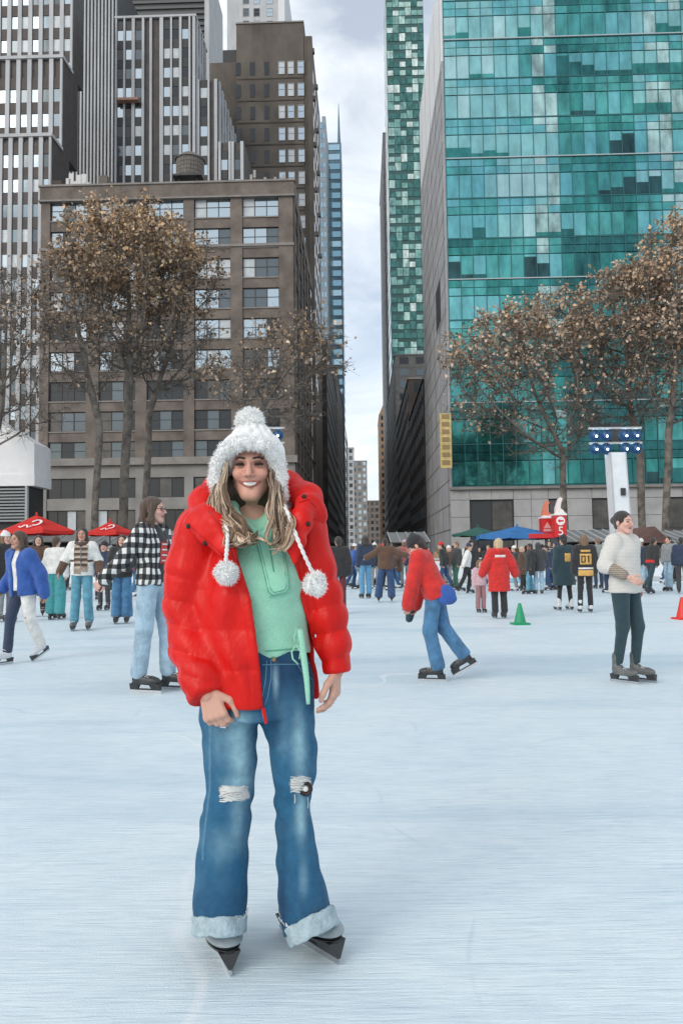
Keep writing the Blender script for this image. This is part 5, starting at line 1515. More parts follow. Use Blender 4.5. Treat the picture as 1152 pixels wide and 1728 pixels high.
f = blend(chain([(-.09, -.03, 1.50), (0, -.10, 1.48), (.09, -.03, 1.50), (0, .08, 1.53), (-.09, -.03, 1.50)], [.035, .04, .035, .04, .035]), .02); V, Q = nets(f, .012); link('scarf_loop', mesh_np('scarf_loop', V, Q, M_scarfb, True), t)

# ---- woman in the open blue jacket
loc, H = place(38, 1117, 896)
t, J = person('woman striding in an open bright blue jacket with navy and pale trousers, long brown hair', loc, R(-28), H,
     dict(lean=(-.02, -.05, 0), kr=(-.07, -.14, .60), ar=(-.02, -.22, .18), kl=(.10, .03, .58), al=(.12, .20, .25), el=(.27, .06, 1.18), wl=(.30, .10, .92), er=(-.26, .05, 1.19), wr=(-.28, -.10, 1.0)), 'tan',
     [('top', dict(bulk=.006, hem=-.04, fold=.004, sleeves=False), C_white), ('jacket', dict(bulk=.040, hem=-.12, fold=.010, openw=.05, flare=.02), C_blue)], ('trousers', dict(r=(.094, .070, .062)), C_navy), ('long', H_brown), boots=M_bootwh, vox=.0135, feet={'l': (0, R(25))})
f = blend(chain([J['hl'], J['kl'], J['al']], [.100, .078, .070]), .02); V, Q = nets(wrap(f, lambda P, d: d + wob(P, .005, 24, 2)), .014); link('pale_trouser_leg', mesh_np('pale_trouser_leg', relax(V, Q), Q, C_white, True), t)

# ---- dark jacket woman, boy, and the group on the left
loc, H = place(206, 1052, 902)
person('woman with long dark hair in black jacket and wide blue jeans', loc, R(5), H, dict(el=(.24, -.02, 1.20), wl=(.14, -.20, 1.10), er=(-.25, .0, 1.19), wr=(-.22, -.15, .98)), 'fair',
       [('jacket', dict(bulk=.034, hem=-.10, fold=.008), C_black)], ('wide_jeans', dict(r=(.098, .098, .112), fold=.007), C_jean), ('long', H_dark), boots=M_bootd, vox=.0145)
loc, H = place(176, 1030, 915)
person('boy in dark blue zipped coat and black cap between the scarf and the black jacket', loc, R(-5), H, {}, 'fair', [('coat', dict(bulk=.045, hem=-.14, fold=.006, quilt=.11), C_navy)], ('trousers', dict(r=(.09, .07, .06)), C_char), ('short', H_dark), ('cap', C_black), vox=.016, hs=1.1, cat='boy')
loc, H = place(94, 1046, 905)
person('person in pale top with bright teal wide trousers next to the striped scarf', loc, R(170), H, dict(el=(.25, .0, 1.2)), 'fair', [('shirt', dict(bulk=.028, hem=-.04, fold=.008), C_white)], ('wide_trousers', dict(r=(.10, .11, .11), fold=.008), C_tealb), ('short', H_brown), vox=.0155)
loc, H = place(64, 1040, 903)
person('person in dark brown jacket right behind the open blue jacket', loc, R(20), H, {}, 'fair', [('jacket', dict(bulk=.04, hem=-.12, fold=.008), C_brown)], ('trousers', dict(r=(.09, .07, .06)), C_black), ('long', H_dark), vox=.0155)
loc, H = place(8, 1050, 898)
person('person in black coat with fluffy white bobble hat at the left edge', loc, R(60), H, {}, 'fair', [('coat', dict(bulk=.05, hem=-.2, fold=.008), C_black)], ('trousers', dict(r=(.09, .07, .06)), C_grey), ('bob', H_ginger), ('hat', C_white), vox=.0155)
loc, H = place(322, 1146, 880)
person('skater in jeans almost hidden behind the red puffer sleeve', loc, R(160), H, {}, 'tan', [('jacket', dict(bulk=.02, hem=-.08), C_black)], ('jeans', dict(r=(.092, .075, .07)), C_jean), ('short', H_dark), vox=.0155)
loc, H = place(572, 1036, 905)
person('person in black coat and maroon trousers just right of the red puffer jacket', loc, R(185), H, {}, 'tan', [('coat', dict(bulk=.045, hem=-.16, fold=.008), C_black)], ('trousers', dict(r=(.092, .07, .062)), C_maroon), ('short', H_dark), vox=.0155)

# ---- middle distance
loc, H = place(651, 1016, 907)
person('skater in dark brown jacket and wide blue jeans with arms spread for balance', loc, R(175), H, dict(kl=(.16, -.02, .58), al=(.20, .02, .18), kr=(-.14, -.05, .58), ar=(-.16, .05, .18), el=(.34, .0, 1.32), wl=(.52, -.05, 1.24), er=(-.36, .0, 1.34), wr=(-.56, -.05, 1.28)), 'tan',
       [('jacket', dict(bulk=.045, hem=-.12, fold=.008), C_brown)], ('wide_jeans', dict(r=(.10, .10, .11)), C_jeand), ('short', H_dark), vox=.016)
loc, H = place(617, 1010, 904)
person('person in navy jacket and bright blue trousers beside the wide armed skater', loc, R(200), H, {}, 'fair', [('jacket', dict(bulk=.035, hem=-.08), C_navy)], ('trousers', dict(r=(.095, .08, .075)), cloth('cloth_sky', (.10, .28, .46))), ('long', H_dark), vox=.016)
loc, H = place(771, 996, 914)
person('skater in dark jacket and green trousers gliding behind the red hoodie', loc, R(-70), H, dict(kl=(.10, -.10, .58), al=(.1, -.08, .18)), 'fair', [('jacket', dict(bulk=.035, hem=-.06), C_char)], ('trousers', dict(r=(.095, .075, .07)), C_green), ('short', H_ginger), vox=.016)
loc, H = place(796, 990, 912)
person('man in long black coat and tall black hat above the child in pink', loc, R(10), H, {}, 'fair', [('coat', dict(bulk=.045, hem=-.35, flare=.02), C_black)], ('trousers', dict(r=(.09, .07, .06)), C_black), ('short', H_dark), ('hat', C_black), vox=.016)
loc, H = place(895, 1003, 917)
person('man walking in a knee length black coat and jeans towards the red coated woman', loc, R(-82), H, dict(kl=(.09, -.12, .58), al=(.1, -.14, .18), kr=(-.09, .02, .57), ar=(-.1, .12, .18)), 'brown', [('long_coat', dict(bulk=.04, hem=-.36, flare=.03, fold=.007), C_black)], ('jeans', dict(r=(.09, .075, .07)), C_jeanteal), ('short', H_dark), vox=.016)
loc, H = place(953, 1030, 904)
kw = dict(bulk=.05, hem=-.42, flare=.07, fold=.008)
t, J = person('person in long dark teal coat with a golden back emblem beside the striped jersey', loc, R(195), H, dict(kl=(.12, 0, .58), al=(.16, 0, .18), kr=(-.12, 0, .58), ar=(-.16, .0, .18), er=(-.30, 0, 1.22), wr=(-.36, -.06, 1.0)), 'fair', [('long_coat', kw, C_teal)], ('trousers', dict(r=(.085, .06, .05)), C_black), ('short', H_dark), ('hat', C_black), boots=M_bootwh, vox=.016)
C_gold = cloth('cloth_gold', (.62, .36, .10))
patch('back_emblem', top_field(J, **kw), -.10, .06, 1.16, 1.36, C_gold, t, False, 6, 6)
loc, H = place(988, 1034, 902)
kw = dict(bulk=.048, hem=-.20, fold=.006, flare=.01)
t, J = person('skater in black hockey jersey with golden number block and white and gold hem stripes', loc, R(176), H, dict(al=(.13, .03, .18), ar=(-.12, -.03, .18)), 'fair', [('jersey', kw, C_black)], ('trousers', dict(r=(.088, .066, .06)), C_black), ('bob', H_ginger), boots=M_bootwh, vox=.016)
tf = top_field(J, **kw)
patch('number_block', tf, -.13, .13, 1.10, 1.34, C_gold, t, False, 7, 7)
for x0, x1, z0, z1 in ((.105, .080, 1.14, 1.30), (.035, .010, 1.14, 1.30), (.079, .036, 1.275, 1.30), (.079, .036, 1.14, 1.165), (-.075, -.045, 1.14, 1.30), (-.044, -.028, 1.265, 1.29)): patch('numeral', tf, min(x0, x1), max(x0, x1), z0, z1, C_black, t, False, 3, 4, off=.010)
patch('name_bar', tf, -.11, .11, 1.38, 1.43, C_gold, t, False, 6, 3)
for z0, z1, m in ((.99, 1.03, C_white), (.84, .97, C_gold)): patch('hem_stripe', tf, -.168, .168, z0, z1, m, t, False, 12, 4)
loc, H = place(1100, 1003, 907)
person('skater in black jacket with a red back panel pushing off with one leg lifted behind', loc, R(115), H, dict(lean=(0, -.10, 0), kl=(.10, -.06, .58), al=(.1, .02, .18), kr=(-.1, .14, .60), ar=(-.1, .40, .32)), 'tan', [('shirt', dict(bulk=.02, hem=-.05), C_red), ('jacket', dict(bulk=.035, hem=.04), C_black)], ('trousers', dict(r=(.09, .07, .065)), C_teal), ('short', H_dark), boots=M_bootd, vox=.016, feet={'r': (0, R(40))})
loc, H = place(1130, 998, 905)
person('person in pale grey sweater and light trousers near the right edge', loc, R(-60), H, dict(kl=(.09, -.1, .58), al=(.1, -.1, .18)), 'fair', [('sweater', dict(bulk=.035, hem=-.06), C_grey)], ('trousers', dict(r=(.092, .078, .075)), C_jeanl), ('short', H_dark), vox=.016)
loc, H = place(1151, 1002, 906)
person('skater in dark navy coat leaning forward at the right edge', loc, R(150), H, dict(lean=(0, -.10, 0)), 'tan', [('coat', dict(bulk=.045, hem=-.12), C_navy)], ('trousers', dict(r=(.092, .075, .07)), C_char), ('short', H_dark), vox=.016)
loc, H = place(926, 988, 912)
person('person in black and white patterned jacket in front of the blue umbrella pole', loc, R(25), H, {}, 'fair', [('jacket', dict(bulk=.04, hem=-.08), M_plaid)], ('trousers', dict(r=(.09, .07, .06)), C_black), ('long', H_dark), vox=.016)
loc, H = place(1010, 994, 908)
person('person in grey green coat half hidden behind the hockey jersey', loc, R(185), H, {}, 'fair', [('coat', dict(bulk=.045, hem=-.3, flare=.02), cloth('cloth_sage', (.22, .25, .23)))], ('trousers', dict(r=(.09, .07, .06)), C_navy), ('short', H_ginger), vox=.016)
loc, H = place(683, 992, 912)
person('person in pink patterned jacket in the far group at the mouth of the street', loc, R(190), H, {}, 'fair', [('jacket', dict(bulk=.05, hem=-.1, quilt=.1), cloth('cloth_coral', (.42, .13, .12), var=.5, scale=12))], ('trousers', dict(r=(.09, .07, .06)), C_grey), ('bob', H_ginger), ('hat', C_pink), vox=.016)

# ---- the far crowd: a few figures, copied and dressed differently
PROTO = {
 'standing': (dict(), [('jacket', dict(bulk=.042, hem=-.10, fold=.008))], ('long', 'hair'), None),
 'beanie': (dict(el=(.24, -.03, 1.2), wl=(.12, -.2, 1.12)), [('jacket', dict(bulk=.045, hem=-.12, fold=.008))], ('short', 'hair'), 'beanie'),
 'longcoat': (dict(kl=(.1, -.08, .58), al=(.11, -.08, .18)), [('long_coat', dict(bulk=.04, hem=-.36, fold=.007, flare=.03))], ('short', 'hair'), None),
 'hooded': (dict(er=(-.25, -.04, 1.2), wr=(-.13, -.22, 1.2)), [('parka', dict(bulk=.05, hem=-.22, fold=.008))], None, 'hood'),
 'bobcoat': (dict(el=(.3, .0, 1.25), wl=(.36, -.08, 1.05)), [('coat', dict(bulk=.045, hem=-.28, fold=.007, flare=.03))], ('bob', 'hair'), None),
 'skating': (dict(lean=(0, -.08, 0), kl=(.1, -.12, .58), al=(.11, -.05, .18), kr=(-.1, .08, .6), ar=(-.11, .26, .26), er=(-.3, .05, 1.2), wr=(-.38, .1, 1.02)), [('jacket', dict(bulk=.038, hem=-.06, fold=.008))], ('short', 'hair'), 'beanie'),
}
COATS = [('black', C_black), ('navy', C_navy), ('charcoal', C_char), ('white', C_white), ('brown', C_brown), ('grey', C_grey), ('tan', C_tan), ('blue', C_blue), ('olive', C_olive), ('dark teal', C_teal), ('red', C_red), ('pink', C_pink)]
LEGS = [('black trousers', C_black), ('blue jeans', C_jean), ('dark jeans', C_jeand), ('grey trousers', C_grey), ('pale jeans', C_jeanl)]
HAIR = [('brown', H_brown), ('dark', H_dark), ('blond', H_blond), ('light brown', H_ginger)]
HATS = [('black', C_black), ('grey', C_grey), ('white', C_white), ('red', C_red), ('navy', C_navy)]
def landmark(px):
    for lim, nm in ((40, 'below the left end of the large red umbrella'), (118, 'below the large red umbrella'), (150, 'between the two red umbrellas'), (240, 'below the smaller red umbrella'), (320, 'behind the woman in plaid'), (600, 'near the woman in red'),
                    (645, 'at the foot of the pale far slabs'), (700, 'at the street mouth'), (770, 'left of the green umbrella'), (840, 'under the green umbrella'), (905, 'under the blue umbrella'), (960, 'below the red sign boxes'), (1010, 'right of the red sign boxes'), (1070, 'beside the white floodlight mast'), (1200, 'in front of the right kiosks')):
        if px < lim: return nm
used = set(); rp = random.Random(77)
def crowd(px, Y, where, force=None):
    p = at(px, 940, Y); kind = force or rp.choice(['standing', 'beanie', 'longcoat', 'hooded', 'bobcoat'])
    pose, tops, hair, hat = PROTO[kind]
    for _ in range(60):
        cn, cm = rp.choices(COATS, (9, 5, 5, 3, 3, 4, 3, 2, 3, 3, 1.6, 1.5))[0]; ln, lm = rp.choice(LEGS); hn, hm = rp.choice(HAIR); tn, tm = rp.choice(HATS)
        hd = {'hood': 'with hood up', 'beanie': '%s beanie' % tn}.get(hat, '%s hair' % hn)
        lab = 'person in %s %s, %s and %s, %s %s' % (cn, tops[0][0].replace('_', ' '), hd, ln, where, landmark(px))
        lab = ' '.join(lab.split()[:16]) if len(lab.split()) > 16 else lab
        if lab not in used: break
    used.add(lab)
    z0 = 0.0
    kwid = {'standing': .02}
    yaw = R(rp.choice([0, 20, -25, 60, -70, 100, 160, 180, 200, -110])) if not force else R(rp.choice([80, -80, 100, -100, 60]))
    person(lab, (p.x, Y, z0), yaw, rp.uniform(1.60, 1.84), pose, rp.choice(['fair', 'tan', 'brown', 'fair', 'rosy']) if False else 'fair', [(tops[0][0], tops[0][1], cm)], ('trousers', dict(r=(.09, .075, .07)), lm), (hair[0], hm) if hair else None, (hat, tm if hat == 'beanie' else cm) if hat else None,
           vox=.022, key='crowd_' + kind, group='people in the far crowd', boots=rp.choice([M_bootd, M_bootg, M_bootwh]), sk=Y < 36)
for px in list(range(-6, 330, 15)) + list(range(596, 1166, 14)):
    crowd(px + rp.uniform(-5, 5), rp.uniform(37.4, 41), 'behind the barrier')
for px in (20, 48, 80, 112, 122, 160, 190, 228, 240, 598, 606, 628, 640, 664, 672, 694, 704, 716, 745, 752, 760, 783, 822, 868, 878, 910, 922, 940, 972, 1024, 1034, 1084, 1118, 1140):
    crowd(px + rp.uniform(-4, 4), rp.uniform(25, 34), 'on the ice', rp.choice(['skating', 'skating', None]))

# =================================================================== THE WOMAN IN THE RED JACKET
YW = 2.60
ROOT = gnd(440, 1622); ROOT = Vector((at(440, 1300, YW).x, YW, 0))
Wd = lambda px, py, dY=0.0: np.array(at(px, py, YW + dY) - ROOT)
WM = thing('person', 'smiling woman in red puffer jacket, mint hoodie, ripped jeans and white fur trimmed bobble hat', 'person', ROOT)
M_puff = mat('puffer_red', (.62, .006, .003), .42, var=.12, scale=9, bump=.6, bscale=15, coord='Object', spec=.28, stretch=(1, 1, .6))
M_puffin = mat('puffer_lining', (.30, .006, .005), .7, var=.1, coord='Object')
M_mint = mat('fleece_mint', (.30, .64, .47), .95, var=.09, scale=16, bump=.3, bscale=160, coord='Object', sheen=.3)
M_mintd = mat('mint_stitch', (.10, .36, .25), .9)
M_denim = mat('denim_faded', (.04, .17, .3), .85, attr='Col', var=.16, scale=45, bump=.22, bscale=260, coord='Object')
M_cuff = mat('denim_inside', (.36, .46, .50), .95, var=.25, scale=30, bump=.5, bscale=90, coord='Object')
M_fray = mat('fray_white', (.66, .68, .66), .95)
M_knit = mat('hat_knit_white', (.80, .80, .785), .95, var=.07, scale=60, bump=.35, bscale=170, coord='Object', sheen=.3)
M_fur = mat('fur_white', (.88, .88, .87), .95, sheen=.4)
M_strand = mat('hair_highlights', (.2, .13, .08), .42, attr='Col', var=.25, scale=30, coord='Object', stretch=(3, 3, .4), spec=.5)
M_snap = mat('snap_dark', (.03, .02, .02), .35, .5)
def Wmesh(name, f, vox, m, it=2, parent=None, cols=None):
    V, Q = nets(f, vox); V = relax(V, Q, it, .5)
    return link(name, mesh_np(name, V, Q, m, True, cols(V) if cols else None), parent or WM)
def raysurf(f, px, py, off=.004, y0=-.6):
    """points on a field met by sight lines, as real positions"""
    o = np.array(Vector((0, 0, CAMZ)) - ROOT, np.float32)
    D_ = np.array([tuple(ray(a, b).normalized()) for a, b in zip(px, py)], np.float32)
    t = ((YW + y0) / D_[:, 1]); P_ = o + D_ * t[:, None]
    for _ in range(70): P_ = P_ + D_ * np.clip(f(P_), -.04, .04)[:, None] * .7
    return P_ - D_ * off
# ---- head
HS = .965; HP = R(5)
RH = np.array(Matrix.Rotation(HP, 3, 'X'), np.float32)
eye = Wd(420.5, 784, -.09); HO = eye - RH @ np.array((0, -.09, .005)) * HS
toH = lambda V: (np.asarray(V, np.float32) * HS) @ RH.T + HO
toHv = lambda p: Vector(toH([p])[0])
skinW = (.63, .335, .25)
V, Q = nets(head_field(1, 1.0), .0022); V = relax(V, Q, 2, .4)
hc = head_colors(V, skinW, smile=1.0, lip=(.43, .15, .125), eyes=False)
x_, z_ = np.abs(V[:, 0]), V[:, 2]
sh = np.exp(-(((x_ - .031) / .019) ** 2 + ((z_ - .012) / .011) ** 2)) * (V[:, 1] < -.06)
hc = hc * (1 - .30 * sh[:, None]) + np.array((.12, .06, .045)) * .30 * sh[:, None]       # eye shadow make-up
parts = [(toH(V), Q)]; cols = [hc]
jr = dict(pel=Wd(436, 1150), chest=Wd(430, 960), neck=Wd(428, 880, .02), hl=Wd(486, 1190, 0), hr=Wd(388, 1190, 0), kl=Wd(497, 1320, 0), kr=Wd(388, 1330, 0), al=Wd(517, 1540, -.04), ar=Wd(368, 1540, -.08),
          sl=Wd(515, 900, .02), sr=Wd(343, 903, .02), el=Wd(555, 1040, 0), er=Wd(318, 1045, 0), wl=Wd(567, 1134, -.02), wr=Wd(351, 1172, -.135))
lm = chain([jr['pel'], jr['chest'], jr['neck'], HO + (0, .03, -.08)], [.10, .10, .05, .046], (1.1, .7, 1))
for s in 'lr':
    lm += chain([jr['h' + s], jr['k' + s], jr['a' + s]], [.062, .042, .034]); lm += chain([jr['s' + s], jr['e' + s], jr['w' + s]], [.042, .034, .025])
V, Q = nets(blend(lm, .02), .010); parts.append((V, Q)); cols.append(np.tile(np.array(skinW, np.float32), (len(V), 1)))
hR = hand_prims(jr['wr'] + (.0, 0, .014), (.30, -.12, -.95), (1, -.1, .1), (-.25, -.95, .1), 1.0, .80)
hL = hand_prims(jr['wl'] + (.0, 0, .014), (-.06, -.06, -1), (-.25, -1, 0), (1, -.25, 0), 1.0, .42)
for h in (hR, hL):
    V, Q = nets(h, .0032); V = relax(V, Q, 1, .4); parts.append((V, Q)); cols.append(np.tile(np.array((.61, .345, .26), np.float32), (len(V), 1)))
V, Q = join(parts)
link('body', mesh_np('body', V, Q, M_skin, True, np.concatenate(cols)), WM)
# eyes, lashes, teeth
M_scl = mat('eye_white', (.40, .37, .35), .2); M_iris = mat('eye_iris', (.045, .022, .012), .15); M_lash = mat('eye_lash', (.008, .006, .006), .6); M_tooth = mat('tooth_white', (.80, .79, .76), .25)
for s in (1, -1):
    b = MB(); b.lathe([(.0124 * math.sin(a), -.0124 * math.cos(a)) for a in [k * PI / 10 for k in range(11)]], 16); e = b.mesh('eye', M_scl, True)
    e.transform(Matrix.Translation(toHv((s * .031, -.0815, .0045))) @ Matrix.Rotation(PI / 2 + HP, 4, 'X') @ Matrix.Scale(HS, 4)); eo = link('eye', e, WM)
    b = MB(); b.lathe([(.0001, .0130), (.0034, .0127), (.0070, .0110), (.0074, .0100)], 14); e = b.mesh('iris', M_iris, True)
    e.transform(Matrix.Translation(toHv((s * .031, -.0815, .0045))) @ Matrix.Rotation(PI / 2 + HP - .05, 4, 'X') @ Matrix.Scale(HS, 4)); link('iris', e, eo)
    for nm, e0, e1, rr in (('upper_eyelid', 13, 85, .0136), ('lower_eyelid', -85, -15, .0133)):
        Vl, Fl = [], []
        for i in range(13):
            az = R(-80 + 160 * i / 12); cl_ = 1 - .55 * (abs(-80 + 160 * i / 12) / 80) ** 2
            lo_, hi_ = (e0 * cl_, e1) if e0 > 0 else (e0, e1 * cl_)
            for j in range(6):
                ee = R(lo_ + (hi_ - lo_) * j / 5); Vl.append((s * .031 + rr * 1.12 * math.sin(az) * math.cos(ee), -.0815 - rr * math.cos(az) * math.cos(ee), .0045 + rr * math.sin(ee)))
        for i in range(12):
            for j in range(5): Fl.append((i * 6 + j, (i + 1) * 6 + j, (i + 1) * 6 + j + 1, i * 6 + j + 1))
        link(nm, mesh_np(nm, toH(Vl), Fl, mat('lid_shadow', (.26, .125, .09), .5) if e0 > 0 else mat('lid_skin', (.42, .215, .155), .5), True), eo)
    b = MB()
    b.tube([toHv(p) for p in ((s * .0180, -.0880, .0045), (s * .0235, -.0935, .0072), (s * .031, -.0957, .0082), (s * .0385, -.0930, .0074), (s * .0475, -.0845, .0055))], [.0015, .0026, .0032, .0034, .0020], 6)
    b.tube([toHv(p) for p in ((s * .019, -.0885, .0035), (s * .031, -.0947, .0008), (s * .044, -.0870, .0038))], [.0008, .0014, .0012], 5)
    for k in range(11):
        u = k / 10; x = .021 + .026 * u; p = Vector((s * x, -.0950 + .55 * max(0, x - .035), .0082 - .15 * max(0, x - .036)))
        q = p + Vector((s * (.004 * (u - .35)), -.0055, .0058)); b.tube([toHv(p), toHv((p + q) / 2 + Vector((0, -.001, -.001))), toHv(q)], [.0008, .0006, .0002], 3)
    b.build('lashes', M_lash, WM)
    b = MB(); pts = [(s * .0135, -.0960, .0245), (s * .022, -.0985, .0282), (s * .034, -.0945, .0302), (s * .0465, -.0830, .0268)]
    b.tube([toHv(p) for p in pts], [.0022, .0030, .0026, .0009], 6); b.build('eyebrow', M_lash, WM)
V_, F_ = [], []
for i in range(17):
    x = -.0245 + .049 * i / 16; w_ = 8.5 * min(x * x, .0012); yy = -.0885 + 11 * x * x; up = -.0550 + w_; dn = -.0665 + w_ + 5 * x * x; nick = .0005 if i % 2 == 0 else 0
    V_ += [(x, yy + .001 + nick, up + .002), (x, yy - .0012 + nick, (up + dn) / 2), (x, yy + nick, dn)]
for i in range(16):
    for j in range(2): F_.append((i * 3 + j, i * 3 + j + 1, i * 3 + j + 4, i * 3 + j + 3))
link('teeth', mesh_np('teeth', toH(V_), F_, M_tooth, True), WM)

def smooth_path(pts, n=18):
    P_ = np.array(pts, float); t = np.linspace(0, len(P_) - 1, n); out = []
    for q in t:
        i = min(int(q), len(P_) - 2); u = q - i; p0, p1, p2, p3 = P_[max(i - 1, 0)], P_[i], P_[i + 1], P_[min(i + 2, len(P_) - 1)]
        out.append(.5 * (2 * p1 + (p2 - p0) * u + (2 * p0 - 5 * p1 + 4 * p2 - p3) * u * u + (3 * p1 - p0 - 3 * p2 + p3) * u ** 3))
    return np.array(out)
# ---- jeans
dh = .07
LL = [(386, 1215, 0), (389, 1290, -.02), (388, 1335, -.025), (381, 1390, -.03), (375, 1450, -.05), (372, 1510, -.075), (370, 1580, -.10)]; LRr = [.100, .082, .0745, .078, .082, .082, .083]
RL = [(486, 1215, 0), (496, 1270, -.01), (496, 1308, -.02), (494, 1350, -.01), (497, 1400, -.02), (502, 1450, -.03), (508, 1505, -.045), (523, 1582, -.06)]; RRr = [.091, .0715, .0665, .0535, .055, .064, .073, .087]
legL = blend(chain([Wd(*p) for p in LL], LRr, (1, 1.05, 1)), .03); legR = blend(chain([Wd(*p) for p in RL], RRr, (1, 1.05, 1)), .03)
def vdir(a, b): v = np.array(b) - np.array(a); return v / np.linalg.norm(v)
cL0, cL1 = Wd(371, 1540, -.085), Wd(370, 1578, -.105); cR0, cR1 = Wd(519, 1545, -.05), Wd(533, 1582, -.075)
legL = axis_cut(legL, Wd(370, 1560, -.1), vdir(cL1, cL0), 0); legR = axis_cut(legR, Wd(523, 1562, -.06), vdir(cR1, cR0), 0)
hipf = axis_cut(blend(chain([Wd(432, 1092), Wd(434, 1150), Wd(436, 1200)], [.160, .178, .184], (1, .70, 1)), .03), Wd(436, 1207), (0, 0, 1), 0, .02)
jeans = blend([hipf, legL, legR], [0, .03, .010])
jeans0 = jeans
def jfold(P, d):
    z = P[:, 2]
    d = d + wob(P * np.array((1, 1, .9), np.float32), .0045, 19, 12) + wob(P * np.array((1, 1, 1.3), np.float32), .0028, 40, 13) + .0030 * np.abs(wob(P * np.array((.6, .6, 1), np.float32), 1., 30, 17))
    zk = Wd(0 + 420, 1360)[2]; d = d + .0022 * np.sin((z + .35 * P[:, 0]) * 95) * np.exp(-((z - zk) / .07) ** 2)      # creases below the knees
    zc = Wd(420, 1225)[2]; d = d + .0025 * np.sin((z - .8 * np.abs(P[:, 0] - .0)) * 80) * np.exp(-((z - zc) / .05) ** 2)
    zb = Wd(500, 1520)[2]; d = d + .004 * np.sin((z * .6 + P[:, 0]) * 70) * np.exp(-((z - zb) / .12) ** 2) * (P[:, 0] > 0)
    return d
jeans = wrap(jeans, jfold)
def to_px(V):
    """photo column and row of local points, used to lay dye fades and rips on the cloth"""
    C = (np.asarray(V, float) + np.array(ROOT) - np.array((0, 0, CAMZ))) @ np.array(CM)
    return 576 + FPX * C[:, 0] / -C[:, 2], 864 - FPX * C[:, 1] / -C[:, 2]
jz = lambda py: Wd(430, py, 0)[2]
def jcols(V):
    x, y, z = V.T; px, py = to_px(V); front = np.clip(.5 - y * 9, 0, 1)
    base = np.array((.015, .105, .205)); light = np.array((.25, .43, .51)); dark = np.array((.006, .034, .095))
    fade = np.zeros(len(V))
    def spot(cx, cy, sx, sy, a, fr=True):
        nonlocal fade; fade = fade + a * np.exp(-((px - cx) / sx) ** 2 - ((py - cy) / sy) ** 2) * (front if fr else 1)
    spot(408, 1270, 17, 62, .75); spot(402, 1385, 12, 38, .45); spot(505, 1255, 12, 55, .7); spot(508, 1375, 9, 42, .72); spot(400, 1320, 26, 10, .4)
    spot(465, 1150, 5, 26, .55); spot(375, 1430, 22, 30, .22); spot(512, 1480, 8, 30, .32); spot(383, 1240, 30, 40, .25); spot(478, 1240, 10, 40, .15)
    n = wob(V, .16, 30, 21) + wob(V * np.array((1, 1, .3), np.float32), .12, 90, 22)
    fade = np.clip(fade * 1.4 + n * (.45 + fade), 0, 1)
    dk = np.clip(np.exp(-((py - 1130) / 45) ** 2) * .75 + np.exp(-((py - 1530) / 45) ** 2) * .35 + .5 * np.exp(-((px - 465) / 9) ** 2) * (py < 1260) + .4 * np.exp(-((px - 478) / 7) ** 2) * (py > 1380), 0, 1)
    C = base * (1 - dk[:, None]) + dark * dk[:, None]; C = C * (1 - fade[:, None]) + light * fade[:, None]
    seam = np.exp(-((px - (354 - np.clip(py - 1330, 0, 99) * .12)) / 1.6) ** 2) * (py > 1215) * (py < 1450)
    C = C * (1 - .28 * seam[:, None]) + light * .28 * seam[:, None]
    for cx, cy, sx, sy in ((396, 1338, 25, 11), (508, 1324, 17, 14)):      # torn knees show white threads
        q = np.abs((px - cx) / sx) ** 2.4 + np.abs((py - cy + (px - cx) * (-.12)) / sy) ** 2.4 + wob(V, .35, 120, 31)
        m = np.clip((1.15 - q) * 4, 0, 1) * (y < .02); C = C * (1 - m[:, None]) + np.array((.62, .60, .57)) * m[:, None]
    return C
JO = Wmesh('jeans', jeans, .0058, M_denim, 2, None, jcols)
b = MB(); rt = random.Random(4)
for k in range(26):
    y = 1327 + rt.uniform(0, 24); xs0 = rt.uniform(368, 384); xs1 = rt.uniform(405, 421); pxs = [xs0 + (xs1 - xs0) * i / 5 for i in range(6)]; pys = [y + rt.uniform(-2, 2) - .12 * (x - 396) for x in pxs]
    b.tube([tuple(p) for p in raysurf(jeans, pxs, pys, .003)], .0013, 4)
b.build('torn_threads', M_fray, JO, kind='stuff'); b = MB()
for k in range(20):
    y = 1311 + rt.uniform(0, 26); pxs = [490 + 34 * i / 5 + rt.uniform(-1, 1) for i in range(6)]; pys = [y + rt.uniform(-2, 2) for x in pxs]
    b.tube([tuple(p) for p in raysurf(jeans, pxs, pys, .003)], .0012, 4)
for px, py, L_ in ((497, 1345, 10), (519, 1350, 14)):
    b.tube([tuple(p) for p in raysurf(jeans, [px, px + 1, px], [py - 4, py + L_ / 2, py + L_], .006)], .0014, 4)
b.build('torn_threads', M_fray, JO, kind='stuff')
pc = raysurf(jeans, [515.5], [1331], .006)[0]
b = MB(); b.lathe([(.0105, 0), (.012, .006), (.018, .008), (.0225, .005), (.0235, 0)], 22); o = b.build('knee_ring', M_snap, JO, tuple(pc)); o.rotation_euler = (PI / 2, 0, 0)
b = MB(); b.lathe([(.0001, .006), (.007, .005), (.0105, 0)], 16); o = b.build('ring_centre', M_fray, JO, tuple(pc)); o.rotation_euler = (PI / 2, 0, 0)
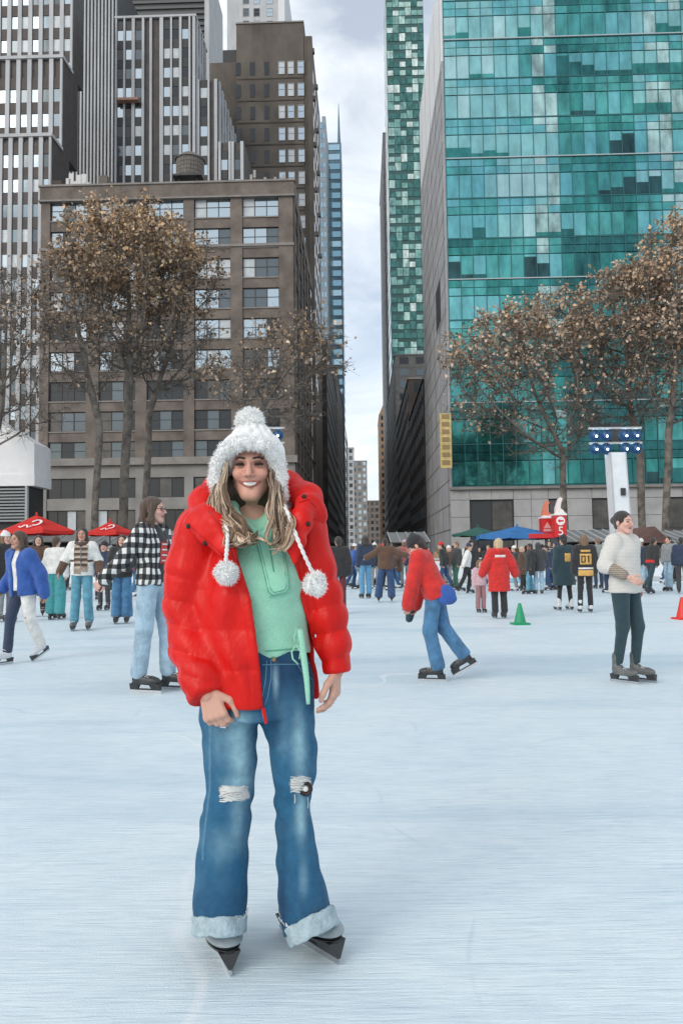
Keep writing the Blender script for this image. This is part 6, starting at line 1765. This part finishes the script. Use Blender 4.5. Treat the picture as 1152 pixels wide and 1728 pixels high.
# fly, pocket and side seams
b = MB()
for line in ([(457, 1112), (458, 1140), (452, 1175), (446, 1190)], [(500, 1118), (510, 1135), (526, 1146)], [(442, 1122), (470, 1121), (500, 1121), (522, 1120)], [(444, 1213), (440, 1185), (448, 1150), (450, 1115)]):
    px = np.interp(np.linspace(0, len(line) - 1, 12), range(len(line)), [p[0] for p in line]); py = np.interp(np.linspace(0, len(line) - 1, 12), range(len(line)), [p[1] for p in line])
    b.tube([tuple(p) for p in raysurf(jeans, px, py, .0008)], .0016, 4)
b.build('seam', mat('denim_seam', (.10, .24, .36), .9), JO)
p = raysurf(jeans, [462], [1113], .003)[0]; b = MB(); b.lathe([(.0001, .004), (.006, .004), (.008, 0)], 14); o = b.build('button', mat('brass_button', (.30, .22, .12), .35, .8), JO, tuple(p)); o.rotation_euler = (PI / 2, 0, 0)
# rolled cuffs
def cuff(c0, c1, r0, r1, seed):
    ax = vdir(c1, c0); out = cone(c0, c1, r0, r1, (1, 1.1, 1)); out.lo = out.lo - .02; out.hi = out.hi + .02
    def f(P):
        d = out(P); d = smax(d, -(d + .013), .003)
        h = (P - np.array(c1, np.float32)) @ np.array(ax, np.float32); L_ = float(np.linalg.norm(np.array(c0) - c1))
        d = smax(d, np.abs(h - L_ / 2) - L_ * .47, .008)
        return d + wob(P, .003, 50, seed) + wob(P, .0022, 110, seed + 2)
    f.lo, f.hi = out.lo, out.hi
    return f
for c0, c1, r0, r1, sd in ((cL0, cL1, .0865, .0865, 3), (cR0, cR1, .089, .086, 5)):
    f = cuff(c0, c1, r0, r1, sd); co = Wmesh('jean_cuff', f, .0048, M_cuff, 1)
    b = MB(); rt = random.Random(sd)
    for k in range(70):
        a = rt.uniform(PI * .9, PI * 2.1); 
        for base, r, up in ((c0, r0, 1),):
            p = np.array(base) + np.array((math.cos(a) * r * .99, math.sin(a) * r * 1.09, 0)) + vdir(c1, c0) * (-.004 if up > 0 else .004)
            q = p + vdir(c1, c0) * up * rt.uniform(.004, .014) + np.array((rt.uniform(-.006, .006), -.002, 0)); b.tube([tuple(p), tuple(q)], .0009, 3)
    b.build('fray', M_fray, co)

# ---- skates
def wskate(tip_px, yaw, roll=0.0):
    tip = gnd(*tip_px); p = tip - Matrix.Rotation(yaw, 3, 'Z') @ Vector((0, -.203, 0)) - ROOT; p.z = 0
    o = skate(WM, p, yaw, 1.0, mat('skate_boot_main', (.020, .026, .030), .35, var=.4, scale=14, coord='Object'), .0055, 0.0, roll)
    o.scale = (1.08, 1.0, .80)
    bf = boot_field()
    g = wrap(bf, lambda P, d: smax(smax(d - .010, -(d + .004), .002), np.maximum(np.abs(P[:, 1] + .140 - .35 * (P[:, 2] - .14)) - .048, .108 - P[:, 2]), .006)); g.hi = np.array(bf.hi) + .012; g.lo = np.array(bf.lo) - .012
    V, Q = nets(g, .0045); link('strap', mesh_np('strap', relax(V, Q, 2), Q, mat('strap_grey', (.30, .35, .37), .5, var=.12, scale=20, coord='Object'), True), o)
    g = wrap(bf, lambda P, d: smax(smax(d - .006, -(d + .004), .002), P[:, 2] - .098, .004)); g.hi = np.array(bf.hi) + .01; g.lo = np.array(bf.lo) - .01
    V, Q = nets(g, .005); link('sole', mesh_np('sole', relax(V, Q, 1), Q, mat('sole_black', (.010, .011, .012), .3), True), o)
    for x in (-.02, .012):
        b = MB(); b.lathe([(.0001, .005), (.009, .004), (.011, 0)], 12); q = b.build('eyelet', M_fray, o, (x, -.040, .163)); q.rotation_euler = (.75, 0, 0)
wskate((390, 1650), R(22)); wskate((574, 1630), R(40))

# ---- hoodie
hood_b = chain([Wd(431, 905, .01), Wd(433, 1000, .0), Wd(447, 1112, .0)], [.122, .160, .158], (1, .70, 1))
hood = blend(hood_b + [ell(Wd(398, 985, -.062), (.062, .052, .062)), ell(Wd(470, 983, -.062), (.062, .052, .062))], [0, .04, .04, .04])
zh_ = Wd(470, 1108, -.11)[2]
hood = wrap(hood, lambda P, d: smax(d + wob(P * np.array((1, 1, .6), np.float32), .005, 17, 41) + wob(P, .0022, 44, 42), zh_ + .10 * np.clip(-(P[:, 0] - .055) * 1.0, 0, .1) - P[:, 2] - .012 * np.sin(P[:, 0] * 40), .006))
vneck = cone(Wd(432, 900, -.115), Wd(424, 832, -.02), .014, .080)
hood = wrap(hood, lambda P, d: smax(d, -vneck(P), .012))
hood.lo = np.array(hood.lo) - .02; hood.hi = np.array(hood.hi) + .02
HO_ = Wmesh('hoodie', hood, .0058, M_mint)
def quadgrid(q, nu, nv):
    q = np.array(q, float); u, v = np.meshgrid(np.linspace(0, 1, nu), np.linspace(0, 1, nv), indexing='ij'); u, v = u.ravel()[:, None], v.ravel()[:, None]
    return q[0] * (1 - u) * (1 - v) + q[1] * u * (1 - v) + q[2] * u * v + q[3] * (1 - u) * v
def pxpatch(name, f, q, m, parent, nu=8, nv=12, off=.003, th=.005):
    g = quadgrid(q, nu, nv); A = raysurf(f, g[:, 0], g[:, 1], off + th); B_ = raysurf(f, g[:, 0], g[:, 1], -.006); n = len(A); F = []
    ix = lambda i, j: i * nv + j
    for i in range(nu - 1):
        for j in range(nv - 1): F.append((ix(i, j), ix(i, j + 1), ix(i + 1, j + 1), ix(i + 1, j)))
    rim = [ix(i, 0) for i in range(nu)] + [ix(nu - 1, j) for j in range(1, nv)] + [ix(i, nv - 1) for i in range(nu - 2, -1, -1)] + [ix(0, j) for j in range(nv - 2, 0, -1)]
    for a, c in zip(rim, rim[1:] + rim[:1]): F.append((a, c, c + n, a + n))
    return link(name, mesh_np(name, np.concatenate([A, B_]), F, m, True), parent)
PQ = [(430, 905), (478, 903), (489, 1000), (455, 1008)]
pk = pxpatch('placket', hood, PQ, M_mint, WM)
b = MB()
def seamline(f, pts, r=.0016, off=.006, n=14):
    px = np.interp(np.linspace(0, len(pts) - 1, n), range(len(pts)), [p[0] for p in pts]); py = np.interp(np.linspace(0, len(pts) - 1, n), range(len(pts)), [p[1] for p in pts]); b.tube([tuple(p) for p in raysurf(f, px, py, off)], r, 4)
seamline(hood, [(431, 906), (455, 1007), (489, 999), (478, 904)], .0015, .0085); seamline(hood, [(436, 910), (458, 1001), (484, 995), (474, 908)], .0012, .0085); seamline(hood, [(452, 905), (462, 965)], .0022, .009)
b.build('stitching', M_mintd, pk)
b = MB(); b.tube([tuple(p) for p in raysurf(hood, np.linspace(447, 505, 10), np.linspace(1099, 1094, 10), .002)], .0016, 4); b.build('hem_stitch', M_mintd, HO_)
col = blend(chain([Wd(436, 903, -.105), Wd(404, 884, -.085), Wd(390, 858, -.02), Wd(402, 842, .05), Wd(436, 838, .075), Wd(468, 842, .04), Wd(474, 860, -.03), Wd(461, 882, -.085), Wd(447, 903, -.108)], [.012, .019, .022, .024, .024, .024, .024, .020, .012], (1, 1, 1)), .012)
col2 = blend(chain([Wd(394, 862, -.06), Wd(405, 890, -.105), Wd(430, 915, -.118)], [.013, .016, .007]) + chain([Wd(470, 858, -.055), Wd(462, 885, -.105), Wd(450, 912, -.12)], [.015, .019, .008]), .012)
Wmesh('collar', blend([col, col2], .015), .005, M_mint, 2)
# hanging ties and the mint tail at the side
b = MB()
for pts, r in (([(501, 1060, -.115), (496, 1075, -.125), (499, 1090, -.12), (505, 1078, -.12), (501, 1062, -.115)], .0022), ([(500, 1088, -.12), (492, 1100, -.125), (494, 1112, -.125), (503, 1121, -.12)], .0028), ([(500, 1088, -.12), (507, 1100, -.122), (505, 1112, -.12)], .0028)):
    b.tube([tuple(Wd(*p)) for p in pts], r, 6)
b.build('tie', M_mint, HO_, smooth=True)
b = MB(); tp = smooth_path([Wd(506, 1062, -.112), Wd(511, 1100, -.116), Wd(517, 1145, -.118), Wd(520, 1188, -.112)], 14)
b.tube([tuple(p) for p in tp], [.006 + .0045 * math.sin(PI * min(1, .25 + i / 17)) for i in range(14)], 8); b.build('hem_tail', M_mint, HO_, smooth=True)

# ---- puffer jacket
jt = chain([Wd(430, 915, .01), Wd(428, 1000, .01), Wd(430, 1100, .01), Wd(438, 1230, .01)], [.150, .185, .196, .205], (1, .82, 1))
outer = blend(jt, .04)
zs = np.array([Wd(430, y, -.14)[2] for y in (1260, 1200, 1150, 1100, 1010, 930, 870, 820)])
xl = np.array([Wd(x, y, -.14)[0] for x, y in ((447, 1260), (445, 1200), (441, 1150), (437, 1100), (424, 1010), (396, 930), (392, 870), (392, 820))])
xr = np.array([Wd(x, y, -.14)[0] for x, y in ((566, 1260), (551, 1200), (538, 1150), (524, 1100), (504, 1010), (492, 930), (480, 870), (480, 820))])
zhem = Wd(415, 1198, -.14)[2]; zneck = Wd(430, 880)[2]
shoul = blend(chain([Wd(338, 897, .0), Wd(430, 880, .02), Wd(520, 893, .0)], [.064, .070, .062], (1, 1.1, 1)), .03)
neckhole = cone(Wd(430, 930, -.0), Wd(428, 830, .0), .088, .095)
def jshape(P):
    d = smin(outer(P), shoul(P), .05)
    x, y, z = P.T
    d = d + .006 * np.sin(x * 62 + z * 9 + 1.4 * np.sin(z * 13)) * (y < .05) + wob(P, .0065, 20, 51) + wob(P, .003, 48, 52)
    d = d - .006 * np.abs(np.sin((z - zhem) * math.pi / .125)) ** .4 + .004
    sh = smax(d, -(d + .026), .006)
    L_, Rr_ = np.interp(z, zs, xl), np.interp(z, zs, xr)
    c = np.maximum(np.maximum(L_ - x, x - Rr_), y - .02)
    sh = smax(sh, -c, .014)
    for e in (L_ - x, x - Rr_):      # stitched front bands
        sh = sh + .0035 * np.exp(-((e - .034) / .004) ** 2) * (y < .02)
    sh = smax(sh, zhem - .018 * np.clip((x - .06) * 12, 0, 1) * (y < 0) - z, .008)
    return smax(sh, -neckhole(P), .01)
jshape.lo = np.minimum(outer.lo, shoul.lo) - .02; jshape.hi = np.maximum(outer.hi, shoul.hi) + .02
def sleeve(pts, rads, cutp, cutv, pitch, seed):
    P0 = [Wd(*p) for p in pts]; f0 = blend(chain(P0, rads, (1, 1, 1)), .03)
    cum = np.concatenate([[0], np.cumsum([np.linalg.norm(P0[i + 1] - P0[i]) for i in range(len(P0) - 1)])])
    zz = np.array([p[2] for p in P0])[::-1]; ss = cum[::-1]
    def f(P):
        s = np.interp(P[:, 2] + .25 * (P[:, 0] - P0[2][0]) * (1 if seed % 2 else -1), zz, ss)
        ph = np.abs(np.sin(s * math.pi / pitch)); fade = np.clip((s - .10) / .06, 0, 1)
        d = f0(P) - fade * (.011 * ph ** .4 - .007) + wob(P, .0042, 26, seed) + (.0012 + .0035 * (1 - ph)) * wob(P * np.array((1, 1, .45), np.float32), 1., 75, seed + 1)
        return smax(d, (P - np.array(cutp, np.float32)) @ np.array(cutv, np.float32), .012)
    f.lo = f0.lo - .02; f.hi = f0.hi + .02
    return f
slR = sleeve([(334, 893, .0), (323, 960, .0), (319, 1020, .01), (327, 1090, -.03), (341, 1140, -.09), (353, 1185, -.135)], [.076, .078, .079, .075, .067, .057], Wd(354, 1176, -.13), vdir(Wd(340, 1140, -.09), Wd(354, 1182, -.135)), .082, 61)
slL = sleeve([(520, 893, .0), (531, 950, .0), (545, 1000, .01), (556, 1040, .0), (563, 1090, -.01), (570, 1150, -.02)], [.068, .062, .055, .0515, .0505, .043], Wd(569, 1136, -.02), vdir(Wd(563, 1090, -.01), Wd(570, 1150, -.02)), .090, 64)
def jall(P): return smin(smin(jshape(P), slR(P), .012), slL(P), .012)
jall.lo = np.minimum(np.minimum(jshape.lo, slR.lo), slL.lo); jall.hi = np.maximum(np.maximum(jshape.hi, slR.hi), slL.hi)
JK = Wmesh('puffer_jacket', jall, .0056, M_puff, 2)
roll = blend(chain([Wd(338, 878, -.05), Wd(346, 848, .03), Wd(376, 826, .11), Wd(428, 818, .15), Wd(482, 824, .12), Wd(517, 842, .04), Wd(527, 868, -.03)], [.040, .054, .060, .062, .060, .052, .040], (1, 1, 1)), .03)
flapL = blend(chain([Wd(350, 860, -.06), Wd(366, 888, -.115), Wd(384, 925, -.150), Wd(398, 958, -.155)], [.034, .036, .026, .010], (1, .7, 1)) + chain([Wd(326, 880, -.07), Wd(352, 905, -.11), Wd(376, 930, -.145)], [.026, .026, .014], (1, .7, 1)), .02)
flapR = blend(chain([Wd(518, 852, -.05), Wd(508, 880, -.10), Wd(497, 915, -.140), Wd(497, 950, -.150)], [.038, .036, .024, .010], (1, .7, 1)) + chain([Wd(526, 850, -.03), Wd(533, 872, -.03), Wd(530, 893, -.04)], [.026, .028, .02], (1, .8, 1)), .02)
hoodf = wrap(blend([roll, flapL, flapR], .02), lambda P, d: d + wob(P, .005, 24, 71) + wob(P, .0025, 55, 72))
HD = Wmesh('hood_collar', hoodf, .0056, M_puff, 2)
b = MB()
for pts in ([(315, 884), (340, 905), (372, 932), (384, 950)], [(352, 862), (372, 888), (388, 920), (396, 948)], [(505, 848), (520, 842), (533, 856)]):
    seamline(hoodf, pts, .0012, .001)
b.build('seam', M_puffin, HD)
for px, py in ((318, 888), (346, 917), (513, 838), (520, 884)):
    p = raysurf(blend([hoodf, jall], .0), [px], [py], .002)[0]; b = MB(); b.lathe([(.0001, .005), (.006, .0045), (.0085, 0)], 14); o = b.build('snap', M_snap, JK, tuple(p)); o.rotation_euler = (PI / 2, 0, 0)
b = MB(); b.tube([tuple(Wd(444, 1195, -.15)), tuple(Wd(447, 1210, -.15)), tuple(Wd(449, 1221, -.15))], [.006, .006, .004], 6); b.build('zip_tab', M_puff, JK)

# ---- hair
base = blend(chain([Wd(378, 800, .0), Wd(374, 850, -.03), Wd(390, 890, -.105), Wd(418, 908, -.142)], [.022, .026, .026, .014]) + chain([Wd(462, 800, .0), Wd(467, 850, -.04), Wd(474, 890, -.11), Wd(478, 915, -.135)], [.022, .024, .024, .012])
             + chain([Wd(400, 830, .02), Wd(430, 850, .06), Wd(458, 830, .02)], [.05, .06, .05]) , .02)
HB = Wmesh('hair', wrap(base, lambda P, d: d + wob(P * np.array((1, 1, .3), np.float32), .004, 120, 81)), .0055, mat('hair_base', (.060, .036, .022), .5, var=.4, scale=40, coord='Object', stretch=(3, 3, .3)), 1)
HBf = base
rs = np.random.RandomState(12); TVs, TFs, TCs = [], [], []; nb_ = 0
def lock(path, r, colr, wav, ph):
    global nb_
    P_ = smooth_path(path, 26); t = np.linspace(0, 1, 26)
    P_[:, 0] += wav * np.sin(t * 9.5 + ph) * (t * 1.3); P_[:, 1] += wav * .7 * np.cos(t * 9.5 + ph) * t
    b_ = MB(); b_.tube([tuple(p) for p in P_], [max(.0006, r * (1 - .75 * q ** 2.2)) for q in t], 5)
    TVs.append(np.array(b_.v)); TFs.extend([tuple(i + nb_ for i in f) for f in b_.f if len(f) == 4]); nb_ += len(b_.v)
    sh_ = np.repeat(.9 + .2 * rs.rand(26), 5)[:, None]; tt = np.repeat(t, 5)[:, None]
    TCs.append(np.array(colr)[None] * (0.75 + .5 * tt) * sh_)
def hcol():
    g = rs.rand(); a, c, e = np.array((.050, .029, .018)), np.array((.23, .145, .088)), np.array((.64, .50, .37))
    return a * (1 - g * 1.6) + c * g * 1.6 if g < .55 else c * (1 - (g - .55) * 2.2) + e * (g - .55) * 2.2
def clump(path, n, wav, ph, spread):
    cbase = hcol()
    for q in range(n):
        o1, o2 = rs.normal(size=3) * spread, rs.normal(size=3) * spread * 1.2
        lock([p + o1 * (1 - i / 5) + o2 * math.sin(PI * i / 5) for i, p in enumerate(path)], rs.uniform(.0010, .0026), (cbase if rs.rand() < .72 else hcol()) * cl_tone * rs.uniform(.8, 1.2), wav * rs.uniform(.88, 1.12), ph + rs.normal() * .13)
for k in range(20):
    u = (k + rs.rand()) / 20; j = lambda s: rs.normal() * s; cl_tone = rs.uniform(.75, 1.3)
    e = rs.rand()
    path = [Wd(371 + 13 * u + j(1), 786 + 12 * rs.rand(), -.02 - .04 * u), Wd(363 + 18 * u + j(2), 826 + j(3), -.05 - .04 * u), Wd(362 + 26 * u + j(3), 860 + j(4), -.085 - .035 * u), Wd(375 + 34 * u + j(3), 889 + j(5), -.13 - .03 * rs.rand()), Wd(386 + 44 * u + j(5), 908 + j(6) + 6 * e, -.155 - .03 * rs.rand()), Wd(395 + 48 * u + j(8), 918 + j(7) - 16 * e, -.165 - .02 * rs.rand())]
    clump(path, 26, .0165 * rs.uniform(.7, 1.3), rs.rand() * 6, .0036)
for k in range(18):
    u = (k + rs.rand()) / 18; j = lambda s: rs.normal() * s; cl_tone = rs.uniform(.75, 1.3); e = rs.rand()
    path = [Wd(457 + 13 * u + j(1), 789 + 12 * rs.rand(), -.07 + .05 * u), Wd(458 + 16 * u + j(2), 826 + j(3), -.09 + .04 * u), Wd(456 + 23 * u + j(3), 860 + j(4), -.115 + .03 * u), Wd(459 + 27 * u + j(3), 890 + j(5), -.14 - .02 * rs.rand()), Wd(464 + 26 * u + j(4), 914 + j(6), -.155 - .02 * rs.rand()), Wd(466 + 16 * u + j(6), 930 + j(7) - 14 * e, -.16 - .02 * rs.rand())]
    clump(path, 26, .0145 * rs.uniform(.7, 1.3), rs.rand() * 6, .0036)
for k in range(16):
    path = [Wd(383 + rs.normal() * 2, 778, -.09), Wd(378 + rs.normal() * 2, 802, -.088), Wd(371 + rs.normal() * 4, 840, -.09), Wd(370 + rs.normal() * 4, 885, -.12)]; lock(path, .0018, np.array((.50, .38, .27)), .007, rs.rand() * 6)
link('hair_locks', mesh_np('hair_locks', np.concatenate(TVs), TFs, M_strand, True, np.concatenate(TCs)), HB)

# ---- hat with fur brim, pompoms and cords
HT = lambda p: np.array(toHv(p))
crown = blend([ell(HT((0, .014, .042)), (.097, .110, .086)), cone(HT((0, .02, .085)), HT((0, .028, .152)), .068, .030)], .035)
flap = blend([cone(HT((s * .094, .0, .04)), HT((s * .102, -.008, -.115)), .034, .026, (.6, 1.2, 1)) for s in (1, -1)], 0)
fc = ell(HT((0, -.10, -.035)), (.076, .10, .098)); back = HT((0, .05, -.03))
inner = ell(HT((0, .012, .030)), (.082, .100, .090))
def hatf(P):
    d = crown(P); d = smax(d, (HO[2] - .01) - P[:, 2], .01)
    x, y, z = (P - HO.astype(np.float32)).T; a = np.arctan2(x, -(y - .014))
    u = a * 6.0; d = d - .0085 * np.abs(np.sin(u + 1.0 * np.sin(z * 95) * np.cos(u * .5))) ** .8 - .0022 * np.sin(z * 150 + 2 * np.cos(u)) 
    d = smin(d, flap(P), .02)
    return smax(d, -fc(P), .006)
hatf.lo = np.minimum(crown.lo, flap.lo) - .01; hatf.hi = np.maximum(crown.hi, flap.hi) + .01
Hat = Wmesh('bobble_hat', hatf, .0042, M_knit, 1)
def fuzz(name, V, N, n, ln, wd, m, parent, seed=1, sag=.25):
    rs = np.random.RandomState(seed); i = rs.randint(0, len(V), n); p = V[i]; d = N[i] + rs.normal(size=(n, 3)) * .55; d[:, 2] -= sag; d /= np.linalg.norm(d, axis=1)[:, None]
    L_ = ln * rs.uniform(.5, 1.25, n)[:, None]; s = np.cross(d, rs.normal(size=(n, 3))); s /= np.linalg.norm(s, axis=1)[:, None]; s *= wd
    bend = rs.normal(size=(n, 3)) * .3; mid = p + d * L_ * .55; tip = p + (d + bend * .6) * L_
    Vv = np.stack([p - s, p + s, mid + s * .8, mid - s * .8, tip], 1).reshape(-1, 3); o = np.arange(n)[:, None] * 5
    F = [tuple(r) for r in (o + np.array([0, 1, 2, 3]))] + [tuple(r) for r in (o + np.array([3, 2, 4]))]
    return link(name, mesh_np(name, Vv, F, m), parent)
def vnorm(V, Q):
    fn = np.cross(V[Q[:, 2]] - V[Q[:, 0]], V[Q[:, 3]] - V[Q[:, 1]]); N = np.zeros_like(V)
    for k in range(4):
        for a in range(3): N[:, a] += np.bincount(Q[:, k], weights=fn[:, a], minlength=len(V))
    return N / (np.linalg.norm(N, axis=1)[:, None] + 1e-9)
brim = blend(chain([Wd(369, 834, -.035), Wd(364, 808, -.045), Wd(369, 781, -.06), Wd(383, 759, -.095), Wd(401, 749, -.116), Wd(421, 746, -.122), Wd(441, 749, -.116), Wd(457, 759, -.095), Wd(469, 781, -.06), Wd(472, 808, -.045), Wd(474, 838, -.035)], [.018, .020, .020, .0195, .020, .020, .020, .0195, .020, .020, .018]), .012)
brimf = wrap(brim, lambda P, d: d + wob(P, .005, 75, 91) + wob(P, .003, 160, 92))
V, Q = nets(brimf, .0045); V = relax(V, Q, 1); bo = link('fur_brim', mesh_np('fur_brim', V, Q, M_fur, True), Hat)
fuzz('fur', V, vnorm(V, Q), 7500, .0115, .0011, M_fur, bo, 3, .15)['kind'] = 'stuff'
def pompom(c, r, parent, seed, n=2200, ln=.012, sq=1.0):
    f = wrap(ell(c, (r * .88, r * .88, r * .88 * sq)), lambda P, d: d + wob(P, .004, 90, seed) + wob(P, .003, 190, seed + 1)); V, Q = nets(f, .0042); V = relax(V, Q, 1)
    o = link('pompom', mesh_np('pompom', V, Q, M_fur, True), parent); fuzz('fur', V, vnorm(V, Q), n, ln, .0010, M_fur, o, seed, .1)['kind'] = 'stuff'; return o
pompom(Wd(422, 711, .01), .050, Hat, 7, 2600, .013, .92)
def cord(pts, r, parent):
    P_ = smooth_path([Wd(*p) for p in pts], 46); b = MB()
    for ph in (0, PI):
        b.tube([tuple(p + np.array((math.cos(i * .9 + ph), math.sin(i * .9 + ph) * .6, 0)) * r * .55) for i, p in enumerate(P_)], r * .72, 6)
    return b.build('cord', M_knit, parent, smooth=True)
cord([(370, 838, -.05), (376, 868, -.11), (384, 900, -.175), (383, 925, -.185), (381, 948, -.185)], .0058, Hat); pompom(Wd(382, 967, -.185), .036, Hat, 9)
cord([(474, 842, -.05), (486, 868, -.13), (500, 905, -.175), (514, 938, -.175), (527, 966, -.165)], .0058, Hat); pompom(Wd(531, 985, -.165), .034, Hat, 11, 2000, .012, 1.15)

# ---- small paper tag held in her hand
TG_ = thing('paper_tag', 'small white folded tag hanging from the hand of the woman in red', 'tag', ROOT + Vector(tuple(Wd(372, 1206, -.11))))
b = MB(); o_ = np.array(Wd(372, 1206, -.11))
pts = [(360, 1212, -.105), (368, 1211, -.11), (372, 1216, -.115), (371, 1228, -.115)]; V_ = []
for x, y, d in pts: V_ += [tuple(np.array(Wd(x, y, d)) - o_), tuple(np.array(Wd(x + 10, y + 1, d - .004)) - o_)]
b.add(V_, [(0, 1, 3, 2), (2, 3, 5, 4), (4, 5, 7, 6)]); o = b.build('strip', mat('tag_paper', (.68, .69, .70), .6), TG_); md = o.modifiers.new('thickness', 'SOLIDIFY'); md.thickness = .001
